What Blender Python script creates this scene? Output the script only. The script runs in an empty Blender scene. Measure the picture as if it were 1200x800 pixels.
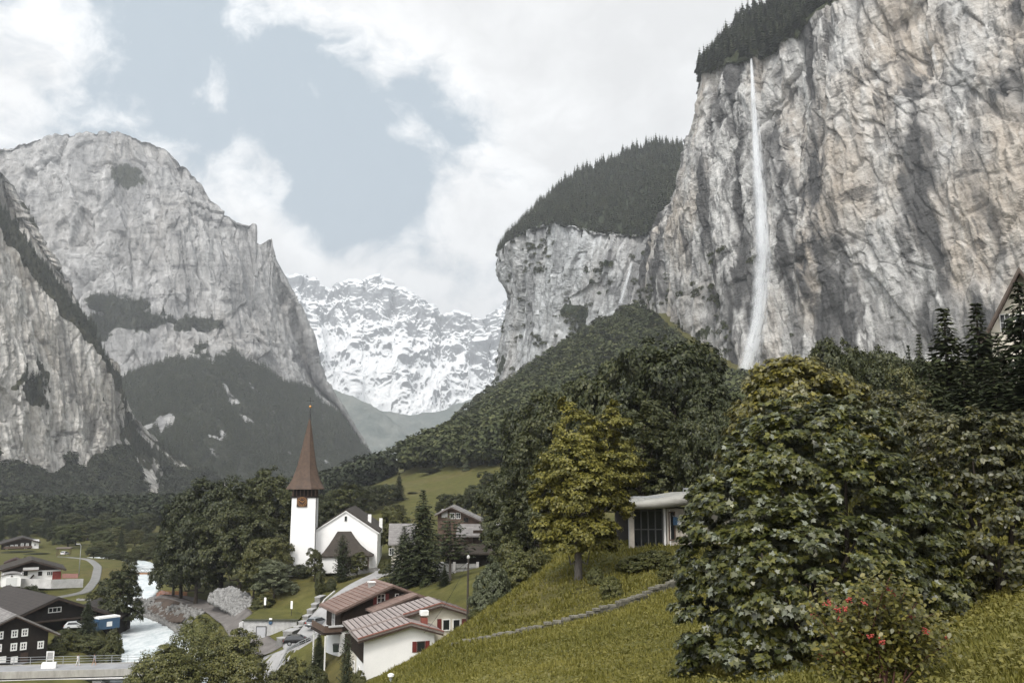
import bpy, math, random
import numpy as np
from mathutils import Vector, Matrix, Euler

SC = bpy.context.scene
COL = SC.collection
R = math.radians
rng = np.random.default_rng(7)
random.seed(7)

# ------------------------------------------------------------------ camera model (eye at the origin)
F = 1039.0
PITCH = R(8.8)
CP, SP = math.cos(PITCH), math.sin(PITCH)

def at(px, py, Y):
    """world point at ground distance Y seen at photo pixel (px, py): used to lay the place out"""
    a, b = (px - 600) / F, (400 - py) / F
    dy = CP - b * SP
    return np.array([a / dy * Y, Y, (SP + b * CP) / dy * Y])

def proj(P):
    P = np.asarray(P, float)
    zc = P[..., 1] * CP + P[..., 2] * SP
    yc = -P[..., 1] * SP + P[..., 2] * CP
    return np.stack([600 + F * P[..., 0] / zc, 400 - F * yc / zc], -1)

def at_z(px, py, z):
    p = at(px, py, 1.0)
    return at(px, py, z / p[2])

# ------------------------------------------------------------------ noise
_perm = np.random.default_rng(11).permutation(512).astype(np.int64)
_perm = np.concatenate([_perm, _perm, _perm])
_g = np.random.default_rng(12).normal(size=(512, 3))
_g /= np.linalg.norm(_g, axis=1)[:, None]

def pnoise(P):
    P = np.asarray(P, float)
    I = np.floor(P).astype(np.int64)
    f = P - I
    I &= 511
    w = f * f * f * (f * (f * 6 - 15) + 10)
    out = 0
    for dx in (0, 1):
        for dy in (0, 1):
            for dz in (0, 1):
                h = _perm[_perm[_perm[(I[:, 0] + dx) & 511] + ((I[:, 1] + dy) & 511)] + ((I[:, 2] + dz) & 511)] & 511
                g = _g[h]
                d = g[:, 0] * (f[:, 0] - dx) + g[:, 1] * (f[:, 1] - dy) + g[:, 2] * (f[:, 2] - dz)
                wx = w[:, 0] if dx else 1 - w[:, 0]
                wy = w[:, 1] if dy else 1 - w[:, 1]
                wz = w[:, 2] if dz else 1 - w[:, 2]
                out = out + d * wx * wy * wz
    return out * 1.5

def fbm(P, oct=5, lac=2.03, gain=0.5, ridged=False):
    P = np.asarray(P, float)
    a, s, out = 1.0, 1.0, 0
    for i in range(oct):
        n = pnoise(P * s + 17.3 * i)
        if ridged:
            n = 1 - 2 * np.abs(n)
        out = out + a * n
        a *= gain
        s *= lac
    return out

_rj = np.random.default_rng(13).random((512, 3))
_rg = np.random.default_rng(14).normal(size=(512, 3))
def facets(P):
    """broken rock: every cell is a tilted plane; returns (plane height, crack closeness)"""
    P = np.asarray(P, float)
    I = np.floor(P).astype(np.int64)
    d1 = np.full(len(P), 1e9); d2 = d1.copy(); val = np.zeros(len(P))
    for dx in (-1, 0, 1):
        for dy in (-1, 0, 1):
            for dz in (-1, 0, 1):
                c = I + np.array([dx, dy, dz])
                h = _perm[_perm[_perm[c[:, 0] & 511] + (c[:, 1] & 511)] + (c[:, 2] & 511)] & 511
                r = P - (c + _rj[h])
                d = (r * r).sum(1)
                v = (r * _rg[h]).sum(1) * .8 + _rg[h][:, 0] * .35
                n = d < d1
                d2 = np.where(n, d1, np.minimum(d2, d))
                val = np.where(n, v, val)
                d1 = np.where(n, d, d1)
    return val, np.sqrt(d2) - np.sqrt(d1)

def smooth(a, b, x):
    t = np.clip((np.asarray(x, float) - a) / (b - a), 0, 1)
    return t * t * (3 - 2 * t)

# ------------------------------------------------------------------ meshes
def mesh_np(name, V, faces_list, mats=None, smooth_shade=False, mat_idx=None):
    """V (n,3); faces_list: list of (m,k) index arrays"""
    me = bpy.data.meshes.new(name)
    V = np.ascontiguousarray(V, np.float32)
    me.vertices.add(len(V))
    me.vertices.foreach_set('co', V.ravel())
    loops, starts = [], []
    n = 0
    for Fa in faces_list:
        Fa = np.asarray(Fa, np.int32)
        if Fa.size == 0:
            continue
        loops.append(Fa.ravel())
        starts.append(n + np.arange(len(Fa), dtype=np.int32) * Fa.shape[1])
        n += Fa.size
    loops = np.concatenate(loops)
    starts = np.concatenate(starts).astype(np.int32)
    me.loops.add(len(loops))
    me.loops.foreach_set('vertex_index', loops)
    me.polygons.add(len(starts))
    me.polygons.foreach_set('loop_start', starts)
    if mat_idx is not None:
        me.polygons.foreach_set('material_index', np.ascontiguousarray(mat_idx, np.int32))
    if smooth_shade:
        me.polygons.foreach_set('use_smooth', np.ones(len(starts), bool))
    me.update(calc_edges=True)
    for m in (mats or []):
        me.materials.append(m)
    return me

def link(name, me, parent=None, loc=None, rz=None):
    o = bpy.data.objects.new(name, me)
    COL.objects.link(o)
    if parent is not None:
        o.parent = parent
    if loc is not None:
        o.location = [float(v) for v in loc]
    if rz is not None:
        o.rotation_euler = (0, 0, rz)
    return o

def tag(o, label=None, cat=None, group=None, kind=None):
    if label: o['label'] = label
    if cat: o['category'] = cat
    if group: o['group'] = group
    if kind: o['kind'] = kind
    return o

def thing(name, label, cat, loc=(0, 0, 0), rz=0.0, group=None):
    o = link(name, None, None, loc, rz)
    o.empty_display_size = 0.2
    return tag(o, label, cat, group)

class MB:
    """collects shapes, then makes ONE mesh object"""
    def __init__(s):
        s.v, s.f = [], []
    def add(s, vs, fs):
        b = len(s.v)
        s.v += [tuple(float(c) for c in v) for v in vs]
        s.f += [tuple(b + i for i in f) for f in fs]
        return s
    def box(s, c, size, rz=0.0, axes=None):
        c = np.array(c, float)
        h = np.array(size, float) / 2
        if axes is None:
            cs, sn = math.cos(rz), math.sin(rz)
            axes = np.array([[cs, sn, 0], [-sn, cs, 0], [0, 0, 1]])
        axes = np.array(axes, float)
        vs = []
        for dz in (-1, 1):
            for dx, dy in ((-1, -1), (1, -1), (1, 1), (-1, 1)):
                vs.append(c + axes[0] * h[0] * dx + axes[1] * h[1] * dy + axes[2] * h[2] * dz)
        fs = [(3, 2, 1, 0), (4, 5, 6, 7), (0, 1, 5, 4), (1, 2, 6, 5), (2, 3, 7, 6), (3, 0, 4, 7)]
        return s.add(vs, fs)
    def bar(s, a, b, w, h=None):
        a, b = np.array(a, float), np.array(b, float)
        d = b - a
        L = np.linalg.norm(d)
        d /= L
        up = np.array([0, 0, 1.0]) if abs(d[2]) < .95 else np.array([1.0, 0, 0])
        x = np.cross(d, up); x /= np.linalg.norm(x)
        y = np.cross(x, d)
        return s.box((a + b) / 2, (w, L, h or w), axes=[x, d, y])
    def prism(s, poly, off):
        """closed polygon (list of 3D points) extruded by vector off"""
        p = [np.array(q, float) for q in poly]
        n = len(p)
        off = np.array(off, float)
        vs = p + [q + off for q in p]
        fs = [tuple(range(n)), tuple(range(2 * n - 1, n - 1, -1))]
        fs += [(i, i + n, (i + 1) % n + n, (i + 1) % n) for i in range(n)]
        return s.add(vs, fs)
    def tube(s, path, radii, n=8, caps=True):
        path = [np.array(p, float) for p in path]
        if np.isscalar(radii): radii = [radii] * len(path)
        vs, fs = [], []
        prev = None
        for i, p in enumerate(path):
            d = path[min(i + 1, len(path) - 1)] - path[max(i - 1, 0)]
            d = d / (np.linalg.norm(d) + 1e-9)
            if prev is None:
                up = np.array([0, 0, 1.0]) if abs(d[2]) < .9 else np.array([1.0, 0, 0])
                x = np.cross(d, up)
            else:
                x = prev - d * np.dot(prev, d)
            x = x / (np.linalg.norm(x) + 1e-9)
            prev = x
            y = np.cross(d, x)
            for k in range(n):
                a = 2 * math.pi * k / n
                vs.append(p + radii[i] * (math.cos(a) * x + math.sin(a) * y))
        for i in range(len(path) - 1):
            for k in range(n):
                fs.append((i * n + k, i * n + (k + 1) % n, (i + 1) * n + (k + 1) % n, (i + 1) * n + k))
        if caps:
            fs.append(tuple(range(n - 1, -1, -1)))
            fs.append(tuple((len(path) - 1) * n + k for k in range(n)))
        return s.add(vs, fs)
    def lathe(s, prof, n=16, c=(0, 0, 0), rot=0.0):
        """prof: list of (r, z)"""
        c = np.array(c, float)
        vs, fs = [], []
        for r_, z in prof:
            for k in range(n):
                a = 2 * math.pi * (k + .5) / n + rot
                vs.append(c + np.array([r_ * math.cos(a), r_ * math.sin(a), z]))
        for i in range(len(prof) - 1):
            for k in range(n):
                fs.append((i * n + k, i * n + (k + 1) % n, (i + 1) * n + (k + 1) % n, (i + 1) * n + k))
        fs.append(tuple(range(n - 1, -1, -1)))
        fs.append(tuple((len(prof) - 1) * n + k for k in range(n)))
        return s.add(vs, fs)
    def build(s, name, mat, parent=None, smooth_shade=False, loc=None, rz=None):
        me = bpy.data.meshes.new(name)
        me.from_pydata(s.v, [], s.f)
        me.materials.append(mat)
        if smooth_shade:
            for p in me.polygons: p.use_smooth = True
        me.update()
        return link(name, me, parent, loc, rz)

# ------------------------------------------------------------------ materials
def nodes_of(m):
    m.use_nodes = True
    nt = m.node_tree
    nt.nodes.clear()
    return nt, nt.nodes, nt.links

def N(nt, typ, **kw):
    n = nt.nodes.new(typ)
    for k, v in kw.items():
        if k.startswith('i_'):
            n.inputs[k[2:].replace('_', ' ')].default_value = v
        else:
            setattr(n, k, v)
    return n

def noise_node(nt, vec, scale, detail=4, rough=.55, dist=0.0):
    n = N(nt, 'ShaderNodeTexNoise')
    n.inputs['Scale'].default_value = scale
    n.inputs['Detail'].default_value = detail
    n.inputs['Roughness'].default_value = rough
    n.inputs['Distortion'].default_value = dist
    nt.links.new(vec, n.inputs['Vector'])
    return n.outputs['Fac']

def mapping(nt, vec, scale=(1, 1, 1), rot=(0, 0, 0), loc=(0, 0, 0)):
    n = N(nt, 'ShaderNodeMapping')
    n.inputs['Scale'].default_value = scale
    n.inputs['Rotation'].default_value = rot
    n.inputs['Location'].default_value = loc
    nt.links.new(vec, n.inputs['Vector'])
    return n.outputs['Vector']

def ramp(nt, fac, stops, interp='LINEAR'):
    n = N(nt, 'ShaderNodeValToRGB')
    cr = n.color_ramp
    cr.interpolation = interp
    while len(cr.elements) < len(stops):
        cr.elements.new(0.5)
    for e, (p, c) in zip(cr.elements, stops):
        e.position = p
        e.color = (c, c, c, 1) if np.isscalar(c) else (*c, 1)
    nt.links.new(fac, n.inputs['Fac'])
    return n.outputs['Color']

def mixc(nt, fac, a, b, mode='MIX'):
    n = N(nt, 'ShaderNodeMix', data_type='RGBA', blend_type=mode)
    for sock, v in ((n.inputs['Factor'], fac), (n.inputs['A'], a), (n.inputs['B'], b)):
        s = sock
        if sock.name in ('A', 'B'):
            s = [q for q in n.inputs if q.name == sock.name and q.type == 'RGBA'][0]
        elif sock.name == 'Factor':
            s = [q for q in n.inputs if q.name == 'Factor' and q.type == 'VALUE'][0]
        if hasattr(v, 'is_output'):
            nt.links.new(v, s)
        elif np.isscalar(v):
            s.default_value = v
        else:
            s.default_value = (*v, 1)
    return [q for q in n.outputs if q.type == 'RGBA'][0]

def mathn(nt, op, a, b=0.0, c=None, clamp=False):
    n = N(nt, 'ShaderNodeMath', operation=op, use_clamp=clamp)
    for i, v in enumerate((a, b) if c is None else (a, b, c)):
        if hasattr(v, 'is_output'): nt.links.new(v, n.inputs[i])
        else: n.inputs[i].default_value = v
    return n.outputs[0]

def principled(nt, col, rough=.8, spec=.3, normal=None, metallic=0.0):
    p = N(nt, 'ShaderNodeBsdfPrincipled')
    if hasattr(col, 'is_output'): nt.links.new(col, p.inputs['Base Color'])
    else: p.inputs['Base Color'].default_value = (*col, 1)
    if hasattr(rough, 'is_output'): nt.links.new(rough, p.inputs['Roughness'])
    else: p.inputs['Roughness'].default_value = rough
    p.inputs['Specular IOR Level'].default_value = spec
    p.inputs['Metallic'].default_value = metallic
    if normal is not None: nt.links.new(normal, p.inputs['Normal'])
    return p

def bump(nt, h, strength=.5, dist=.1):
    n = N(nt, 'ShaderNodeBump')
    n.inputs['Strength'].default_value = strength
    n.inputs['Distance'].default_value = dist
    nt.links.new(h, n.inputs['Height'])
    return n.outputs['Normal']

def out(nt, shader):
    o = N(nt, 'ShaderNodeOutputMaterial')
    nt.links.new(shader, o.inputs['Surface'])
    return o

MATS = {}
def pm(name, c1, c2=None, scale=1.5, rough=.8, spec=.25, bmp=.2, bdist=.02, stretch=(1, 1, 1), metallic=0.0, fine=6.0, contrast=(.35, .65), wave=None):
    """general procedural material: two-tone noise, fine noise, bump; wave=(scale, axis, amount) adds boards or courses"""
    if name in MATS: return MATS[name]
    m = bpy.data.materials.new(name)
    nt, ns, ls = nodes_of(m)
    tc = N(nt, 'ShaderNodeTexCoord').outputs['Object']
    v = mapping(nt, tc, stretch)
    if c2 is None: c2 = tuple(min(1, c * .8) for c in c1)
    n1 = noise_node(nt, v, scale, 5, .6)
    n2 = noise_node(nt, v, scale * fine, 4, .6)
    f = mathn(nt, 'ADD', mathn(nt, 'MULTIPLY', n1, .65), mathn(nt, 'MULTIPLY', n2, .35))
    col = ramp(nt, f, [(contrast[0], c1), (contrast[1], c2)])
    h = n2
    if wave:
        w = N(nt, 'ShaderNodeTexWave', wave_type='BANDS', bands_direction=wave[1], wave_profile='SAW')
        w.inputs['Scale'].default_value = wave[0]
        w.inputs['Distortion'].default_value = .3
        w.inputs['Detail Scale'].default_value = 3
        ls.new(tc, w.inputs['Vector'])
        groove = ramp(nt, w.outputs['Fac'], [(0.0, 1 - wave[2]), (0.12, 1.0)])
        col = mixc(nt, 1.0, col, groove, 'MULTIPLY')
        h = mathn(nt, 'ADD', n2, groove)
    p = principled(nt, col, rough, spec, bump(nt, h, bmp, bdist), metallic)
    out(nt, p.outputs[0])
    MATS[name] = m
    return m
# ------------------------------------------------------------------ terrain: thin plate spline through surveyed points
GP = [  # photo pixel x, y, distance
    (640, 800, 20), (800, 800, 15), (1000, 800, 12), (1190, 778, 9), (1195, 800, 8), (1120, 800, 9.5), (480, 795, 42),
    (440, 803, 46), (500, 771, 50), (545, 749, 53), (560, 731, 56), (600, 701, 60), (640, 681, 62), (680, 667, 62), (730, 652, 65),
    (800, 641, 67), (860, 636, 68), (795, 690, 50), (660, 733, 47), (530, 758, 49), (640, 770, 32), (760, 742, 33), (720, 700, 54), (620, 725, 55),
    (900, 700, 40), (900, 740, 28), (1000, 690, 30), (1100, 690, 22), (1200, 690, 16),
    (1000, 620, 60), (1100, 570, 60), (1200, 540, 55), (1350, 560, 30), (1500, 560, 30), (1300, 480, 90), (1200, 492, 92), (1050, 520, 110), (950, 560, 110), (860, 590, 100),
    (760, 610, 110), (700, 620, 110), (650, 640, 100), (610, 665, 85), (590, 690, 82), (575, 718, 78),
    (430, 806, 100), (480, 790, 106), (535, 762, 112), (547, 744, 98), (540, 690, 128), (500, 700, 135), (560, 668, 150), (620, 640, 170), (520, 668, 170),
    (390, 672, 185), (443, 668, 180), (340, 668, 186), (430, 680, 165), (350, 757, 140), (370, 737, 150), (395, 712, 152), (350, 690, 172), (330, 722, 160), (290, 716, 168),
    (310, 757, 152), (400, 700, 158), (380, 800, 120), (330, 790, 128), (270, 800, 130), (400, 770, 122),
    (270, 722, 175), (200, 702, 215), (170, 692, 245), (240, 705, 205), (300, 690, 195), (260, 690, 215), (230, 800, 135),
    (40, 776, 150), (60, 737, 178), (120, 738, 178), (70, 694, 235), (-60, 694, 235), (60, 660, 300), (110, 676, 262), (110, 655, 310), (-80, 660, 300), (10, 641, 420), (100, 647, 400), (60, 649, 380), (-100, 641, 420), (200, 646, 400), (150, 655, 350),
    (-100, 780, 150), (-300, 760, 160), (-400, 690, 240),
    (60, 621, 540), (0, 621, 560), (150, 613, 640), (-150, 621, 560), (-300, 640, 420),
    (250, 620, 470), (320, 620, 400), (300, 600, 640), (370, 610, 330), (250, 650, 300), (300, 650, 260),
    (430, 610, 330), (430, 580, 420), (470, 562, 500), (560, 556, 430), (500, 600, 325), (540, 574, 390), (600, 600, 300), (420, 577, 480), (380, 590, 520), (350, 590, 650),
    (480, 551, 540), (450, 562, 640), (420, 575, 760), (570, 502, 650), (520, 530, 620), (650, 445, 800), (600, 475, 800), (700, 500, 480), (640, 530, 430), (742, 372, 980), (760, 460, 640), (860, 445, 690), (950, 445, 600), (1100, 445, 490), (1300, 445, 430), (1500, 445, 400), (900, 530, 300), (1050, 500, 240), (750, 560, 260),
    (600, 445, 1250), (700, 400, 1080),
    (460, 575, 1000), (400, 585, 1100), (300, 588, 1300), (200, 590, 1000), (100, 594, 900), (0, 594, 900), (-200, 594, 900),
]
GW = [(0, 2, -1.75), (3, 3, -1.65), (-4, 3, -2.0), (-8, 10, -3.6), (-16, 20, -6.5), (-30, 30, -12), (-50, 50, -20), (8, 5, -1.2), (-90, 100, -28), (-170, 60, -29), (20, 10, 0.5), (40, 20, 4), (60, 30, 8),
      (-2000, 4000, 20), (0, 4000, 40), (1500, 4000, 350), (1500, 2000, 330), (-1500, 2000, 0), (0, 2200, -10), (-300, 2500, -10), (700, 1800, 330), (-1500, 900, -10), (900, 900, 260), (500, 300, 80), (-400, 200, -27)]
_pts = np.array([at(*g) for g in GP] + [np.array(g, float) for g in GW])

def _uv(x, y):
    y = np.maximum(y, 2.0)
    return np.stack([np.asarray(x) / y * 2.2, np.log(y)], -1)

def _kern(d2):
    return 0.5 * d2 * np.log(d2 + 1e-9)

_C = _uv(_pts[:, 0], _pts[:, 1])
_n = len(_C)
_K = _kern(((_C[:, None] - _C[None]) ** 2).sum(-1)) + np.eye(_n) * 1e-3
_A = np.zeros((_n + 3, _n + 3))
_A[:_n, :_n] = _K
_A[:_n, _n] = 1
_A[:_n, _n + 1:] = _C
_A[_n, :_n] = 1
_A[_n + 1:, :_n] = _C.T
# interpolate tangent-of-elevation compressed by distance so that near and far both stay stable
_zs = _pts[:, 2] / np.sqrt(_pts[:, 1])
_W = np.linalg.solve(_A, np.concatenate([_zs, [0, 0, 0]]))

def ground_raw(x, y):
    x, y = np.broadcast_arrays(np.asarray(x, float), np.asarray(y, float))
    sh = x.shape
    x, y = x.ravel(), y.ravel()
    q = _uv(x, y)
    z = np.empty(len(q))
    for i in range(0, len(q), 20000):
        s = q[i:i + 20000]
        d2 = ((s[:, None] - _C[None]) ** 2).sum(-1)
        z[i:i + 20000] = _kern(d2) @ _W[:_n] + _W[_n] + s @ _W[_n + 1:]
    return (z * np.sqrt(np.maximum(y, 2.0))).reshape(sh)

# river bed
RIVZ = -31.0
RIV = np.array([at_z(*p, RIVZ)[:2] for p in [(260, 830), (180, 790), (176, 765), (174, 745), (158, 726), (146, 717), (152, 704), (168, 692), (174, 680), (174, 668), (160, 658), (136, 655), (116, 652)]])
RIVW = np.array([8, 7, 6.2, 5.2, 4.2, 3.6, 3.0, 2.6, 2.8, 3.2, 3.2, 3.2, 3.2])

def seg_dist(x, y, path, widths=None):
    P = np.stack([x, y], -1)
    best = np.full(len(P), 1e9)
    wbest = np.zeros(len(P))
    for i in range(len(path) - 1):
        a, b = path[i], path[i + 1]
        ab = b - a
        t = np.clip(((P - a) @ ab) / (ab @ ab), 0, 1)
        d = np.linalg.norm(P - a - t[:, None] * ab, axis=1)
        m = d < best
        best[m] = d[m]
        if widths is not None:
            wbest[m] = (widths[i] + (widths[i + 1] - widths[i]) * t)[m]
    return best, wbest

def ground(x, y):
    x, y = np.broadcast_arrays(np.asarray(x, float), np.asarray(y, float))
    sh = x.shape
    z = ground_raw(x, y).ravel()
    xr, yr = x.ravel(), y.ravel()
    m = (yr > 100) & (yr < 460) & (xr < 0)
    if m.any():
        d, w = seg_dist(xr[m], yr[m], RIV, RIVW)
        t = smooth(0.5, 4.5, d - w)
        bed = RIVZ - 1.2
        zz = z[m]
        # the bank keeps at least half a metre above the water
        zz = np.where(d - w > 1.5, np.maximum(zz, np.minimum(RIVZ + .5, zz + 3)), zz)
        z[m] = bed * (1 - t) + zz * t
    return z.reshape(sh) if sh else float(z[0])

def gpos(px, Y):
    """ground point at distance Y in the photo column px"""
    x = (px - 600) / F * Y
    for _ in range(4):
        z = float(ground(x, Y))
        x = (px - 600) / F * (Y * CP + z * SP)
    return np.array([x, Y, float(ground(x, Y))])

# ------------------------------------------------------------------ ground sheet
vv = np.linspace(-1.7, 1.7, 620)
yy = np.exp(np.linspace(math.log(2.0), math.log(4200), 520))
VV, YY = np.meshgrid(vv, yy)
XX = VV * YY
ZZ = ground(XX, YY)
_bn = fbm(np.stack([XX.ravel() * .35, YY.ravel() * .35, 0 * XX.ravel()], -1), 4).reshape(XX.shape)
ZZ = ZZ + _bn * .10 * smooth(3, 15, YY) * (1 - smooth(60, 110, YY))
XX = np.vstack([vv[None] * 40, XX]); YY = np.vstack([np.full((1, len(vv)), -60.0), YY]); ZZ = np.vstack([ZZ[:1] - 2, ZZ])
nr, nc = XX.shape
idx = np.arange(nr * nc).reshape(nr, nc)
quads = np.stack([idx[:-1, :-1], idx[:-1, 1:], idx[1:, 1:], idx[1:, :-1]], -1).reshape(-1, 4)

def ground_material():
    m = bpy.data.materials.new('meadow_ground')
    nt, ns, ls = nodes_of(m)
    tc = N(nt, 'ShaderNodeTexCoord').outputs['Object']
    big = noise_node(nt, tc, .03, 5, .6)
    mid = noise_node(nt, tc, .35, 6, .65)
    fine = noise_node(nt, tc, 5.0, 5, .7)
    f = mathn(nt, 'ADD', mathn(nt, 'MULTIPLY', mid, .6), mathn(nt, 'MULTIPLY', fine, .4))
    c = ramp(nt, f, [(.3, (.030, .034, .010)), (.5, (.075, .073, .020)), (.7, (.125, .112, .034))])
    c2 = ramp(nt, f, [(.3, (.050, .046, .018)), (.7, (.15, .115, .045))])
    c = mixc(nt, ramp(nt, big, [(.5, 0.0), (.68, .7)]), c, c2)
    b = bump(nt, f, .6, .15)
    p = principled(nt, c, .9, .15, b)
    out(nt, p.outputs[0])
    return m
MATS['ground'] = ground_material()
g = link('ground', mesh_np('ground', np.stack([XX, YY, ZZ], -1).reshape(-1, 3), [quads], [MATS['ground']], True))
tag(g, kind='structure')

# ------------------------------------------------------------------ strips lying on the ground (paths, roads)
def strip(name, pts, widths, mat, lift=.08, thick=.25, step=1.5, zs=None):
    pts = np.array([p[:2] for p in pts], float)
    L = np.concatenate([[0], np.cumsum(np.linalg.norm(np.diff(pts, axis=0), axis=1))])
    n = max(3, int(L[-1] / step))
    s = np.linspace(0, L[-1], n)
    # smooth centre line
    cx, cy = np.interp(s, L, pts[:, 0]), np.interp(s, L, pts[:, 1])
    for _ in range(max(1, n // 12)):
        cx[1:-1] = (cx[:-2] + 2 * cx[1:-1] + cx[2:]) / 4
        cy[1:-1] = (cy[:-2] + 2 * cy[1:-1] + cy[2:]) / 4
    w = np.interp(s, L, widths) / 2
    tx, ty = np.gradient(cx), np.gradient(cy)
    l = np.hypot(tx, ty)
    nx, ny = -ty / l, tx / l
    cols = np.linspace(-1, 1, 9)
    X = cx[:, None] + nx[:, None] * w[:, None] * cols
    Yc = cy[:, None] + ny[:, None] * w[:, None] * cols
    if zs is None:
        Z = ground(X, Yc)
        Z = np.maximum(Z, 0.5 * (Z + Z.mean(1, keepdims=True))) + lift
    else:
        Z = np.interp(s, L, zs)[:, None] + 0 * X
    top = np.stack([X, Yc, Z], -1)
    # skirts
    e0 = top[:, :1].copy(); e0[..., 2] -= thick
    e1 = top[:, -1:].copy(); e1[..., 2] -= thick
    G = np.concatenate([e0, top, e1], 1)
    nr, nc = G.shape[:2]
    idx = np.arange(nr * nc).reshape(nr, nc)
    q = np.stack([idx[:-1, :-1], idx[1:, :-1], idx[1:, 1:], idx[:-1, 1:]], -1).reshape(-1, 4)
    return link(name, mesh_np(name, G.reshape(-1, 3), [q], [mat], False))
# ------------------------------------------------------------------ rock faces
def resample_rows(G, nu, nv_per, ease=None):
    """G: rows x cols x 3 control net -> dense grid; smooth across columns, straight between rows"""
    G = np.array(G, float)
    nr, nc = G.shape[:2]
    u = np.linspace(0, nc - 1, nu)
    i = np.clip(np.floor(u).astype(int), 0, nc - 2)
    t = (u - i)[None, :, None]
    def P(k):
        return G[:, np.clip(k, 0, nc - 1)]
    p0, p1, p2, p3 = P(i - 1), P(i), P(i + 1), P(i + 2)
    cat = .5 * (2 * p1 + (p2 - p0) * t + (2 * p0 - 5 * p1 + 4 * p2 - p3) * t ** 2 + (3 * p1 - p0 - 3 * p2 + p3) * t ** 3)
    lin = p1 + (p2 - p1) * t
    A = .6 * cat + .4 * lin
    rows, vid = [], []
    for r in range(nr - 1):
        n = nv_per[r]
        for k in range(n):
            s = k / n
            rows.append(A[r] * (1 - s) + A[r + 1] * s)
            vid.append(r + s)
    rows.append(A[-1]); vid.append(nr - 1)
    return np.array(rows), np.array(vid)

def grid_normals(D):
    du = np.gradient(D, axis=1)
    dv = np.gradient(D, axis=0)
    n = np.cross(du, dv)
    n /= np.linalg.norm(n, axis=-1, keepdims=True) + 1e-9
    # towards the valley (camera side)
    s = np.sign((n * -D).sum(-1, keepdims=True).mean())
    return n * (s if s != 0 else 1)

def grid_mesh(name, D, mats, smooth_shade=True, extra=None):
    nr, nc = D.shape[:2]
    idx = np.arange(nr * nc).reshape(nr, nc)
    q = np.stack([idx[:-1, :-1], idx[:-1, 1:], idx[1:, 1:], idx[1:, :-1]], -1).reshape(-1, 4)
    me = mesh_np(name, D.reshape(-1, 3), [q], mats, smooth_shade)
    if extra is not None:
        for k, a in extra.items():
            at_ = me.attributes.new(k, 'FLOAT', 'POINT')
            at_.data.foreach_set('value', np.ascontiguousarray(a.ravel(), np.float32))
    return me

def px_net(rows):
    return np.array([[at(*p) for p in r] for r in rows])

def rock_material(name, scale, light, warm, dark, slant=.25, warm_amt=.5, streak=.6, green=.0, cover=None, bmp=.55):
    """bedded limestone: water streaks run down the face, beds cut across it, ochre patches; 'cover' attribute = scrub or meadow cover"""
    m = bpy.data.materials.new(name)
    nt, ns, ls = nodes_of(m)
    tc = N(nt, 'ShaderNodeTexCoord').outputs['Object']
    S = 1.0 / scale
    tilt = mapping(nt, tc, (1, 1, 1), (0, slant, 0))
    vs = mapping(nt, tilt, (S * 1.0, S * 1.0, S * .10))        # streaks
    vb = mapping(nt, tilt, (S * .35, S * .35, S * 1.0), (0, -.5, 0))        # beds
    va = mapping(nt, tc, (S, S, S))
    st = noise_node(nt, vs, 5.0, 3, .55, .06)
    st2 = noise_node(nt, vs, 17.0, 3, .55, .04)
    bed = noise_node(nt, vb, 7.0, 5, .62, .15)
    iso = noise_node(nt, va, 2.2, 4, .55, .1)
    isof = noise_node(nt, mapping(nt, tilt, (S, S, S * .55)), 15.0, 5, .66, .1)
    patch = noise_node(nt, mapping(nt, tilt, (S * .8, S * .8, S * .35)), 2.4, 5, .6, .15)
    base = mixc(nt, ramp(nt, isof, [(.32, 0.0), (.66, 1.0)]), tuple(c * .50 for c in light), tuple(min(.8, c * 1.30) for c in light))
    base = mixc(nt, mathn(nt, 'MULTIPLY', ramp(nt, patch, [(.46, 0.0), (.64, 1.0)]), warm_amt), base, mixc(nt, isof, tuple(c * .7 for c in warm), tuple(c * 1.25 for c in warm)))
    dk = ramp(nt, st, [(.44, 1.0), (.52, 0.0)])
    dk2 = ramp(nt, st2, [(.38, 1.0), (.47, 0.0)])
    region = ramp(nt, noise_node(nt, mapping(nt, tilt, (S, S, S * .22)), 2.6, 3, .55, .1), [(.41, 0.06), (.53, 1.0)])
    amt = mathn(nt, 'MULTIPLY', mathn(nt, 'MAXIMUM', dk, mathn(nt, 'MULTIPLY', dk2, .8)), mathn(nt, 'MULTIPLY', region, streak), clamp=True)
    col = mixc(nt, amt, base, dark)
    lt = ramp(nt, st2, [(.54, 0.0), (.68, 1.0)])
    lt = mathn(nt, 'MULTIPLY', lt, ramp(nt, st, [(.5, .1), (.66, .8)]))
    col = mixc(nt, lt, col, tuple(min(.8, c * 1.55) for c in light))
    crack = ramp(nt, bed, [(.33, 1.0), (.41, 0.0)])
    col = mixc(nt, mathn(nt, 'MULTIPLY', crack, .75), col, tuple(c * .5 for c in dark))
    if cover is not None:
        a = N(nt, 'ShaderNodeAttribute', attribute_name='cover').outputs['Fac']
        gcol = mixc(nt, isof, cover[0], cover[1])
        e = mathn(nt, 'ADD', a, mathn(nt, 'MULTIPLY', mathn(nt, 'SUBTRACT', isof, .5), .9))
        col = mixc(nt, ramp(nt, e, [(.45, 0.0), (.55, 1.0)]), col, gcol)
    h = mathn(nt, 'ADD', mathn(nt, 'MULTIPLY', bed, 1.0), mathn(nt, 'ADD', mathn(nt, 'MULTIPLY', isof, .8), mathn(nt, 'MULTIPLY', st2, .5)))
    p = principled(nt, col, .92, .12, bump(nt, h, bmp, scale * .10))
    out(nt, p.outputs[0])
    return m

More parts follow.
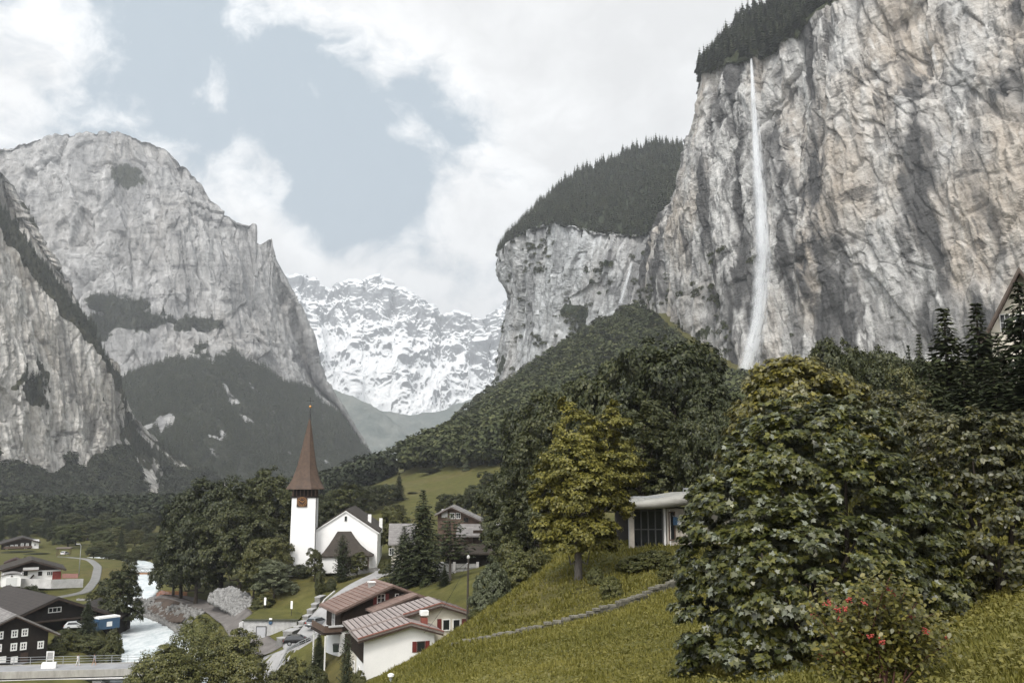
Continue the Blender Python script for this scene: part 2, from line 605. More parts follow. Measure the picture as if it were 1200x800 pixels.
def craggy(D, nrm, vid, scale, amp, mask, seed=0.0, slant=.25, ledge=1.0, dip=.55):
    """displace a face: buttresses, clefts that run down, overhanging beds, rubble"""
    P = D.reshape(-1, 3) + seed
    sx = P.copy()
    sx[:, 0] += P[:, 2] * slant
    A = sx / scale
    W2 = A + .09 * np.stack([pnoise(A * 1.2 + 5), pnoise(A * 1.2 + 9), pnoise(A * 1.2 + 2)], -1)
    butt = fbm(W2 * [1.1, 1.1, .3], 3, gain=.5)
    W3 = W2.copy()
    W3[:, 2] += dip * A[:, 0]
    W3 = W3 + .012 * np.stack([pnoise(A * 9 + 3), pnoise(A * 9 + 8), pnoise(A * 9 + 12)], -1)
    f1, c1 = facets(W3 * [3.2, 3.2, .60])
    f2, c2 = facets(W3 * [8, 8, 2.2] + 40)
    f3, c3 = facets(W3 * [20, 20, 7] + 80)
    cleft = fbm(W2 * [3.4, 3.4, .35], 3, gain=.5, ridged=True)
    flute = fbm(W2 * [10, 10, .6], 4, gain=.55, ridged=True)
    rub = fbm(A * [24, 24, 14], 3, gain=.6)
    d = butt * .9 + f1 * .36 + f2 * .19 * ledge + f3 * .09 - np.clip(flute, 0, 2) * .10 - np.clip(cleft - .45, 0, 2) * .40 - .10 * (1 - smooth(0, .12, c2)) - .10 * (1 - smooth(0, .10, c1)) + rub * .05
    d = d.reshape(D.shape[:2]) * amp * mask
    return D + nrm * d[..., None]

# ---- the near cliff on the right, with the fall
RC = px_net([
    # rows from foot to rim; columns run from beyond the right frame edge to the shoulder, then round behind it
    [(1750, 470, 380), (1450, 455, 430), (1250, 460, 490), (1100, 470, 560), (980, 470, 620), (900, 470, 680), (850, 470, 740), (806, 470, 830), (780, 440, 960), (765, 415, 1080)],
    [(1750, 330, 384), (1450, 330, 436), (1250, 330, 496), (1100, 330, 566), (980, 330, 626), (900, 330, 690), (850, 330, 748), (800, 350, 838), (772, 330, 962), (752, 330, 1090)],
    [(1750, 50, 380), (1450, 150, 432), (1250, 170, 492), (1100, 180, 564), (985, 190, 626), (902, 200, 690), (850, 210, 746), (801, 230, 836), (775, 262, 964), (757, 285, 1092)],
    [(1750, -420, 396), (1450, -230, 452), (1250, -120, 512), (1100, -50, 578), (975, 4, 640), (908, 50, 700), (862, 66, 756), (815, 82, 838), (836, 120, 980), (850, 170, 1150)],
    [(1750, -600, 620), (1450, -330, 690), (1250, -190, 720), (1100, -110, 760), (980, -50, 800), (920, -10, 830), (870, 22, 870), (836, 70, 930), (850, 120, 1020), (870, 160, 1200)],
])
RC[0, :, 2] -= 25
D, vid = resample_rows(RC, 900, [70, 250, 330, 40])
nrm = grid_normals(D)
mask = np.clip(smooth(0, .3, vid) * (1 - .75 * smooth(2.93, 3.1, vid)), 0, 1)[:, None] * np.ones(D.shape[1])[None]
um = np.linspace(0, 1, D.shape[1])[None]
D = craggy(D, nrm, vid, 130.0, 10.5, mask, 3.0, .25)
RC_D = D
cov = smooth(2.96, 3.03, vid)[:, None] + 0 * um
# scrub on ledges near the foot of the fall
cov = np.maximum(cov, .75 * smooth(.15, .5, fbm(D.reshape(-1, 3) / 55 * [1, 1, 1.6] + 7, 3).reshape(cov.shape)) * (1 - smooth(.4, 1.5, vid))[:, None] * smooth(.52, .72, um))
MATS['rock_near'] = rock_material('rock_near', 130, (.385, .378, .365), (.375, .31, .24), (.070, .069, .068), .25, .62, 1.0, cover=((.020, .026, .012), (.05, .055, .025)))
o = link('cliff', grid_mesh('cliff', D, [MATS['rock_near']], False, {'cover': cov}))
tag(o, 'towering streaked grey and ochre rock wall with the tall waterfall', 'cliff', kind='structure')

# ---- the second buttress further up the valley
SC2 = px_net([
    [(900, 440, 1040), (820, 425, 1090), (775, 400, 1120), (745, 366, 1150), (709, 386, 1200), (658, 414, 1260), (615, 440, 1330), (573, 470, 1420), (576, 470, 1560), (640, 440, 1900)],
    [(900, 380, 1044), (820, 370, 1095), (778, 345, 1126), (745, 335, 1160), (705, 345, 1206), (655, 365, 1268), (616, 385, 1338), (584, 402, 1420), (586, 410, 1560), (640, 400, 1900)],
    [(900, 300, 1040), (820, 290, 1092), (785, 275, 1124), (746, 300, 1164), (702, 305, 1204), (650, 318, 1264), (618, 335, 1334), (595, 352, 1418), (597, 350, 1560), (640, 340, 1900)],
    [(900, 200, 1056), (820, 215, 1106), (792, 247, 1130), (748, 270, 1176), (700, 270, 1216), (645, 258, 1274), (610, 272, 1336), (581, 298, 1410), (590, 300, 1560), (640, 290, 1900)],
    [(900, 182, 1400), (830, 178, 1500), (798, 172, 1560), (760, 169, 1620), (717, 188, 1600), (668, 212, 1560), (632, 243, 1520), (592, 285, 1500), (600, 290, 1620), (640, 280, 1950)],
    [(900, 240, 2100), (830, 240, 2100), (798, 240, 2100), (760, 240, 2100), (717, 250, 2100), (668, 270, 2100), (640, 290, 2100), (620, 310, 2100), (625, 320, 2100), (650, 320, 2200)],
])
SC2[0, :, 2] -= 60
D, vid = resample_rows(SC2, 560, [90, 120, 110, 70, 10])
nrm = grid_normals(D)
mask = np.clip(smooth(0, .2, vid) * (1 - .85 * smooth(2.95, 3.1, vid)), 0, 1)[:, None] * np.ones(D.shape[1])[None]
D = craggy(D, nrm, vid, 170.0, 17.0, mask, 41.0, -.2)
SC_D = D
cov = smooth(2.95, 3.05, vid)[:, None] + 0 * D[..., 0]
cov = np.maximum(cov, .8 * smooth(.3, .6, fbm(D.reshape(-1, 3) / 70 * [1, 1, 1.6] + 3, 3).reshape(cov.shape)) * (1 - smooth(2.2, 2.8, vid))[:, None])
MATS['rock_mid'] = rock_material('rock_mid', 150, (.40, .41, .415), (.34, .29, .24), (.12, .122, .125), -.15, .25, .65, cover=((.018, .025, .014), (.04, .048, .026)))
o = link('cliff_buttress', grid_mesh('cliff_buttress', D, [MATS['rock_mid']], False, {'cover': cov}))
tag(o, 'pale grey overhanging rock buttress with dark conifers on its top', 'cliff', kind='structure')
SC_vid = vid

# ---- the left cliff
LC = px_net([
    [(-420, 640, 700), (-200, 612, 820), (-60, 606, 940), (20, 606, 1020), (80, 604, 1080), (130, 602, 1140), (165, 600, 1200), (205, 596, 1320), (240, 590, 1460), (270, 585, 1600)],
    [(-420, 560, 740), (-200, 552, 860), (-60, 553, 1000), (20, 556, 1080), (60, 566, 1130), (98, 552, 1180), (140, 535, 1260), (185, 560, 1360), (225, 560, 1500), (268, 570, 1640)],
    [(-420, 300, 756), (-200, 360, 880), (-60, 400, 1016), (20, 430, 1100), (62, 450, 1152), (104, 482, 1206), (130, 486, 1270), (170, 512, 1380), (215, 545, 1510), (266, 566, 1642)],
    [(-420, 120, 790), (-200, 190, 900), (-60, 245, 1040), (0, 268, 1110), (45, 318, 1166), (96, 388, 1220), (134, 446, 1282), (160, 496, 1386), (205, 535, 1512), (265, 562, 1644)],
    [(-420, 100, 850), (-200, 172, 960), (-60, 225, 1090), (0, 240, 1160), (45, 290, 1210), (98, 372, 1260), (138, 436, 1310), (161, 490, 1396), (206, 532, 1514), (264, 560, 1646)],
    [(-420, -80, 880), (-200, 40, 990), (-60, 130, 1120), (2, 188, 1190), (44, 252, 1230), (100, 362, 1275), (142, 434, 1320), (162, 488, 1400), (206, 531, 1516), (264, 559, 1648)],
    [(-420, 100, 1400), (-200, 160, 1450), (-60, 220, 1500), (5, 260, 1520), (40, 300, 1540), (90, 400, 1560), (130, 460, 1580), (155, 510, 1600), (200, 550, 1620), (255, 575, 1700)],
])
D, vid = resample_rows(LC, 620, [50, 130, 170, 40, 80, 6])
nrm = grid_normals(D)
mask = np.clip(.25 + .75 * smooth(.95, 1.15, vid), 0, 1)[:, None] * np.ones(D.shape[1])[None] * (1 - .8 * smooth(3.0, 3.2, vid) * (1 - smooth(3.85, 4.05, vid)))[:, None]
um = np.linspace(0, 9, D.shape[1])[None]
mask = mask * (1 - .5 * smooth(6.2, 7, um))
D = craggy(D, nrm, vid, 150.0, 15.0, mask, 90.0, .1)
LC_D, LC_vid = D, vid
nz = fbm(D.reshape(-1, 3) / 70 + 5, 4).reshape(D.shape[:2])
cov = np.maximum(1 - smooth(.9, 1.06, vid + .05 * 0)[:, None] + 0 * um, (smooth(2.95, 3.05, vid) * (1 - smooth(3.95, 4.1, vid)))[:, None] + 0 * um)
cov = np.maximum(cov, smooth(.0, .35, nz) * smooth(2.6, 3, vid)[:, None] * .8)
cov = np.where(um > 6.2, np.clip(.55 + .9 * nz, 0, 1), cov)
cov = np.maximum(cov, .8 * smooth(.35, .6, nz) * (vid < 3)[:, None])
LC_cov = cov
MATS['rock_left'] = rock_material('rock_left', 140, (.50, .48, .45), (.40, .33, .25), (.10, .098, .092), .1, .4, .7, cover=((.030, .033, .018), (.065, .062, .036)))
o = link('cliff_wall', grid_mesh('cliff_wall', D, [MATS['rock_left']], False, {'cover': cov}))
tag(o, 'weathered grey rock wall above the dark wood beyond the village', 'cliff', kind='structure')

# ---- the great mountain on the left
_cols = [-260, -120, 0, 70, 130, 165, 205, 235, 262, 290, 299, 302, 306, 318, 321, 333, 350, 362, 372, 398, 428, 455]
_top = [190, 178, 167, 158, 153, 160, 180, 214, 249, 262, 264, 284, 286, 279, 292, 322, 357, 392, 440, 474, 520, 556]
_mid = [300, 290, 285, 275, 268, 266, 268, 284, 306, 318, 320, 324, 328, 334, 336, 352, 386, 414, 446, 476, 522, 557]
_led = [380, 360, 350, 352, 350, 350, 358, 370, 382, 390, 392, 394, 396, 400, 402, 412, 424, 438, 452, 479, 524, 558]
_base = [480, 470, 460, 455, 445, 428, 412, 404, 402, 416, 420, 422, 425, 433, 435, 444, 450, 454, 460, 482, 526, 559]
_toe = [620, 610, 604, 602, 600, 600, 599, 598, 596, 594, 594, 593, 593, 592, 592, 590, 588, 585, 582, 574, 568, 562]
_dep = [1900, 1950, 2000, 2030, 2060, 2090, 2120, 2150, 2180, 2220, 2232, 2238, 2244, 2262, 2268, 2300, 2340, 2370, 2400, 2440, 2500, 2560]
rows = []
rows.append([(c, t, d - 560 if c < 400 else d - 560 + (c - 400) * 8) for c, t, d in zip(_cols, _toe, _dep)])
rows.append([(c, t, d) for c, t, d in zip(_cols, _base, _dep)])
rows.append([(c, t, d + 60) for c, t, d in zip(_cols, _led, _dep)])
rows.append([(c, t, d + 130) for c, t, d in zip(_cols, _mid, _dep)])
rows.append([(c, t, d + 260 - 8 * min(24, max(0, (c - 205) / 7))) for c, t, d in zip(_cols, _top, _dep)])
rows.append([(c - 10, t + 90 if t < 440 else t + 40, d + 1100) for c, t, d in zip(_cols, _top, _dep)])
GM = px_net(rows)
D, vid = resample_rows(GM, 760, [130, 80, 120, 190, 8])
nrm = grid_normals(D)
ux = np.interp(np.linspace(0, len(_cols) - 1, D.shape[1]), range(len(_cols)), _cols)[None]
mask = (.22 + .78 * smooth(.92, 1.1, vid))[:, None] * (1 - .7 * smooth(372, 400, ux)) * (1 - .2 * smooth(3.9, 4.0, vid))[:, None]
D = craggy(D, nrm, vid, 300.0, 26.0, mask, 200.0, .12, 1.3)
GM_D, GM_vid, GM_ux = D, vid, ux
nz = fbm(D.reshape(-1, 3) / 130 * [1, 1, 1.8] + 9, 4).reshape(D.shape[:2])
cov = 1 - smooth(.93, 1.05, vid[:, None] + .16 * nz + .06 * fbm(D.reshape(-1, 3) / 40, 3).reshape(D.shape[:2]))
streaks = fbm((D.reshape(-1, 3) + np.array([0, 0, 0])) / np.array([60, 60, 260]) + 4, 4).reshape(D.shape[:2])
cov = cov * (1 - .95 * smooth(.42, .60, streaks) * smooth(.1, .4, vid)[:, None])
ledge = np.exp(-((vid[:, None] - 1.75 - .25 * nz) / .28) ** 2) * (1 - smooth(225, 300, ux)) * smooth(-.35, .15, nz)
cov = np.maximum(cov, ledge * 1.1)
cov = np.maximum(cov, .9 * np.exp(-((vid[:, None] - 3.55) / .16) ** 2) * np.exp(-((ux - 150) / 26) ** 2))
GM_cov = cov
MATS['rock_far'] = rock_material('rock_far', 290, (.33, .325, .32), (.30, .265, .225), (.13, .13, .135), .12, .25, .45, cover=((.022, .026, .018), (.05, .052, .036)))
o = link('mountain', grid_mesh('mountain', D, [MATS['rock_far']], False, {'cover': cov}))
tag(o, 'big grey rock mountain with a forested foot left of the valley', 'mountain', kind='structure')

# ---- hazy flank further up the valley
def simple_ridge(name, crest, dist, foot_y, back, scale, amp, mat, nu=260, nv=120, dfoot=-700, seed=0, rw=.4):
    rows = [[(x, foot_y, d + dfoot) for (x, y, d) in crest],
            [(x, .5 * (foot_y + y), d + dfoot * .45) for (x, y, d) in crest],
            [(x, y, d) for (x, y, d) in crest],
            [(x, y + back, d + 900) for (x, y, d) in crest]]
    Dm, vid = resample_rows(px_net(rows), nu, [nv // 2, nv // 2, 8])
    n = grid_normals(Dm)
    P = Dm.reshape(-1, 3) / scale + seed
    d = fbm(P, 6, gain=.55) * (1 - rw) + fbm(P * [1, 1, .5], 6, gain=.55, ridged=True) * rw
    Dm = Dm + n * (d.reshape(Dm.shape[:2]) * amp)[..., None]
    o = link(name, grid_mesh(name, Dm, [mat], True))
    tag(o, kind='structure')
    return Dm

def snow_material(name, rock1, rock2, snowline, bias):
    m = bpy.data.materials.new(name)
    nt, ns, ls = nodes_of(m)
    tc = N(nt, 'ShaderNodeTexCoord').outputs['Object']
    geo = N(nt, 'ShaderNodeNewGeometry')
    sep = N(nt, 'ShaderNodeSeparateXYZ'); ls.new(geo.outputs['Normal'], sep.inputs[0])
    pos = N(nt, 'ShaderNodeSeparateXYZ'); ls.new(tc, pos.inputs[0])
    n1 = noise_node(nt, mapping(nt, tc, (1, 1, 1.6)), .0022, 9, .62, .5)
    n2 = noise_node(nt, mapping(nt, tc, (1, 1, .5), (0, .5, 0)), .016, 9, .72, .1)
    rock = mixc(nt, n2, rock1, rock2)
    slope = mathn(nt, 'MULTIPLY', sep.outputs[2], .9)
    alt = mathn(nt, 'MULTIPLY', mathn(nt, 'SUBTRACT', snowline, pos.outputs[2]), .0008)
    e = mathn(nt, 'ADD', mathn(nt, 'ADD', slope, mathn(nt, 'MULTIPLY', mathn(nt, 'SUBTRACT', n1, .5), 1.7)), mathn(nt, 'ADD', alt, mathn(nt, 'ADD', mathn(nt, 'MULTIPLY', mathn(nt, 'SUBTRACT', n2, .5), .9), bias)))
    e = mathn(nt, 'SUBTRACT', e, mathn(nt, 'MULTIPLY', mathn(nt, 'ADD', pos.outputs[0], 1150.0), .00034, clamp=True))
    s = ramp(nt, e, [(.42, 0.0), (.54, 1.0)])
    col = mixc(nt, s, rock, (.86, .87, .88))
    p = principled(nt, col, .8, .1, bump(nt, n2, .6, 25))
    out(nt, p.outputs[0])
    return m
MATS['snow'] = snow_material('snow_hazed_rock', (.19, .20, .215), (.32, .33, .34), 1540, .08)  # rock lightened with haze in its colour; white snow also stands for low cloud
SNOW = simple_ridge('snow_mountain', [(x_, y_, 7000 + (x_ - 400) * .8) for x_, y_ in ((250, 330), (300, 322), (335, 330), (348, 326), (358, 330), (366, 328), (378, 342), (392, 348), (402, 345), (416, 336), (424, 340), (436, 335), (448, 338), (456, 347), (470, 350), (482, 362), (500, 378), (515, 386), (535, 383), (548, 388), (560, 384), (572, 390), (585, 377), (600, 372), (660, 360), (720, 360))], 6500, 560, 80, 420, 150, MATS['snow'], 640, 380, -900, 3.0, .75)
MATS['hazed_far_slope'] = pm('hazed_far_slope', (.10, .12, .11), (.20, .21, .19), .01, .95, .05, .6, 8, contrast=(.4, .6))  # slope tones lightened, distance haze put into the colour
simple_ridge('hill', [(330, 440, 4800), (365, 446, 4800), (392, 457, 4800), (420, 472, 4780), (450, 494, 4750), (475, 514, 4720), (492, 527, 4690), (510, 545, 4660), (530, 556, 4630)], 4800, 566, 60, 420, 45, MATS['hazed_far_slope'], 200, 100, -500, 8.0)
simple_ridge('far_hill', [(300, 440, 5600), (380, 466, 5600), (430, 480, 5600), (480, 488, 5650), (530, 480, 5680), (560, 468, 5720), (590, 452, 5760), (640, 430, 5800), (700, 400, 5800)], 5650, 566, 60, 300, 30, MATS['hazed_far_slope'], 200, 100, -500, 18.0)
# ------------------------------------------------------------------ sky, sun, air, camera
SUN_EL, SUN_AZ = R(52), R(198)      # azimuth clockwise from +Y: behind the camera, to the left
def sun_dir():
    return np.array([math.sin(SUN_AZ) * math.cos(SUN_EL), math.cos(SUN_AZ) * math.cos(SUN_EL), math.sin(SUN_EL)])

w = bpy.data.worlds.new('World')
SC.world = w
w.use_nodes = True
nt = w.node_tree
nt.nodes.clear()
sky = N(nt, 'ShaderNodeTexSky', sky_type='NISHITA')
sky.sun_disc = False
sky.sun_elevation = SUN_EL
sky.sun_rotation = SUN_AZ
sky.altitude = 800
sky.air_density = 1.0
sky.dust_density = 2.0
tc = N(nt, 'ShaderNodeTexCoord').outputs['Generated']
dirv = N(nt, 'ShaderNodeVectorMath', operation='NORMALIZE'); nt.links.new(tc, dirv.inputs[0])
dv = dirv.outputs[0]
# billowing cloud cover over the directions of the sky, warped so that edges curl
def vnoise(vec, scale, detail, amt, base):
    n = N(nt, 'ShaderNodeTexNoise'); n.inputs['Scale'].default_value = scale; n.inputs['Detail'].default_value = detail
    nt.links.new(vec, n.inputs['Vector'])
    a = N(nt, 'ShaderNodeVectorMath', operation='SUBTRACT'); nt.links.new(n.outputs['Color'], a.inputs[0]); a.inputs[1].default_value = (.5, .5, .5)
    b = N(nt, 'ShaderNodeVectorMath', operation='SCALE'); nt.links.new(a.outputs[0], b.inputs[0]); b.inputs['Scale'].default_value = amt
    c = N(nt, 'ShaderNodeVectorMath', operation='ADD'); nt.links.new(base, c.inputs[0]); nt.links.new(b.outputs[0], c.inputs[1])
    return c.outputs[0]
wd = vnoise(dv, 4.0, 4, .14, dv)
wd2 = vnoise(dv, 14.0, 5, .05, wd)
n1 = noise_node(nt, mapping(nt, wd, (1, 1, 1.5), loc=(.7, .2, .1)), 4.5, 9, .60, .0)
n2 = noise_node(nt, mapping(nt, wd2, (1, 1, 1.35), loc=(.3, .1, .2)), 13.0, 10, .62, .0)
# cloud banks: where they stand in the sky (direction, size, weight)
def bank(px, py, rad, wt, sq=1.0):
    d = at(px, py, 1.0); d = d / np.linalg.norm(d)
    s = N(nt, 'ShaderNodeVectorMath', operation='SUBTRACT'); nt.links.new(wd, s.inputs[0]); s.inputs[1].default_value = tuple(d)
    m = N(nt, 'ShaderNodeVectorMath', operation='MULTIPLY'); nt.links.new(s.outputs[0], m.inputs[0]); m.inputs[1].default_value = (1.0, 1.0, sq)
    l = N(nt, 'ShaderNodeVectorMath', operation='LENGTH'); nt.links.new(m.outputs[0], l.inputs[0])
    t = mathn(nt, 'DIVIDE', l.outputs['Value'], rad)
    e = mathn(nt, 'POWER', 2.718, mathn(nt, 'MULTIPLY', mathn(nt, 'MULTIPLY', t, t), -1.0))
    return mathn(nt, 'MULTIPLY', e, wt)
BANKS = [(800, 0, .20, .95, 1.5), (600, 0, .14, .80, 1.7), (450, -5, .10, .62, 1.7), (330, -20, .07, .45, 1.8), (760, 140, .12, .65, 1.2), (620, 290, .07, .50, 1.1), (650, 180, .06, .35, 1.2), (540, 410, .10, .6, 1.3), (345, 300, .045, .55, .9), (300, 225, .035, .42, .9), (390, 350, .06, .6, 1), (205, 172, .04, .66, 1.6), (145, 128, .032, .60, 1.2), (0, 80, .06, .85, .8), (25, 150, .045, .5, 1), (60, 60, .025, .3, 1.0), (300, 160, .030, .50, 1.7), (335, 182, .022, .48, 1.5), (440, 400, .10, .7, 1), (257, 95, .018, .48, 1), (495, 163, .016, .45, .8), (390, 125, .016, .34, 1.2), (115, 60, .02, .3, 1.5), (215, 95, .014, .3, 1.6), (440, 110, .03, .35, 1.2), (350, 210, .018, .36, 1.4), (265, 205, .03, .42, 1.0), (320, 262, .03, .45, 1.0), (430, 295, .035, .38, 1.4), (1100, -100, .5, .9, 1.0), (530, 270, .05, .34, 1), (-300, 100, .3, .5, 1),
         (150, 50, .08, -.35, 1.0), (330, 110, .05, -.25, 1.5), (420, 190, .07, -.35, 1.0), (440, 250, .05, -.30, 1), (600, 150, .06, -.30, 2.2), (490, 240, .04, -.2, 1), (625, 215, .03, -.40, 1.3), (240, 70, .06, -.2, 1.3)]
tot = None
for b in BANKS:
    v = bank(*b)
    tot = v if tot is None else mathn(nt, 'ADD', tot, v)
# overall cover grows behind the camera and to the sides
sepd = N(nt, 'ShaderNodeSeparateXYZ'); nt.links.new(dv, sepd.inputs[0])
back = mathn(nt, 'MULTIPLY', mathn(nt, 'SUBTRACT', .55, sepd.outputs[1]), .8, clamp=True)
tot = mathn(nt, 'ADD', tot, back)
rough_ = mathn(nt, 'ADD', mathn(nt, 'MULTIPLY', mathn(nt, 'SUBTRACT', n1, .5), 1.7), mathn(nt, 'MULTIPLY', mathn(nt, 'SUBTRACT', n2, .5), 1.9))
dens = mathn(nt, 'ADD', mathn(nt, 'ADD', tot, -.30), rough_)
cmask = ramp(nt, dens, [(-.0, .0), (.12, .20), (.30, .62), (.60, 1.0)])
# brightness: lit billows are white, thick bases grey; extra unseen glow added around the sun, behind the camera, to light the scene
zz = sepd.outputs[2]
shade = mathn(nt, 'ADD', mathn(nt, 'MULTIPLY', mathn(nt, 'SUBTRACT', n2, .5), -2.0), mathn(nt, 'ADD', mathn(nt, 'MULTIPLY', dens, .34), mathn(nt, 'MULTIPLY', mathn(nt, 'SUBTRACT', zz, .22), .95)))
thick = ramp(nt, shade, [(-.05, 1.0), (.22, .90), (.55, .76), (.95, .66)])
sd = sun_dir()
dotn = N(nt, 'ShaderNodeVectorMath', operation='DOT_PRODUCT'); nt.links.new(dv, dotn.inputs[0]); dotn.inputs[1].default_value = tuple(sd)
added_glow = mathn(nt, 'MULTIPLY', mathn(nt, 'POWER', mathn(nt, 'MAXIMUM', dotn.outputs['Value'], 0.0), 5.0), 4.2)
bright = mathn(nt, 'MULTIPLY', mathn(nt, 'ADD', 1.0, added_glow), 7.7)
ccol = mixc(nt, thick, (.0, .0, .0), (1.0, 1.0, 1.0))
vm = N(nt, 'ShaderNodeVectorMath', operation='SCALE'); nt.links.new(ccol, vm.inputs[0]); nt.links.new(bright, vm.inputs['Scale'])
# thin high veil over the blue
veil = mixc(nt, .8, sky.outputs[0], (3.05, 3.6, 3.9))
final = mixc(nt, cmask, veil, vm.outputs[0])
bg = N(nt, 'ShaderNodeBackground'); bg.inputs['Strength'].default_value = .12
nt.links.new(final, bg.inputs['Color'])
wo = N(nt, 'ShaderNodeOutputWorld'); nt.links.new(bg.outputs[0], wo.inputs['Surface'])
w.cycles.sampling_method = 'MANUAL'
w.cycles.sample_map_resolution = 1024

sl = bpy.data.lights.new('sun', 'SUN')
sl.energy = 1.5
sl.angle = R(10)
sl.color = (1, .95, .87)
so = link('sun', sl)
so.rotation_euler = Vector((-sd[0], -sd[1], -sd[2])).to_track_quat('-Z', 'Y').to_euler()

# air
hz = MB()
hz.box((0, 4300, 935), (15000, 9400, 1990))
hm = bpy.data.materials.new('air')
nt2, _, _ = nodes_of(hm)
pv = N(nt2, 'ShaderNodeVolumePrincipled')
pv.inputs['Color'].default_value = (.93, .96, 1.0, 1)
pv.inputs['Density'].default_value = 1.2e-4
pv.inputs['Anisotropy'].default_value = 0.2
ho = N(nt2, 'ShaderNodeOutputMaterial'); nt2.links.new(pv.outputs[0], ho.inputs['Volume'])
tag(hz.build('haze', hm), kind='stuff')

cd = bpy.data.cameras.new('camera')
cam = link('camera', cd)
cd.sensor_width = 36
cd.lens = 36 * F / 1200
cd.clip_start = .1
cd.clip_end = 40000
cam.rotation_euler = (R(90) + PITCH, 0, 0)
SC.camera = cam

SC.view_settings.view_transform = 'Standard'
SC.view_settings.look = 'None'
SC.view_settings.exposure = 0.6
SC.view_settings.gamma = 1.0
SC.view_settings.use_curve_mapping = False
SC.render.engine = 'CYCLES'
cy = SC.cycles
cy.use_denoising = True
cy.denoiser = 'OPENIMAGEDENOISE'
cy.denoising_input_passes = 'RGB_ALBEDO_NORMAL'
cy.max_bounces = 6
cy.diffuse_bounces = 3
cy.glossy_bounces = 2
cy.transmission_bounces = 3
cy.transparent_max_bounces = 16
cy.volume_bounces = 0
cy.caustics_reflective = False
cy.caustics_refractive = False
# ------------------------------------------------------------------ building materials
WHITE = pm('white_plaster', (.80, .79, .775), (.72, .71, .70), .6, .9, .2, .15, .02, contrast=(.3, .75))
CREAM = pm('cream_plaster', (.62, .58, .50), (.52, .48, .40), .6, .9, .2, .15, .02)
WOODD = pm('dark_boards', (.040, .028, .020), (.020, .014, .011), 1.2, .85, .2, .5, .03, (1, 1, 1), wave=(2.2, 'Z', .55))
WOODB = pm('black_boards', (.026, .020, .016), (.012, .010, .009), 1.2, .85, .2, .5, .03, wave=(2.2, 'Z', .5))
WOODM = pm('weathered_boards', (.125, .087, .066), (.08, .053, .040), 1.2, .85, .2, .4, .03, wave=(2.2, 'Z', .4))
WOODG = pm('silver_boards', (.22, .19, .17), (.13, .11, .10), 1.4, .85, .2, .4, .03, wave=(3.0, 'X', .4))
TILER = pm('red_tiles', (.215, .150, .125), (.135, .094, .08), .9, .75, .35, .7, .05, fine=8, wave=(.95, 'Z', .45))
TILEB = pm('rose_tiles', (.335, .285, .265), (.23, .195, .18), .7, .6, .45, .6, .05, fine=8, wave=(1.1, 'Z', .35))
TILED = pm('dark_tiles', (.045, .035, .03), (.022, .018, .016), .9, .7, .4, .7, .05, wave=(1.0, 'Z', .5))
TILEG = pm('grey_shingles', (.24, .225, .215), (.12, .112, .108), 1.1, .8, .3, .8, .05, fine=7, wave=(1.0, 'Z', .45))
TILEN = pm('brown_tiles', (.046, .036, .027), (.026, .020, .016), .9, .75, .35, .7, .05, wave=(1.0, 'Z', .45))
SHING = pm('copper_brown_shingles', (.10, .063, .042), (.050, .031, .022), 1.3, .7, .4, .9, .06, fine=6, wave=(1.5, 'Z', .5))
TRIMW = pm('white_trim', (.78, .77, .75), (.68, .67, .65), 3, .6, .3, .05)
TRIMB = pm('brown_trim', (.06, .038, .028), (.035, .023, .018), 2, .7, .3, .2)
TRIMR = pm('red_trim', (.24, .07, .05), (.15, .045, .035), 2, .7, .3, .2)
GLASS = pm('window_glass', (.018, .021, .024), (.010, .012, .014), .5, .08, .5, .0)
SHUT = pm('red_shutter', (.16, .028, .022), (.10, .018, .016), 3, .6, .3, .3, .02, wave=(8, 'Z', .35))
REDP = pm('red_boards', (.22, .035, .025), (.13, .02, .018), 2, .7, .3, .3, wave=(3, 'X', .4))
CONC = pm('concrete', (.36, .355, .345), (.24, .235, .225), .8, .9, .2, .35, .03)
CONCL = pm('pale_concrete', (.52, .51, .50), (.36, .35, .34), .8, .9, .2, .35, .03)
STEEL = pm('galvanised_steel', (.42, .43, .44), (.32, .33, .34), 2, .45, .5, .05, metallic=.7)
DARKM = pm('dark_metal', (.03, .03, .03), (.02, .02, .02), 2, .5, .5, .05)
ASPH = pm('asphalt', (.17, .17, .175), (.11, .11, .115), .5, .85, .3, .3, .02, fine=20)
GRAV = pm('gravel', (.17, .155, .145), (.095, .086, .08), .5, .95, .2, .6, .05, fine=18)
ROADL = pm('pale_road', (.34, .33, .325), (.23, .225, .22), .4, .85, .25, .3, .02, fine=20)
STONE = pm('stone', (.25, .245, .235), (.11, .107, .10), 1.5, .9, .2, .8, .05, fine=5)
STONEP = pm('pale_stone', (.30, .295, .285), (.10, .097, .093), 1.6, .9, .2, .8, .05, fine=5)
BRICKW = pm('white_brick', (.50, .46, .40), (.36, .325, .28), 1.2, .85, .25, .5, .02, fine=8, wave=(4.2, 'Z', .25))
ZINC = pm('rounded_fascia', (.34, .33, .30), (.17, .165, .145), .35, .6, .4, .25, .03, (1, 1, 2.5))
GOLD = pm('gilt', (.42, .22, .07), (.30, .15, .04), 4, .4, .5, .0, metallic=.5)
CLOCK = pm('clock_face', (.045, .020, .015), (.03, .014, .011), 2, .6, .3, .05)
ORANGE = pm('orange_fence', (.45, .15, .07), (.30, .11, .06), 3, .8, .2, .2)
BLUE = pm('blue_paint', (.035, .080, .145), (.025, .06, .11), 1.2, .4, .5, .05)
WATER_W = None

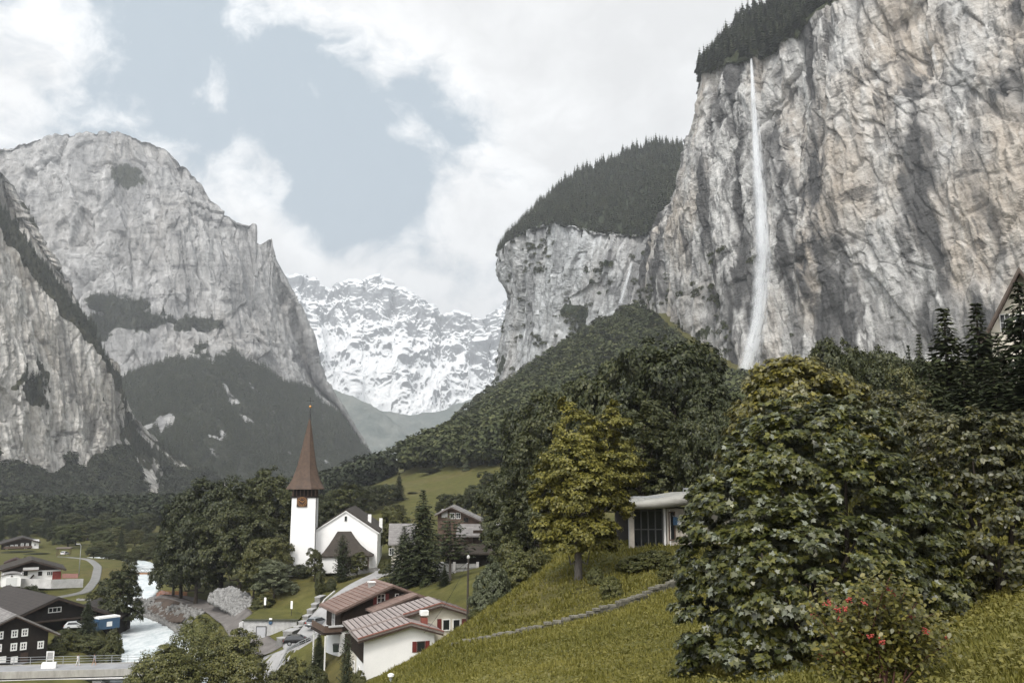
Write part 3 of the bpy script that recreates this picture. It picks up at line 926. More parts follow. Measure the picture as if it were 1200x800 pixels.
def lc(o, px, py, Y):
    """local point of thing o, on its own plane (distance Y at its origin), that is seen at photo pixel (px, py)"""
    O = np.array(o.location); a = o.rotation_euler.z
    ax, ay = np.array([math.cos(a), math.sin(a), 0]), np.array([-math.sin(a), math.cos(a), 0])
    d = at(px, py, 1.0)
    s = (O @ ay + (Y - O[1])) / (d @ ay)
    q = d * s - O
    return np.array([q @ ax, q @ ay, q[2]])

def window(par, c, w, h, n=(0, -1, 0), frame=TRIMW, shutters=None, bars=(1, 1), sw=.5, fw=.09, pane=GLASS, depth=.10):
    n = np.array(n, float); n /= np.linalg.norm(n)
    up = np.array([0, 0, 1.0]); r = np.cross(up, n)
    c = np.array(c, float)
    ax = [r, n, up]
    m = MB()
    for s in (-1, 1):
        m.box(c + r * s * (w / 2 - fw / 2) + n * depth / 2, (fw, depth, h), axes=ax)
        m.box(c + up * s * (h / 2 - fw / 2) + n * depth / 2, (w - 2 * fw, depth, fw), axes=ax)
    for k in range(bars[0]):
        m.box(c + r * (-(w / 2) + w * (k + 1) / (bars[0] + 1)) + n * depth * .38, (fw * .7, depth * .6, h - 2 * fw), axes=ax)
    for k in range(bars[1]):
        m.box(c + up * (-(h / 2) + h * (k + 1) / (bars[1] + 1)) + n * depth * .35, (w - 2 * fw, depth * .5, fw * .45), axes=ax)
    f = m.build('window', frame, par)
    MB().box(c + n * .015, (w - fw, .02, h - fw), axes=ax).build('pane', pane, f)
    if shutters is not None:
        for s in (-1, 1):
            MB().box(c + r * s * (w / 2 + sw / 2 + .04) + n * .05, (sw, .05, h), axes=ax).build('shutter', shutters, f)
    return f

def gable(par, x0, x1, y0, y1, z0, zl, zr, xa, za, over=.8, front=.8, th=.28, wall=WHITE, roof=TILER, trim=TRIMB, ribs=None, backover=.5, wall_name='wall'):
    """block with its gable towards -y; eave heights zl, zr at x0, x1; ridge at (xa, za)"""
    w = MB()
    w.prism([(x0, y0, z0), (x1, y0, z0), (x1, y0, zr), (xa, y0, za), (x0, y0, zl)], (0, y1 - y0, 0))
    wo = w.build(wall_name, wall, par)
    sl, sr = (za - zl) / (xa - x0), (za - zr) / (x1 - xa)
    el, er = (x0 - over, zl - sl * over), (x1 + over, zr - sr * over)
    e = .012
    rf = MB()
    ya, yb = y0 - front, y1 + backover
    sec = [(el[0], el[1] + e), (xa, za + e), (er[0], er[1] + e), (er[0], er[1] + th), (xa, za + th), (el[0], el[1] + th)]
    rf.prism([(x, ya, z) for x, z in sec], (0, yb - ya, 0))
    if ribs:
        for k in range(int((yb - ya) / ribs) + 1):
            yk = ya + .06 + k * ribs
            rf.prism([(el[0], yk, el[1] + th - .02), (xa, yk, za + th - .02), (xa, yk, za + th + .07), (el[0], yk, el[1] + th + .07)], (0, .10, 0))
            rf.prism([(er[0], yk, er[1] + th - .02), (er[0], yk, er[1] + th + .07), (xa, yk, za + th + .07), (xa, yk, za + th - .02)], (0, .10, 0))
    ro = rf.build('roof', roof, par)
    # barge boards below the roof edge, front and back
    for yk in (ya + .02, yb - .10):
        MB().prism([(el[0] + .05, yk, el[1] - .22), (xa, yk, za - .22), (er[0] - .05, yk, er[1] - .22), (er[0] - .05, yk, er[1]), (xa, yk, za), (el[0] + .05, yk, el[1])], (0, .08, 0)).build('bargeboard', trim, ro)
    return wo, ro

# ------------------------------------------------------------------ the white chalet below the meadow (two wings)
def white_chalet():
    Y = 110.0
    O = at(470, 795, Y)
    t = thing('chalet', 'white plastered chalet with rose tiled roof and red shutters just below the grass slope', 'house', O, R(19))
    x = lambda px, py=750, Yd=Y: lc(t, px, py, Yd)[0]
    z = lambda py, px=480, Yd=Y: lc(t, px, py, Yd)[2]
    xl, xr, xa = x(427), x(509, 760), x(480, 730)
    za = z(731)
    s = (z(730) - z(750, 414)) / (xa - x(414))
    zl = za - s * (xa - xl)
    zr = za - .30 * (xr - xa)
    gable(t, xl, xr, 0, 5.2, z(812), zl, zr, xa, za, .95, .9, .30, WHITE, TILEB, TRIMB, None)
    # standing battens of the long left slope: continue over the rear wing
    Yb = 115.2
    xb = lc(t, 515, 708, Yb)
    xr2 = lc(t, 549, 720, Yb)
    za2 = xb[2]
    zl2 = za2 - s * (xb[0] - xl)
    gable(t, xl + .02, xr2[0], 5.15, 10.8, z(812), zl2, za2 - .34 * (xr2[0] - xb[0]), xb[0], za2, .95, .9, .31, CREAM, TILEB, TRIMB, None, wall_name='rear_wall')
    bt = MB()
    for k in range(20):
        xk = xl - .90 + k * .62
        if xk > xb[0] - .2: break
        zk = za - s * (xa - xk) + .335
        if xk < xa: bt.box((xk, 1.72, zk), (.10, 5.1, .07))
        bt.box((xk, 7.8, za2 - s * (xb[0] - xk) + .345), (.10, 7.0, .07))
    for k in range(1, 6):
        xk = xb[0] + k * .75
        if xk < xr2[0] + .9:
            bt.box((xk, 7.8, za2 - .34 * (xk - xb[0]) + .335), (.10, 7.0, .07))
    bt.build('batten', pm('batten_dark', (.11, .085, .08), (.07, .055, .05), 2, .7), t)
    edm = pm('edge_tiles', (.28, .125, .10), (.20, .09, .07), 2, .7)
    for p_, q_ in (((xl - .95, -.95, zl - s * .95 + .34), (xa, -.95, za + .34)), ((xa, -.95, za + .34), (xr + .95, -.95, zr - .3 * .95 + .34)),
                   ((xa + .1, 4.2, za2 - s * (xb[0] - xa - .1) + .35), (xb[0], 4.2, za2 + .36)), ((xb[0], 4.2, za2 + .36), (xr2[0] + .95, 4.2, za2 - .34 * (xr2[0] + .95 - xb[0]) + .36))):
        MB().bar(p_, q_, .18, .12).build('tile_edge', edm, t)
    # front window
    window(t, lc(t, 493.2, 757, Y), 1.0, 1.25, frame=TRIMB, shutters=SHUT, bars=(0, 0), sw=.52, fw=.12)
    for px in (522.6, 534.6):
        window(t, lc(t, px, 731.5, Yb) + [0, -.10, 0], 1.05, 1.45, frame=TRIMW, bars=(0, 0), fw=.12)
    sh = MB()
    for px in (514.5, 543.4):
        c = lc(t, px, 731.5, Yb)
        sh.box(c + [0, -.12, 0], (.55, .06, 1.45))
        sh.build('shutter', SHUT, t); sh = MB()
    # chimney in the valley between the wings
    ch = MB().box(lc(t, 497, 724, 113) + [0, 0, -.7], (.75, .75, 1.6)).build('chimney', TRIMR, t)
    MB().box(lc(t, 497, 717.5, 113), (.95, .95, .55)).build('chimney_cap', TRIMW, ch)
    # plinth band and side door wall on the left
    MB().box((.5 * (lc(t, 505, 757, Yb)[0] + xr2[0]), 5.10, lc(t, 520, 752, Yb)[2]), (xr2[0] - xr - .2, .08, .12)).build('plinth', CONC, t)
    MB().box((xl - .03, 5.3, zl - 1.6), (.06, 10, 2.6)).build('boarding', WOODD, t)
    for yk in (3.0, 6.5):
        window(t, (xl - .02, yk, zl - 4.6), 1.0, 1.6, n=(-1, 0, 0), frame=TRIMW)
white_chalet()

# ------------------------------------------------------------------ the brown chalet behind it
def brown_chalet():
    Y = 126.0
    O = at(440, 760, Y)
    t = thing('chalet', 'dark timber chalet with red tiled roof and balcony beside the village lane', 'house', O, R(27))
    ap = lc(t, 458, 686, Y); el = lc(t, 399, 714, Y)
    s = (ap[2] - el[2]) / (ap[0] - el[0])
    xr = ap[0] + (ap[0] - el[0]) * .72
    z0 = -2.0
    zfl = lc(t, 420, 738, Y)[2]
    gable(t, el[0], xr, 0, 6.8, zfl, el[2], ap[2] - s * (xr - ap[0]), ap[0], ap[2], 1.0, 1.1, .30, WOODD, TILER, TRIMB, None)
    MB().box(((el[0] + xr) / 2, 3.4, (z0 + zfl) / 2 - .02), (xr - el[0] - .1, 6.6, zfl - z0 - .06)).build('base_wall', WHITE, t)
    bt = MB()
    for k in range(16):
        xk = el[0] - .9 + k * .62
        if xk < ap[0] - .1:
            bt.box((xk, 3.1, ap[2] - s * (ap[0] - xk) + .325), (.08, 8.3, .05))
    bt.build('batten', pm('batten_red', (.20, .11, .08), (.14, .075, .06), 2, .7), t)
    window(t, lc(t, 446.3, 702.5, Y) + [0, -.02, 0], 1.15, 1.6, shutters=SHUT, bars=(1, 2), sw=.5)
    window(t, lc(t, 465, 698.5, Y) + [0, -.02, 0], .55, .8, bars=(0, 0))
    ch = MB().box(lc(t, 435.5, 689, 129.5), (.8, .8, 1.8)).build('chimney', CONC, t)
    MB().box(lc(t, 435.5, 681.5, 129.5), (.98, .98, .16)).build('chimney_cap', TRIMW, ch)
    # lower wing in front on the right
    a2 = lc(t, 488, 697.5, 123); x0 = lc(t, 441, 716, 123)
    s2 = (a2[2] - x0[2]) / (a2[0] - x0[0])
    gable(t, x0[0], a2[0] + 2.2, -3.0, -.02, zfl - 1, x0[2], a2[2] - .5 * 2.2, a2[0], a2[2], .6, .5, .26, WOODD, TILER, TRIMB, None, backover=-.01, wall_name='wing_wall')
    # balcony on the left corner
    bz = lc(t, 390, 741, Y)[2]
    bx0 = lc(t, 378, 738, Y)[0]
    b = MB().box(((bx0 + el[0]) / 2 - .1, 2.2, bz), (el[0] - bx0 + .2, 6.4, .18))
    bo = b.build('balcony', WOODD, t)
    r = MB()
    r.box((bx0 - .02, 2.2, bz + .65), (.07, 6.4, .85))
    r.box(((bx0 + el[0]) / 2, -1.05, bz + .65), (el[0] - bx0, .07, .85))
    r.build('railing', WOODM, bo)
    MB().box(((bx0 + el[0]) / 2 + .3, -1.14, bz + 1.0), (2.0, .25, .22)).build('flower_box', CONCL, bo)
    for yk in (-.9, 5.0):
        MB().box((bx0 + .15, yk, (bz + z0) / 2 - .1), (.16, .16, bz - z0 - .2)).build('post', TRIMW, bo)
    d = window(t, (el[0] - .02, 3.0, bz + 1.25), 1.2, 1.9, n=(-1, 0, 0))
    w = MB().box((el[0] + 1.2, -.06, zfl - 1.3), (1.0, .08, 2.0)).build('door', TRIMB, t)
    MB().box((el[0] + 1.55, -.12, zfl - 1.3), (.05, .06, .2)).build('handle', STEEL, w)
brown_chalet()

# ------------------------------------------------------------------ church
def church():
    Y = 184.0
    O = at(404, 664, Y)
    t = thing('church', 'white church with slender brown spire, clock and low dark porch roof', 'church', O, R(6))
    c = lambda px, py, Yd=Y: lc(t, px, py, Yd)
    xl, xr = c(365.5, 640)[0], c(442, 640)[0]
    ap = c(405.4, 598)
    zl, zr = c(366, 623)[2], c(442, 622.5)[2]
    gable(t, xl, xr, 0, 26, -1.5, zl, zr, ap[0], ap[2], .45, .35, .3, WHITE, TILEN, TRIMW, None)
    # slit window in the gable
    window(t, c(405.3, 607.5), .5, 1.05, frame=CONC, bars=(0, 0), fw=.06)
    # small dormers and chimney on the right slope
    for px, py, yk in ((431, 611, 7.0), (443.5, 617, 12.0)):
        k = c(px, py)
        MB().box((k[0], yk, k[2] - .3), (.7, .7, 3.0)).build('chimney', WHITE, t)
    # porch: bell shaped roof
    prof = [(0, 622.2, 395.6, 411.6), (.35, 630, 391, 416.5), (.62, 638, 386, 423), (.82, 644.5, 381.2, 430.5), (1.0, 649, 376.8, 438.3)]
    vs, fs = [], []
    depth = 4.2
    for f, py, pl, pr in prof:
        zz = c(400, py)[2]
        yy_ = -.02 - depth * f
        sc_ = (Y + yy_) / Y
        a, b = c(pl, py)[0] * 1.0, c(pr, py)[0] * 1.0
        vs += [(a, -.02, zz), (a + .02, yy_, zz), (b - .02, yy_, zz), (b, -.02, zz)]
    for i in range(len(prof) - 1):
        q = i * 4
        for k in range(3):
            fs.append((q + k, q + k + 1, q + k + 5, q + k + 4))
    n = len(vs)
    e = (len(prof) - 1) * 4
    vs += [(v[0], v[1], v[2] - .22) for v in vs[e:e + 4]]
    for k in range(3):
        fs.append((e + k, e + k + 1, n + k + 1, n + k))
    fs += [(n + 3, n + 2, n + 1, n)]
    fs.append((0, 3, 2, 1))
    pr = MB().add(vs, fs).build('porch_roof', TILEN, t)
    zt = c(400, 650)[2] - .15
    m = MB().box((c(380.5, 655)[0] + 1.4, -2.0, zt / 2 - .4), (3.0, 3.4, zt + .8)); m.build('porch_wall', WHITE, t)
    m = MB().box((c(427, 655)[0], -1.0, zt / 2 - .4), (2.4, 1.6, zt + .8))
    m.build('porch_wall', WHITE, t)
    for px in (432.5, 408):
        MB().box((c(px, 655)[0], -3.7, zt / 2 - .4), (.32, .32, zt + .8)).build('porch_post', TRIMB, t)
    dr = MB().box((c(413, 657)[0], -.06, 1.1), (1.8, .1, 2.2)).build('door', TRIMB, t)
    MB().box((c(413, 657)[0] + .5, -.14, 1.1), (.06, .07, .25)).build('handle', GOLD, dr)
    # tower
    Yt = 181.5
    tw = lambda px, py: lc(t, px, py, Yt)
    zt0 = -1.5
    ztop = tw(354, 583.2)[2]
    x0, x1 = tw(339.2, 640)[0], tw(368.8, 640)[0]
    xm = (x0 + x1) / 2
    W = x1 - x0
    yb = Yt - Y
    ym = yb + W / 2
    tw_o = MB().prism([(x0, yb, zt0), (x1, yb, zt0), (x1 - .12, yb + .06, ztop), (x0 + .12, yb + .06, ztop)], (0, W, 0)).build('tower', WHITE, t)
    MB().tube([(x1 + .12, yb - .05, -1), (x1 + .02, yb - .05, ztop + .3)], .07, 6).build('downpipe', DARKM, tw_o)
    # belfry: dark boarded band with an open arcade
    zb = tw(354, 573.5)[2]
    hb = zb - ztop
    b = MB().box((xm, ym, ztop + hb / 2), (W - .9, W - .9, hb))
    bo = b.build('belfry', WOODB, tw_o)
    a = MB()
    for k in range(7):
        xk = xm - W / 2 + .25 + k * (W - .5) / 6
        for yk in (ym - W / 2 + .25, ym + W / 2 - .25):
            a.box((xk, yk, ztop + hb * .55), (.16, .16, hb * .85))
    for k in range(1, 6):
        yk = ym - W / 2 + .25 + k * (W - .5) / 6
        for xk in (xm - W / 2 + .25, xm + W / 2 - .25):
            a.box((xk, yk, ztop + hb * .55), (.16, .16, hb * .85))
    a.build('arcade', WOODM, bo)
    s = MB().box((xm, ym, ztop + hb * .12), (W + .25, W + .25, hb * .22)); s.build('sill', WOODB, bo)
    # spire
    zs = tw(354, 573)[2]
    half = (tw(376.6, 573)[0] - tw(332.2, 573)[0]) / 2
    ztip = tw(357, 490)[2]
    H = ztip - zs
    prof = [(1.0, 0.0), (.985, .012), (.86, .065), (.72, .14), (.60, .23), (.49, .34), (.385, .48), (.28, .64), (.175, .80), (.085, .94), (.04, 1.0)]
    cx, cyy = xm, ym
    lean = .35
    sp = MB()
    vs, fs = [], []
    nn = 8
    for q, (r_, h_) in enumerate(prof):
        for k in range(nn):
            ang = 2 * math.pi * (k + .5) / nn
            rr = r_ * half / math.cos(math.pi / nn) * (1.0 if h_ > .1 else 1.0)
            vs.append((cx + lean * h_ + rr * math.cos(ang), cyy + rr * math.sin(ang), zs + H * h_))
    for i in range(len(prof) - 1):
        for k in range(nn):
            fs.append((i * nn + k, i * nn + (k + 1) % nn, (i + 1) * nn + (k + 1) % nn, (i + 1) * nn + k))
    fs.append(tuple(range(nn - 1, -1, -1)))
    sp.add(vs, fs)
    so_ = sp.build('spire', SHING, tw_o)
    zb2 = tw(357, 476.5)[2]
    f = MB().tube([(cx + lean, cyy, ztip - .3), (cx + lean, cyy, zb2)], [.17, .09], 8)
    f.build('spire_tip', DARKM, so_)
    MB().lathe([(0.01, -.32), (.22, -.22), (.32, 0), (.22, .22), (.01, .32)], 12, (cx + lean, cyy, zb2 + .2)).build('ball', GOLD, so_)
    zc_ = tw(357, 464)[2]
    cr = MB().bar((cx + lean, cyy, zb2 + .4), (cx + lean, cyy, zc_), .10)
    cr.bar((cx + lean - .75, cyy, zc_ - .75), (cx + lean + .75, cyy, zc_ - .75), .10)
    cr.build('cross', DARKM, so_)
    # clock
    cl = tw(354, 587.6)
    d = MB().box((cl[0], yb - .05, cl[2]), (2.05, .22, 2.05)).build('clock', CLOCK, tw_o)
    m = MB()
    for k in range(12):
        an = math.pi * 2 * k / 12
        p = np.array([cl[0] + .80 * math.sin(an), yb - .19, cl[2] + .80 * math.cos(an)])
        q = np.array([cl[0] + .58 * math.sin(an), yb - .19, cl[2] + .58 * math.cos(an)])
        m.bar(p, q, .05, .13)
    for k in range(24):
        a0, a1 = math.pi * 2 * k / 24, math.pi * 2 * (k + 1) / 24
        m.bar((cl[0] + .92 * math.sin(a0), yb - .18, cl[2] + .92 * math.cos(a0)), (cl[0] + .92 * math.sin(a1), yb - .18, cl[2] + .92 * math.cos(a1)), .04, .06)
    m.build('numeral_ring', GOLD, d)
    m = MB()
    m.bar((cl[0] + .1, yb - .22, cl[2] - .05), (cl[0] - .62, yb - .22, cl[2] + .35), .05, .10)
    m.bar((cl[0], yb - .22, cl[2] - .1), (cl[0] + .42, yb - .22, cl[2] + .14), .05, .12)
    m.build('clock_hand', GOLD, d)
church()

# low churchyard wall and steps
def wall_line(name, label, cat, pts, h, th, mat, cap=None, group=None):
    """free standing wall following the ground through points (x, y, z base)"""
    c0 = np.mean(np.array(pts, float), 0)
    o = thing(name, label, cat, c0, 0, group)
    m = MB(); k = MB()
    for a, b in zip(pts[:-1], pts[1:]):
        a, b = np.array(a, float) - c0, np.array(b, float) - c0
        d = b - a; d[2] = 0; d /= np.linalg.norm(d)
        nrm = np.array([-d[1], d[0], 0]) * th / 2
        m.prism([a - nrm - [0, 0, .6], b - nrm - [0, 0, .6], b - nrm + [0, 0, h], a - nrm + [0, 0, h]], nrm * 2)
        if cap is not None:
            k.prism([a - nrm * 1.4 + [0, 0, h + .004], b - nrm * 1.4 + [0, 0, h + .004], b - nrm * 1.4 + [0, 0, h + .14], a - nrm * 1.4 + [0, 0, h + .14]], nrm * 2.8)
    m.build('wall_face', mat, o)
    if cap is not None: k.build('coping', cap, o)
    return o
wall_line('churchyard_wall', 'low grey churchyard wall in front of the white church porch', 'wall', [gpos(p, 178) for p in (402, 418, 430, 443)], .8, .35, STONE, CONC)

# ------------------------------------------------------------------ house on the slope behind the conifers
def slope_house():
    Y = 160.0
    O = at(545, 676, Y)
    t = thing('chalet', 'tiered timber chalet with grey shingle roofs among trees above the lane', 'house', O)
    c = lambda px, py, Yd=Y: lc(t, px, py, Yd)
    # upper house: gable
    a = c(529, 594, 166); l = c(513, 602, 166); r = c(570, 613, 166)
    gable(t, l[0], r[0], 6, 14, c(540, 640, 166)[2], l[2], r[2], a[0], a[2], .5, 1.0, .3, WOODM, TILEG, TRIMB, wall_name='upper_wall')
    for px in (530, 537):
        window(t, c(px, 604, 166) + [0, -.02, 0], .9, 1.1, bars=(1, 1))
    MB().box(c(521, 601, 166) + [0, -.06, 0], (1.1, .08, 1.5)).build('shutter', CONCL, t)
    window(t, c(546, 609, 166) + [0, -.02, 0], .9, .9, frame=TRIMB, bars=(1, 0))
    # middle roof
    def leanto(pa, pb, y_lo, y_hi, mat, name='roof', th=.3):
        z_hi, z_lo = pa[2], pb[2]
        MB().prism([(pa[0], y_hi, z_hi), (pa[0], y_lo, z_lo), (pa[0], y_lo, z_lo - th), (pa[0], y_hi, z_hi - th)], (pb[0] - pa[0], 0, 0)).build(name, mat, t)
    p1, p2 = c(536, 613.5, 165), c(592, 627, 160.5)
    leanto(p1, p2, .5, 5.6, TILEG)
    MB().box(((c(556, 630)[0] + c(586, 630)[0]) / 2, 3.6, c(570, 634)[2]), (c(586, 630)[0] - c(552, 630)[0], 4.4, 3.6)).build('middle_wall', WOODD, t)
    window(t, (c(566, 632)[0], 1.38, c(566, 633)[2]), 1.3, .8, bars=(1, 0), frame=TRIMB)
    p1, p2 = c(518, 637, 160.5), c(581, 648, 157)
    leanto(p1, p2, -2.6, 1.2, TILEN, 'lower_roof')
    MB().box(((c(522, 655)[0] + c(574, 655)[0]) / 2, .8, c(540, 655)[2]), (c(574, 655)[0] - c(522, 655)[0], 3.2, 2.6)).build('lower_wall', WOODB, t)
    MB().box(((c(507, 668)[0] + c(561, 668)[0]) / 2, .6, c(530, 668)[2] - .9), (c(561, 668)[0] - c(507, 668)[0], 4.0, 4.3)).build('basement', CONC, t)
    for px in (508.5, 533, 560):
        MB().box((c(px, 668)[0], -1.6, c(px, 668)[2] - .5), (.45, .4, 4.2)).build('pillar', CONCL, t)
    m = MB()
    m.box(((c(533, 666)[0] + c(560, 666)[0]) / 2, -1.65, c(540, 663)[2]), (c(560, 666)[0] - c(533, 666)[0] - .6, .08, .1))
    m.box(((c(533, 666)[0] + c(560, 666)[0]) / 2, -1.65, c(540, 667)[2]), (c(560, 666)[0] - c(533, 666)[0] - .6, .08, .1))
    m.build('railing', STEEL, t)
    # pale splayed ornament on the grey roof
    o = at(584, 619, 162.2)
    st = MB()
    pts = []
    for k in range(12):
        an = 2 * math.pi * k / 12
        rr = .85 if k % 2 == 0 else .38
        pts.append((rr * math.cos(an), 0, rr * math.sin(an) * .9 + .8))
    st.prism(pts, (0, .12, 0))
    tag(st.build('roof_ornament', TRIMW, None, loc=o), 'white star-shaped ornament lying on the grey shingle roof', 'ornament')
slope_house()

def grey_roof_house():
    Y = 172.0
    O = at(463, 660, Y)
    t = thing('house', 'grey shingle roofed house half hidden behind the dark conifers beside the church', 'house', O)
    a, b = lc(t, 456, 613, 178), lc(t, 455, 637, 171)
    x1 = lc(t, 486, 620, 175)[0]
    MB().prism([(a[0], 6, a[2]), (b[0], -1, b[2]), (b[0], -1, b[2] - .3), (a[0], 6, a[2] - .3)], (x1 - a[0], 0, 0)).build('roof', TILEG, t)
    MB().prism([(b[0] + .5, 0, -1), (b[0] + .5, 9, -1), (b[0] + .5, 9, b[2] - .2), (b[0] + .5, 6, a[2] - .35), (b[0] + .5, 0, b[2] - .05)], (x1 - a[0] - 1, 0, 0)).build('wall', CREAM, t)
    window(t, (lc(t, 459, 645, Y)[0], 0, 2.2), 1.0, 1.3)
grey_roof_house()

# ------------------------------------------------------------------ chalets on the far bank
def far_bank():
    # black timber chalet at the lower left
    Y = 150.0
    O = at(30, 777, Y)
    t = thing('chalet', 'near black timber chalet with white windows standing beside the road bridge', 'house', O, R(42))
    c = lambda px, py, Yd=Y: lc(t, px, py, Yd)
    a, l, r = c(17.5, 721), c(-26, 742), c(57, 738)
    gable(t, l[0], r[0], 0, 13, -1, l[2], r[2], a[0], a[2], 1.6, 1.0, .3, WOODB, TILEG, TRIMB)
    for px, py in ((17, 742), (29, 740.5), (16, 757.5), (27.3, 756.5), (47.5, 755), (0, 744), (-2, 759)):
        window(t, c(px, py) + [0, -.02, 0], .95, 1.2, bars=(1, 1), fw=.2)
    for px, w_ in ((2, 1.2), (16.5, 1.0)):
        MB().box(c(px, 772.5) + [0, -.06, 0], (w_, .1, 1.0)).build('menu_board', TRIMW, t)
    dr = MB().box(c(28, 772) + [0, -.06, 0], (1.1, .1, 2.1)).build('door', TRIMB, t)
    # brown long chalet behind
    O = at(62, 742, 176)
    t = thing('chalet', 'broad dark roofed chalet with deep carport behind the hedge by the river', 'house', O, R(47))
    zt = 7.0
    gable(t, -8, 8, 0, 26, -1, 3.4, 3.4, 0, zt - .4, 1.2, 1.6, .35, WOODB, TILED, TRIMB)
    window(t, (0, -.02, 4.4), 2.4, 1.0, bars=(2, 0), fw=.14)
    MB().box((1.5, -.9, 2.55), (13, 1.9, .2)).build('balcony', WOODD, t)
    MB().box((2.2, -.04, .9), (9.0, .1, 2.9)).build('carport', pm('painted_carport_shade', (.012, .010, .009), (.008, .007, .006), 2, .9), t)  # flat dark sheet on the wall: shade of the carport opening put into colour
    for xk in (-3.4, 4.6):
        MB().box((xk, -1.2, .75), (.22, .22, 3.3)).build('post', WOODM, t)
    d = MB().box((-3.0, -.12, .8), (1.3, .12, 2.0)).build('door', TRIMW, t)
    # low annexe to its right
    O = at(104, 740, 184)
    t = thing('barn', 'low black barn with a shallow dark roof beside the blue lorry', 'barn', O, R(8))
    gable(t, -5, 5.5, 0, 9, -1, 3.4, 3.0, -1, 5.2, .8, .7, .3, WOODB, TILED, TRIMB)
    d = MB().box((1, -.05, 1.2), (2.4, .1, 2.4)).build('door', WOODD, t)
    # white and red chalet on the meadow
    Y = 235.0
    O = at(36, 681, Y)
    t = thing('chalet', 'brown roofed chalet with white ground floor and a red panel on the far meadow', 'house', O, R(30))
    c = lambda px, py, Yd=Y: lc(t, px, py, Yd)
    a, l, r = c(37.5, 656.5), c(2, 669), c(71.5, 667)
    zf = c(36, 668.5)[2]
    gable(t, l[0], r[0], 0, 12, zf, l[2] + .3, r[2] + .3, a[0], a[2], 1.2, 1.6, .3, WOODD, TILEN, TRIMB)
    MB().box(((l[0] + r[0]) / 2, 6, zf / 2 - .5), (r[0] - l[0] - .1, 11.9, zf + 1 - .02)).build('base_wall', WHITE, t)
    MB().box((c(66.5, 673)[0], -.1, c(66, 674.5)[2]), (2.0, .2, 2.4)).build('panel', REDP, t)
    for px in (23, 30, 47, 57, 61):
        window(t, c(px, 671.5) + [0, -.02, 0], .95, 1.1, frame=TRIMB if px < 50 else TRIMW, bars=(1, 0), fw=.12)
    b = MB().box(c(36, 667.3) + [0, -.7, 0], (3.6, 1.4, .16)).build('balcony', WOODM, t)
    MB().box(c(36, 665.5) + [0, -1.35, 0], (3.6, .08, .7)).build('railing', CONCL, b)
    st = MB()
    for k in range(6):
        st.box(c(34 + k * 1.0, 679 - k * 1.1) + [0, -.7, 0], (.36, .9, .3))
    st.build('stair', WOODD, t)
    # roof of a building behind it
    O = at(17, 668, 262)
    t = thing('shed', 'maroon roofed shed just behind the brown roofed chalet', 'shed', O, R(28))
    gable(t, -2.4, 2.4, 0, 5, -1, 2.2, 2.2, 0, 3.2, .5, .5, .2, WOODD, pm('maroon_roof', (.055, .03, .03), (.035, .02, .02), 1, .7), TRIMB)
    MB().box((0, -.04, .8), (1.2, .08, 1.9)).build('door', WOODM, t)
    # small white garage
    O = at(13, 686, 222)
    t = thing('garage', 'small white garage with a curved grey roof in front of the brown roofed chalet', 'garage', O, R(28))
    MB().box((0, 2.5, 1.2), (4.0, 5, 2.8)).build('wall', WHITE, t)
    pts = [(-2.3 + 4.6 * k / 10, -.3, 2.45 + .55 * math.sin(math.pi * k / 10)) for k in range(11)]
    MB().prism(pts + [(x_, y_, z_ - .14) for x_, y_, z_ in reversed(pts)], (0, 5.6, 0)).build('roof', TILEG, t)
    MB().box((.0, -.04, .9), (2.3, .08, 2.0)).build('door', pm('pale_door', (.62, .62, .61), (.55, .55, .54), 2, .6, wave=(2.5, 'Z', .2)), t)
    window(t, (0, -.03, 2.3), .4, .3, frame=TRIMB, bars=(0, 0))
    wall_line('garden_wall', 'pale grey garden wall along the lane under the white and red chalet', 'wall', [at(24, 685, 226), at(60, 686.3, 226), at(97, 685, 232)], 1.55, .3, CONCL, None)
    # picket fence
    f = thing('fence', 'faded pink picket fence to the right of the brown roofed chalet', 'fence', at(82, 677, 233))
    m = MB(); m2 = MB()
    xs = np.linspace(lc(f, 73, 677, 233)[0], lc(f, 91, 677, 233)[0], 22)
    for xk in xs: m.box((xk, 0, .55), (.13, .05, 1.15))
    for zk in (.3, .85): m2.box((xs.mean(), .05, zk), (xs[-1] - xs[0], .05, .09))
    m.build('picket', pm('faded_pink', (.34, .17, .15), (.25, .12, .11), 3, .8), f); m2.build('rail', WOODM, f)
    # far chalet
    Y = 400.0
    O = at(23, 645, Y)
    t = thing('chalet', 'distant brown chalet with pale balconies in front of the dark wood', 'house', O, R(30))
    c = lambda px, py, Yd=Y: lc(t, px, py, Yd)
    a, l, r = c(27, 630), c(2, 637), c(44, 634.5)
    gable(t, l[0], r[0], 0, 14, -1, l[2], r[2], a[0], a[2], 1.2, 1.6, .35, WOODD, TILED, TRIMB)
    MB().box((c(41, 640)[0], -.15, c(41, 639)[2]), (2.9, .3, 5.4)).build('bay', WHITE, t)
    for px, py in ((8, 641.5), (14, 640), (19, 639.5), (26, 638), (32, 638), (30, 642), (41, 638)):
        window(t, c(px, py) + [0, -.02 if px != 41 else -.31, 0], 1.1, 1.3, bars=(1, 0), fw=.25)
    b = MB().box(c(21, 640.8) + [0, -.6, 0], (11, 1.2, .9)).build('balcony', WOODM, t)
    # carport and lone sheds
    O = at(74, 650, 345)
    t = thing('carport', 'flat roofed open carport beside the loop of the lane', 'carport', O, R(20))
    MB().box((0, 2, 2.5), (5.2, 5, .35)).build('roof', pm('carport_roof', (.16, .13, .11), (.11, .09, .08), 1, .8), t)
    for sx in (-2.2, 2.2):
        for sy in (0, 4): MB().box((sx, sy, 1.0), (.2, .2, 2.7)).build('post', WOODM, t)
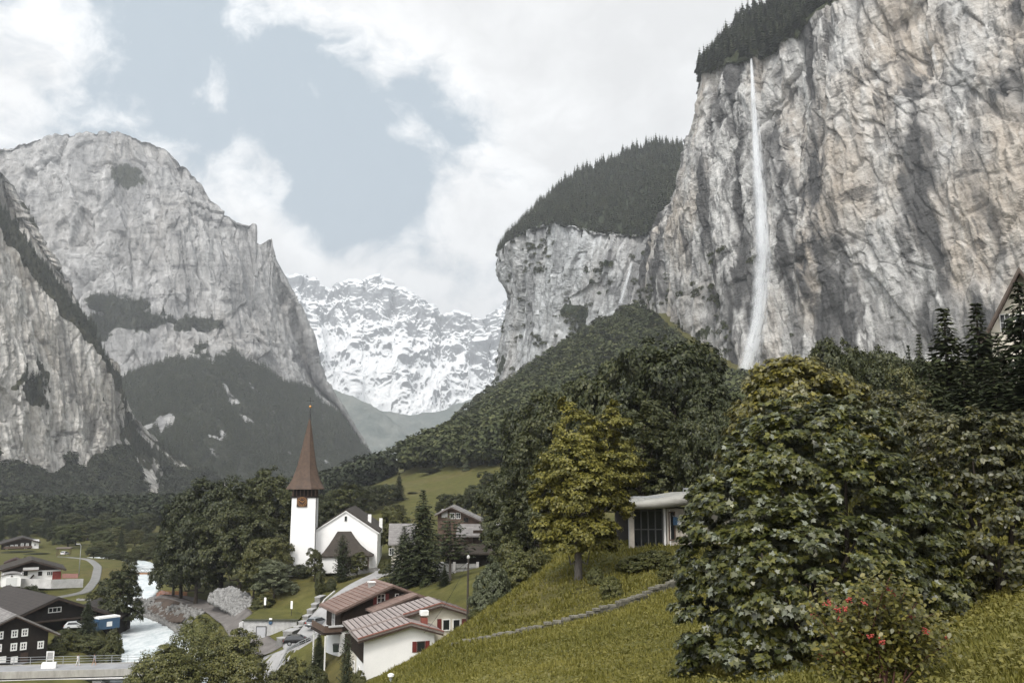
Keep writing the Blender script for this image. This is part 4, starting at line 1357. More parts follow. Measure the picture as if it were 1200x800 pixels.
    for k, px in enumerate((1.5, 12)):
        O = at(px, 620.5, 520)
        t = thing('hut', ['pale roofed hut at the edge of the far field, leftmost of two', 'pale roofed hut at the edge of the far field, right of its twin'][k], 'hut', O, 0, 'huts on the far field')
        gable(t, -1.6, 1.6, 0, 5, -1, 1.5, 1.5, 0, 2.2, .4, .3, .2, WOODM, pm('pale_tin', (.42, .40, .37), (.34, .32, .30), .8, .7), TRIMB)
    # street lamp
    O = at(92.5, 673, 234)
    t = thing('street_lamp', 'tall grey street lamp standing beside the pink picket fence', 'lamp', O)
    h = lc(t, 92.5, 638, 234)[2]
    MB().tube([(0, 0, -.3), (0, 0, h * .5), (0, 0, h - .2), (-.25, 0, h + .1), (-.7, 0, h + .2)], [.11, .09, .07, .06, .05], 8).build('pole', STEEL, t, True)
    hd = MB().box((-.75, 0, h + .22), (.95, .4, .16)).build('lamp_head', CONCL, t)
    MB().box((-.8, 0, h + .12), (.6, .28, .05)).build('lens', TRIMW, hd)
far_bank()

# ------------------------------------------------------------------ flat roofed building on the knoll
def knoll_house():
    Y = 68.0
    O = at(770, 641, Y)
    t = thing('flat_roofed_house', 'modern flat roofed house with rounded pale fascia on the knoll between trees', 'house', O)
    c = lambda px, py, Yd=Y: lc(t, px, py, Yd)
    # pale brick wall on the right, glazing in a recess
    xg0, xg1 = c(744, 620)[0], c(778, 620)[0]
    zt = c(760, 595.5)[2]
    xR = c(900, 620)[0]
    MB().box(((xg1 + .25 + xR) / 2, 2.0, zt / 2 - .4), (xR - xg1 - .25, 4.0, zt + .8)).build('wall', BRICKW, t)
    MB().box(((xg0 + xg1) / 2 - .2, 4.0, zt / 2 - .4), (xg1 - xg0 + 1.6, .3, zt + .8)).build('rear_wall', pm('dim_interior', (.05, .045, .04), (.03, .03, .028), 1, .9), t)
    MB().box((c(740.5, 620)[0], .3, zt / 2 - .4), (.36, .5, zt + .8)).build('pier', BRICKW, t)
    MB().box((c(737.5, 620)[0], .2, zt / 2 - .2), (.08, .1, zt + .4)).build('post', STEEL, t)
    fr = MB()
    zs = [.02, zt * .45, zt * .94]
    xs = np.linspace(xg0, xg1, 5)
    for xk in xs: fr.box((xk, .55, zt / 2), (.09, .1, zt))
    for zk in zs: fr.box(((xg0 + xg1) / 2, .552, zk), (xg1 - xg0, .09, .07))
    f = fr.build('glazing', pm('grey_frame', (.10, .10, .098), (.07, .07, .07), 2, .5), t)
    MB().box(((xg0 + xg1) / 2, .60, zt / 2), (xg1 - xg0, .02, zt)).build('pane', GLASS, f)
    MB().box((xg1 + .12, .35, zt / 2), (.14, .3, zt)).build('mullion', TRIMW, t)
    MB().box((c(775, 620)[0] + .65, -.06, zt / 2 - .1), (.07, .07, zt)).build('downpipe', TRIMW, t)
    window(t, (c(787.5, 617)[0], -.01, zt * .55), .5, zt * .75, frame=WOODM, bars=(0, 0))
    # rounded fascia following a gently rising edge
    path = [(720.5, 590.5), (726, 590.5), (741, 591.5), (760, 590), (780, 587.6), (802, 584.5), (830, 583.5), (900, 582.5)]
    # the roof rises very slightly to the right
    vs, fs = [], []
    for px, py in path:
        p = c(px, py)
        s = float(np.interp(px, [720, 726, 741, 760, 780, 802], [.30, .42, .55, .72, .82, .88]))
        for k in range(12):
            an = math.pi * (k / 11 - .5)
            vs.append((p[0], -1.1 - .55 * math.cos(an) * s, p[2] + .50 * math.sin(an) * s))
        vs.append((p[0], 5.5, p[2] + .50 * s)); vs.append((p[0], 5.5, p[2] - .2)); vs.append((p[0], -.8, p[2] - .2 if px > 735 else p[2] - .2))
    n = 15
    for i in range(len(path) - 1):
        for k in range(n):
            fs.append((i * n + k, i * n + (k + 1) % n, (i + 1) * n + (k + 1) % n, (i + 1) * n + k))
    fs.append(tuple(range(n))); fs.append(tuple((len(path) - 1) * n + k for k in reversed(range(n))))
    ro = MB().add(vs, fs).build('roof', ZINC, t)
    # roof terrace rails
    m = MB()
    for a, b, yk in ((731, 779, -.3), (800, 860, -.2)):
        pa, pb = c(a, 582.3 if a < 790 else 572.3), c(b, 581.5 if a < 790 else 571.8)
        pa[1] = pb[1] = yk
        m.bar(pa, pb, .12, .12)
        low = .75 if a < 790 else 1.2
        for k in range(7):
            q = pa + (pb - pa) * k / 6
            m.bar(q, q - np.array([0, 0, low]), .05)
        if a > 790:
            m.bar(pa - [0, 0, .55], pb - [0, 0, .55], .05)
    m.build('railing', STEEL, ro)
    # bits of washing hung by the door
    for k, (col, px) in enumerate((('dark_blue_cloth', 791), ('white_cloth', 795.5))):
        mt = pm(col, (.06, .12, .2) if k == 0 else (.7, .7, .7), None, 4, .9)
        p = c(px, 605); 
        m = MB(); w_ = .38
        ny = 6
        vs = [(p[0] + (i / 4 - .5) * w_, -.35 + .04 * math.sin(i * 2.1 + j), p[2] - j * .12 - (.02 * (i % 2))) for j in range(ny) for i in range(5)]
        vs += [(v[0], v[1] + .03, v[2]) for v in vs]
        q = ny * 5
        fs = [(j * 5 + i, j * 5 + i + 1, j * 5 + i + 6, j * 5 + i + 5) for j in range(ny - 1) for i in range(4)]
        fs += [tuple(q + i for i in reversed(f)) for f in fs]
        m.add([np.array(v) + O for v in vs], fs)
        tag(m.build('hung_cloth', mt), ['dark blue cloth hung on the pale brick wall of the flat roofed house', 'white cloth hung on the pale brick wall of the flat roofed house'][k], 'cloth')
    ln = MB().bar(at(788, 604, Y - .33), at(800, 604, Y - .33), .03)
    tag(ln.build('clothes_line', STEEL), 'short clothes line along the pale brick wall', 'line')
knoll_house()

# ------------------------------------------------------------------ gable at the right edge
def edge_house():
    Y = 92.0
    O = at(1215, 480, Y)
    t = thing('house', 'cream walled house with a steep brown roof edge above the spruces at far right', 'house', O, R(-34))
    a, l = lc(t, 1196, 321, Y), lc(t, 1161, 389, Y)
    gable(t, l[0], a[0] + (a[0] - l[0]), 0, 12, -4, l[2], l[2], a[0], a[2], .9, 1.9, .42, CREAM, pm('edge_roof', (.10, .08, .065), (.06, .048, .04), 1, .8), TRIMB)
    window(t, lc(t, 1178, 378, Y), 1.0, 1.9, frame=TRIMW)
    window(t, lc(t, 1196, 378, Y), 1.0, 1.9, frame=TRIMW)
    MB().box((l[0] + 2.0, -.05, -2.0), (1.1, .1, 2.1)).build('door', TRIMB, t)
edge_house()
# ------------------------------------------------------------------ river
def river():
    m = bpy.data.materials.new('glacier_water')
    nt, ns, ls = nodes_of(m)
    tc = N(nt, 'ShaderNodeTexCoord').outputs['Object']
    v = mapping(nt, tc, (1, .45, 1))
    n1 = noise_node(nt, v, .35, 8, .65, 1.2)
    n2 = noise_node(nt, v, 1.6, 6, .7, .8)
    f = mathn(nt, 'ADD', mathn(nt, 'MULTIPLY', n1, .6), mathn(nt, 'MULTIPLY', n2, .4))
    col = ramp(nt, f, [(.38, (.46, .52, .53)), (.5, (.62, .66, .67)), (.62, (.82, .84, .84))])
    p = principled(nt, col, .35, .5, bump(nt, f, .9, .35))
    out(nt, p.outputs[0])
    pts = RIV
    widths = RIVW * 2 + 3
    o = strip('river', pts, widths, m, 0, .5, 2.0, zs=np.linspace(RIVZ, RIVZ, len(pts)))
    me = o.data
    co = np.empty(len(me.vertices) * 3, np.float32); me.vertices.foreach_get('co', co); co = co.reshape(-1, 3)
    up = co[:, 2] > RIVZ - .2
    co[up, 2] += (fbm(np.stack([co[:, 0] * .5, co[:, 1] * .25, 0 * co[:, 0]], -1), 4) * .16)[up]
    me.vertices.foreach_set('co', co.ravel()); me.update()
    for p_ in me.polygons: p_.use_smooth = True
    tag(o, kind='structure')
river()

# ------------------------------------------------------------------ paths and roads
o = strip('gravel_path', [gpos(*p) for p in ((318, 146), (300, 152), (285, 160), (272, 172), (255, 190), (235, 203), (215, 213), (197, 222), (182, 238), (176, 262), (182, 300))], [5, 5, 5, 4.6, 4.2, 4, 3.8, 3.6, 3.4, 3, 3], GRAV, .10)
tag(o, kind='structure')
o = strip('lane', [gpos(*p) for p in ((250, 141), (300, 142), (330, 140), (352, 141.5), (368, 147), (376, 152), (386, 156), (398, 158), (414, 162), (432, 166), (446, 171), (452, 176), (452, 184))], [6, 6.5, 7, 7, 6, 5.5, 5.2, 5, 4.6, 4.4, 4.2, 4, 4], ROADL, .10)
tag(o, kind='structure')
o = strip('lane_loop', [gpos(*p) for p in ((20, 222), (60, 224), (100, 236), (112, 258), (115, 285), (106, 305), (92, 325), (80, 345), (70, 352))], [2.4, 2.4, 2.4, 2.4, 2.4, 2.2, 2, 2, 2], pm('lane_gravel', (.23, .225, .215), (.15, .147, .14), .5, .9, .2, .4, .03, fine=18), .12)
tag(o, kind='structure')
o = strip('side_road', [gpos(*p) for p in ((-60, 152), (-20, 149), (20, 147.5))], [5, 5, 5], ASPH, .10)
tag(o, kind='structure')
o = strip('field_road', [gpos(*p) for p in ((-10, 445), (5, 450), (14, 462))], [9, 10, 9], ROADL, .15)
tag(o, kind='structure')

# ------------------------------------------------------------------ bridges
def road_bridge():
    z = -28.4
    A, B = at_z(-60, 785, z), at_z(225, 778, z)
    d = (B - A) / np.linalg.norm(B - A)
    n = np.array([-d[1], d[0], 0])
    O = (A + B) / 2
    L = np.linalg.norm(B - A)
    ang = math.atan2(d[1], d[0])
    t = thing('road_bridge', 'grey concrete road bridge with steel railing crossing the milky river at lower left', 'bridge', O, ang)
    W = 4.6
    MB().box((0, 0, -.10), (L, W, .2)).build('deck', pm('bridge_asphalt', (.30, .30, .305), (.21, .21, .215), .4, .85, .25, .2, .02, fine=20), t)
    for sy in (-1, 1): MB().box((0, sy * (W / 2 + .16), -.42), (L, .32, 1.0)).build('edge_beam', pm('stained_concrete', (.40, .385, .355), (.21, .20, .18), .35, .9, .2, .3, .03, (1, 1, .3)), t)
    MB().box((0, 0, -1.1), (L, W - .9, 1.2)).build('girder', DARKM, t)
    MB().tube([(-L / 2, -W / 2 - .25, -1.25), (L / 2, -W / 2 - .25, -1.2)], .14, 10).build('pipe', CONCL, t)
    pr = MB()
    for xk in np.arange(-L / 2 + 1, L / 2, 2.4):
        pr.box((xk, W / 2 + .12, .65), (.07, .07, 1.15))
    po = pr.build('railing_post', STEEL, t)
    r = MB()
    for zk in (.45, .82, 1.2): r.bar((-L / 2, W / 2 + .12, zk), (L / 2, W / 2 + .12, zk), .06, .06)
    r.build('railing', STEEL, t)
    MB().box((lc(t, 108, 795, 137)[0], 0, -2.9), (1.3, W - .3, 2.6)).build('pier', CONCL, t)
    # sign frame and barrier box standing at the bridge head
    p = at_z(56, 777, z)
    s = thing('notice_board', 'white framed notice board standing at the bridge railing', 'sign', p + [0, .6, 0], ang)
    f = MB()
    for sx in (-.5, .5): f.box((sx, 0, .85), (.16, .1, 1.75))
    f.box((0, 0, 1.65), (.84, .1, .16)); f.box((0, 0, .5), (.84, .1, .2))
    f.build('frame', TRIMW, s)
    MB().box((0, .02, 1.1), (.84, .05, .95)).build('panel', CONC, s)
    p = at_z(56, 783, z)
    q = MB().prism([(-1.05, -.3, .02), (1.05, -.3, .02), (1.0, -.22, .85), (-1.0, -.22, .85)], (0, .55, 0)).build('barrier', WHITE, None, loc=p + [0, .3, 0], rz=ang)
    tag(q, 'white concrete barrier block on the bridge below the notice board', 'barrier')
    return z, ang
BRZ, BRANG = road_bridge()

def foot_bridge():
    z = -28.8
    Yb = 300
    A, B = at(155.5, 671, Yb), at(188, 671, Yb)
    O = (A + B) / 2
    t = thing('footbridge', 'small bridge with a rust orange beam and grey trussed railing further up the river', 'bridge', O)
    L = B[0] - A[0] + 1.5
    MB().box((0, 0, -.55), (L, .3, 1.3)).build('beam', pm('rust_beam', (.30, .165, .09), (.20, .105, .06), 1, .8), t)
    MB().box((0, 1.6, .02), (L, 3.0, .25)).build('deck', CONC, t)
    m = MB()
    for yk in (.02, 3.1):
        m.bar((-L / 2, yk, 1.25), (L / 2, yk, 1.25), .14)
        for k in range(8):
            x0 = -L / 2 + L * k / 8; x1 = x0 + L / 8
            m.bar((x0, yk, .15 if k % 2 else 1.2), (x1, yk, 1.2 if k % 2 else .15), .10)
    m.build('railing', STEEL, t)
foot_bridge()

# ------------------------------------------------------------------ stones
def stone_heap(name, label, pts, sizes, mat, seed, kind='stuff'):
    r_ = np.random.default_rng(seed)
    V, Fq = [], []
    base = np.array([(-1, -1, -1), (1, -1, -1), (1, 1, -1), (-1, 1, -1), (-1, -1, 1), (1, -1, 1), (1, 1, 1), (-1, 1, 1)], float) * .62
    fs = np.array([(3, 2, 1, 0), (4, 5, 6, 7), (0, 1, 5, 4), (1, 2, 6, 5), (2, 3, 7, 6), (3, 0, 4, 7)])
    for k, (p, s) in enumerate(zip(pts, sizes)):
        q = base * (1 + r_.uniform(-.35, .35, (8, 1))) * np.array([1, r_.uniform(.6, 1), r_.uniform(.5, .9)])
        e = Euler(r_.uniform(0, 6.28, 3)).to_matrix()
        q = q @ np.array(e).T * s
        Fq.append(fs + 8 * k)
        V.append(q + p)
    o = link(name, mesh_np(name, np.concatenate(V), [np.concatenate(Fq)], [mat]))
    tag(o, label, None, None, kind)
    return o
r_ = np.random.default_rng(5)
pts, sz = [], []
tri = [(243, 703), (252, 692), (272, 689), (293, 697), (296, 714), (288, 728), (266, 715)]
def in_poly(px, py, poly):
    c = False
    for i in range(len(poly)):
        (x1, y1), (x2, y2) = poly[i], poly[i - 1]
        if (y1 > py) != (y2 > py) and px < (x2 - x1) * (py - y1) / (y2 - y1) + x1: c = not c
    return c
while len(pts) < 900:
    px, py = r_.uniform(240, 297), r_.uniform(687, 730)
    if in_poly(px, py, tri):
        Yd = 172 + (px - 265) * -.25 + (728 - py) * .45
        pts.append(at(px, py, Yd)); sz.append(r_.uniform(.25, .75))
stone_heap('stone_embankment', None, pts, sz, STONEP, 1)
# body of the embankment under the stones
core = MB()
cp = [at(px, py, 172 + (px - 265) * -.25 + (728 - py) * .45 + .6) for px, py in tri]
core.prism(cp, (0, 6, -2.0))
tag(core.build('stone_bank', pm('bank_rubble', (.20, .195, .19), (.11, .108, .10), 2, .95, .2, .8, .1)), kind='structure')
pts, sz = [], []
for i in range(1500):
    k = r_.uniform(0, 5.2)
    i0 = int(k); f = k - i0
    pth = [(209, 741), (200, 734), (184, 727), (168, 721), (157, 714), (157, 704), (163, 697)]
    a = np.array(pth[i0]) * (1 - f) + np.array(pth[i0 + 1]) * f
    p = at_z(a[0], a[1], RIVZ + .1)
    off = r_.uniform(-.5, 1) ** 2 * 5
    q = p + [off * .8, off * .5, 0]
    zz = max(float(ground(q[0], q[1])), RIVZ)
    pts.append([q[0], q[1], zz + .1]); sz.append(r_.uniform(.25, .8))
stone_heap('riverbank_stones', None, pts, sz, STONE, 2)
pts, sz = [], []
for i in range(320):
    px = r_.uniform(92, 128)
    q = at(px, 691 + r_.normal() * 3.5, 222)
    q[2] = float(ground(q[0], q[1])) + .05
    pts.append(q); sz.append(r_.uniform(.2, .55))
stone_heap('far_bank_stones', None, pts, sz, STONEP, 3)

# brown earth bank between the path and the stones
pts = [gpos(*p) for p in ((166, 240), (178, 226), (192, 215), (210, 204), (228, 194))]
o = strip('earth_bank', pts, [5, 6, 7, 7, 5], pm('bare_earth', (.11, .085, .07), (.06, .047, .04), .6, .95, .1, .8, .1), .12)
tag(o, kind='structure')

# ------------------------------------------------------------------ retaining wall with a door below the churchyard grass
def retaining_wall():
    Y = 155.0
    O = at(315, 756, Y)
    t = thing('retaining_wall', 'pale stone retaining wall with a grey door and dark coping', 'wall', O)
    c = lambda px, py: lc(t, px, py, Y)
    a, b = c(284, 756), c(347, 756)
    zt = c(315, 727)[2]
    MB().prism([(a[0], 0, -1), (b[0], 0, -1), (b[0], 0, zt), (a[0], 0, zt)], (0, 6, 0)).build('wall_face', pm('wall_stone', (.46, .455, .445), (.26, .255, .25), 1.6, .9, .2, .6, .05, fine=5), t)
    MB().box(((a[0] + b[0]) / 2, .12, zt + .10), (b[0] - a[0] + .4, .75, .2)).build('coping', pm('mossy_coping', (.06, .062, .045), (.04, .042, .032), 2, .9), t)
    MB().prism([(a[0], .5, zt + .004), (b[0] + .2, .5, zt + .004), (b[0] + .2, 9, zt + 1.0), (a[0], 9, zt + .5)], (0, 0, .18)).build('turf', MATS['ground'], t)
    MB().box((a[0] - .35, 2.8, zt / 2 - .6), (.66, 6.0, zt + .6)).build('quoin', CONCL, t)
    d = c(306, 743)
    do = MB().box((d[0], -.04, d[2]), (1.55, .1, 2.5)).build('door', pm('grey_door', (.40, .40, .41), (.33, .33, .34), 2, .6), t)
    m = MB()
    for sx in (-.82, .82): m.box((d[0] + sx, -.07, d[2]), (.1, .14, 2.6))
    m.box((d[0], -.07, d[2] + 1.3), (1.74, .14, .1)); m.build('frame', DARKM, do)
    MB().box((d[0] + .55, -.12, d[2]), (.12, .06, .06)).build('handle', STEEL, do)
    s = thing('route_sign', 'small blue and white route sign on the pale retaining wall', 'sign', at(317, 729, Y - .12))
    MB().lathe([(.32, 0), (.32, .05)], 18).build('panel', BLUE, s).rotation_euler = (R(90), 0, 0)
    MB().box((0, -.02, .55), (.5, .05, .38)).build('top_plate', TRIMW, s)
retaining_wall()

for k, (px, p0, p1, Y, lab) in enumerate(((310.3, 711, 700, 163, 'white marker post beside the dark shrub on the churchyard grass'), (341, 726, 704, 158, 'white marker post on the open churchyard grass above the retaining wall'))):
    b = at(px, p0 + 6, Y); b[2] = float(ground(b[0], b[1]))
    h = at(px, p1, Y)[2] - b[2]
    t = thing('marker_post', lab, 'post', b, 0, 'white marker posts on the grass')
    MB().tube([(0, 0, -.3), (0, 0, h)], .05, 8).build('post', DARKM, t)
    MB().box((0, -.07, h - .6), (.36, .06, 1.3)).build('panel', WHITE, t)

# stepped wall climbing the grass
def stepped_wall():
    O = at(342, 742, 150)
    t = thing('stepped_wall', 'pale stepped stone wall climbing the grass beside the lane', 'wall', O)
    pts = [(327, 753, 148), (337, 742, 149), (347, 729, 152), (353, 722, 153.5), (358, 715.5, 155), (363, 709, 157), (368, 702, 159), (372, 696.5, 161), (379, 689.5, 164)]
    m, k = MB(), MB()
    for i, (a, b) in enumerate(zip(pts[:-1], pts[1:])):
        p, q = lc(t, *a), lc(t, *b)
        W_ = np.array(t.location)
        top = max(float(ground(*(p + W_)[:2])), float(ground(*(q + W_)[:2]))) - W_[2] + (.22 if i > 1 else .6)
        d = q - p; d[2] = 0; d /= np.linalg.norm(d); n = np.array([-d[1], d[0], 0]) * (.48 if i > 1 else .8)
        z0 = top - 2.5
        P = [np.array([p[0], p[1], z0]) - n, np.array([q[0], q[1], z0]) - n, np.array([q[0], q[1], top]) - n, np.array([p[0], p[1], top]) - n]
        m.prism(P, n * 2)
        g_ = .12
        P = [np.array([p[0], p[1], top + .004]) - n * 1.15, np.array([q[0], q[1], top + .004]) - n * 1.15, np.array([q[0], q[1], top + g_]) - n * 1.15, np.array([p[0], p[1], top + g_]) - n * 1.15]
        k.prism(P, n * 2.3)
    m.build('wall_face', STONE, t); k.build('coping', pm('worn_slab', (.40, .395, .385), (.26, .255, .25), 1.2, .9, .2, .4, .03), t)  # faces darker than the slabs: shade of the risers put into the colour
stepped_wall()
wall_line('kerb_wall', 'low pale kerb wall between the grass and the lane beside the stepped wall', 'wall', [gpos(*p) + np.array([0, 0, .0]) for p in ((352, 147), (363, 152), (372, 157), (380, 161), (392, 164))], .35, .25, CONCL)

# dry stone wall across the foreground meadow
def meadow_wall():
    pix = [(529, 758, 49), (560, 752, 49), (600, 744, 48.5), (640, 736, 48), (665, 730, 48), (700, 721, 48.5), (730, 712, 49), (760, 702, 50), (785, 694, 51), (800, 689, 52), (830, 682, 53)]
    base = np.array([at(*p) for p in pix])
    base[:, 2] = ground(base[:, 0], base[:, 1])
    O = base[4]
    t = thing('dry_stone_wall', 'low mossy dry stone wall cutting across the grassy slope', 'wall', O)
    r2 = np.random.default_rng(21)
    m, kk = MB(), MB()
    L = np.concatenate([[0], np.cumsum(np.linalg.norm(np.diff(base, axis=0), axis=1))])
    s = 0
    while s < L[-1]:
        w_ = r2.uniform(.25, .6)
        p = np.array([np.interp(s + w_ / 2, L, base[:, i]) for i in range(3)]) - O
        q = np.array([np.interp(s + w_ / 2 + .3, L, base[:, i]) for i in range(3)]) - O
        an = math.atan2(q[1] - p[1], q[0] - p[0])
        f = min(1, s / L[-1] * 1.3)
        rows = 1 if f < .5 else 3
        hh = .20 + .25 * f
        for rr in range(rows):
            hgt = hh / rows * r2.uniform(.8, 1.1)
            m.box(p + [0, r2.uniform(-.03, .03), -.12 + hh / rows * (rr + .5)], (w_ * .94, .3, hgt + .04), an + r2.normal() * .04)
        kk.box(p + [0, 0, hh - .06 + r2.uniform(-.06, .05)], (w_ * r2.uniform(.75, 1.0), r2.uniform(.28, .42), .11), an + r2.normal() * .05)
        s += w_
    m.build('stone_face', pm('mossy_stone', (.15, .14, .12), (.05, .05, .035), 2.5, .95, .15, .9, .06), t)
    kk.build('coping', pm('lichen_stone', (.22, .205, .17), (.09, .085, .065), 3, .95, .15, .8, .05), t)
meadow_wall()

# ------------------------------------------------------------------ pole, cables, lamps
def utility_pole():
    b = at(547.5, 748, 98); b[2] = float(ground(b[0], b[1])) - .3
    h = at(548, 652, 98)[2] - b[2]
    t = thing('utility_pole', 'slim dark wooden utility pole behind the white chalet at the meadow edge', 'pole', b)
    MB().tube([(0, 0, 0), (.02, 0, h * .5), (.06, 0, h - .2)], [.13, .115, .095], 10).build('pole', pm('tarred_wood', (.06, .05, .042), (.035, .03, .026), 2, .9), t)
    MB().lathe([(.12, 0), (.17, .1), (.15, .3), (.05, .38)], 12, (.06, 0, h - .2)).build('cap', CONCL, t)
    br = MB(); br.tube([(.06, 0, h - .6), (-.10, -.05, h - .75)], .03, 6); br.build('bracket', STEEL, t)
    top = b + [.06, 0, h - .5]
    for k, (e, lab) in enumerate(((at(497, 741, 109), 'thin cable running from the utility pole down to the white chalet wall'), (at(466, 697, 124), 'thin cable running from the utility pole to the brown chalet roof'))):
        e = np.array(e)
        pts = []
        for i in range(17):
            f = i / 16
            p = top * (1 - f) + e * f
            p[2] -= 4 * .6 * f * (1 - f)
            pts.append(p - top)
        o = MB().tube(pts, .018, 5).build('cable', DARKM, None, loc=top)
        tag(o, lab, 'cable', 'cables of the utility pole')
utility_pole()

def globe_lamp(px, py, Y, lab, h0):
    p = at(px, py, Y)
    gz = float(ground(p[0], p[1]))
    h = p[2] - gz
    t = thing('garden_lamp', lab, 'lamp', (p[0], p[1], gz))
    MB().tube([(0, 0, -.2), (0, 0, h - .15)], .045, 8).build('post', DARKM, t)
    MB().lathe([(.06, -.25), (.2, -.15), (.26, .02), (.2, .2), (.05, .27)], 14, (0, 0, h)).build('globe', TRIMW, t, True)
globe_lamp(521, 698, 134, 'white globe lamp showing above the ridge of the white chalet', 3)
p = at(458, 796, 43); 
t = thing('bollard_light', 'short bollard light with a white cap on the lower meadow edge', 'lamp', (p[0], p[1], float(ground(p[0], p[1]))))
hh = at(458, 789.5, 43)[2] - t.location[2]
MB().tube([(0, 0, -.3), (0, 0, hh - .12)], [.09, .07], 10).build('post', STEEL, t)
MB().lathe([(.10, 0), (.15, .03), (.15, .12), (.04, .17)], 14, (0, 0, hh - .12)).build('cap', TRIMW, t)

# ------------------------------------------------------------------ vehicles
def car(loc, rz, mat, label, name='parked_car', L=4.4, Wd=1.78, H=1.5, suv=False, light=None):
    t = thing(name, label, 'car', loc, rz)
    hh = .62 if not suv else .72
    side = [(-L / 2, .38), (-L / 2 + .04, hh + .22), (-L / 2 + .18, hh + .30), (L / 2 - 1.15, hh + .28), (L / 2 - .15, hh + .08), (L / 2, .55), (L / 2 - .03, .36)]
    def shell(prof, w0, w1, z0, z1):
        vs, fs = [], []
        n = len(prof)
        for s in (-1, 1):
            for x, z in prof:
                f = 0 if z1 == z0 else (z - z0) / (z1 - z0)
                vs.append((x, s * (w0 + (w1 - w0) * min(1, max(0, f))) / 2, z))
        fs.append(tuple(range(n))); fs.append(tuple(reversed(range(n, 2 * n))))
        for i in range(n): fs.append((i, i + n, (i + 1) % n + n, (i + 1) % n))
        return vs, fs
    b = MB().add(*shell(side, Wd, Wd * .95, .3, hh + .3))
    cab = [(-L / 2 + .10, hh + .27), (-L / 2 + .55, H - .06), (-L / 2 + 1.1, H), (L / 2 - 2.2, H - .02), (L / 2 - 1.1, hh + .26)]
    b.add(*shell(cab, Wd * .93, Wd * .72, hh + .27, H))
    bo = b.build('body', mat, t)
    bv = bo.modifiers.new('bevel', 'BEVEL'); bv.width = .05; bv.segments = 2
    g = MB()
    for s in (-1, 1):
        def on(x, z):
            f = (z - hh - .27) / (H - hh - .27)
            return (x, s * ((Wd * .93 + (Wd * .72 - Wd * .93) * f) / 2 + .012), z)
        g.prism([on(-L / 2 + .50, hh + .33), on(L / 2 - 1.35, hh + .33), on(L / 2 - 2.18, H - .12), on(-L / 2 + .75, H - .12)], (0, s * .015, 0))
    g.prism([(-L / 2 + .12, -Wd * .40, hh + .34), (-L / 2 + .12, Wd * .40, hh + .34), (-L / 2 + .50, Wd * .34, H - .12), (-L / 2 + .50, -Wd * .34, H - .12)], (-.02, 0, .01))
    g.prism([(L / 2 - 1.18, -Wd * .40, hh + .34), (L / 2 - 1.18, Wd * .40, hh + .34), (L / 2 - 2.08, Wd * .34, H - .08), (L / 2 - 2.08, -Wd * .34, H - .08)], (.03, 0, .02))
    g.build('windows', GLASS, t)
    rub = pm('tyre_rubber', (.02, .02, .02), (.014, .014, .014), 3, .9)
    for sx in (-1, 1):
        for sy in (-1, 1):
            wl = MB().lathe([(.20, -.11), (.31, -.11), (.33, -.06), (.33, .06), (.31, .11), (.20, .11)], 20).build('wheel', rub, t, True)
            wl.location = (sx * L * .30, sy * (Wd / 2 - .10), .33); wl.rotation_euler = (R(90), 0, 0)
            rm = MB().lathe([(.02, -.115), (.20, -.115), (.20, .115), (.02, .115)], 14).build('rim', STEEL, wl)
    for s in (-1, 1):
        MB().box((-L / 2 - .0, s * Wd * .39, hh + .12), (.08, .26, .22)).build('tail_light', pm('tail_red', (.30, .03, .02), (.22, .02, .015), 4, .3, .5), t)
        MB().box((L / 2 - .07, s * Wd * .38, hh - .02), (.1, .3, .15)).build('headlight', TRIMW, t)
    MB().box((-L / 2 - .02, 0, hh - .05), (.04, .5, .12)).build('number_plate', TRIMW, t)
    MB().box((-L / 2 + .0, 0, .42), (.16, Wd * .92, .2)).build('bumper', DARKM, t)
    return t
black = pm('black_paint', (.012, .012, .014), (.010, .010, .011), 1, .22, .6, 0)
silver = pm('silver_paint', (.30, .31, .32), (.25, .26, .27), 1, .3, .6, 0, metallic=.4)
def on_lane(px, Y):
    p = gpos(px, Y); p[2] += .12; return p
car(on_lane(350.5, 141.2), R(8), black, 'glossy black estate car parked on the lane with its tail to the left', L=4.6)
car(on_lane(372.5, 149.5), R(62), silver, 'silver grey car seen from behind on the lane next to the balcony', L=4.4, H=1.6, suv=True)
car(at(75.5, 651, 346) + [0, 0, .3], R(95), pm('white_paint', (.7, .7, .7), (.62, .62, .62), 1, .3, .5, 0), 'tiny white car parked under the flat roofed carport')
car(gpos(89, 177) + [0, 0, .3], R(20), pm('pale_paint', (.55, .56, .57), (.48, .49, .50), 1, .3, .5, 0), 'pale car half hidden by the hedge below the dark chalets', L=4.2)

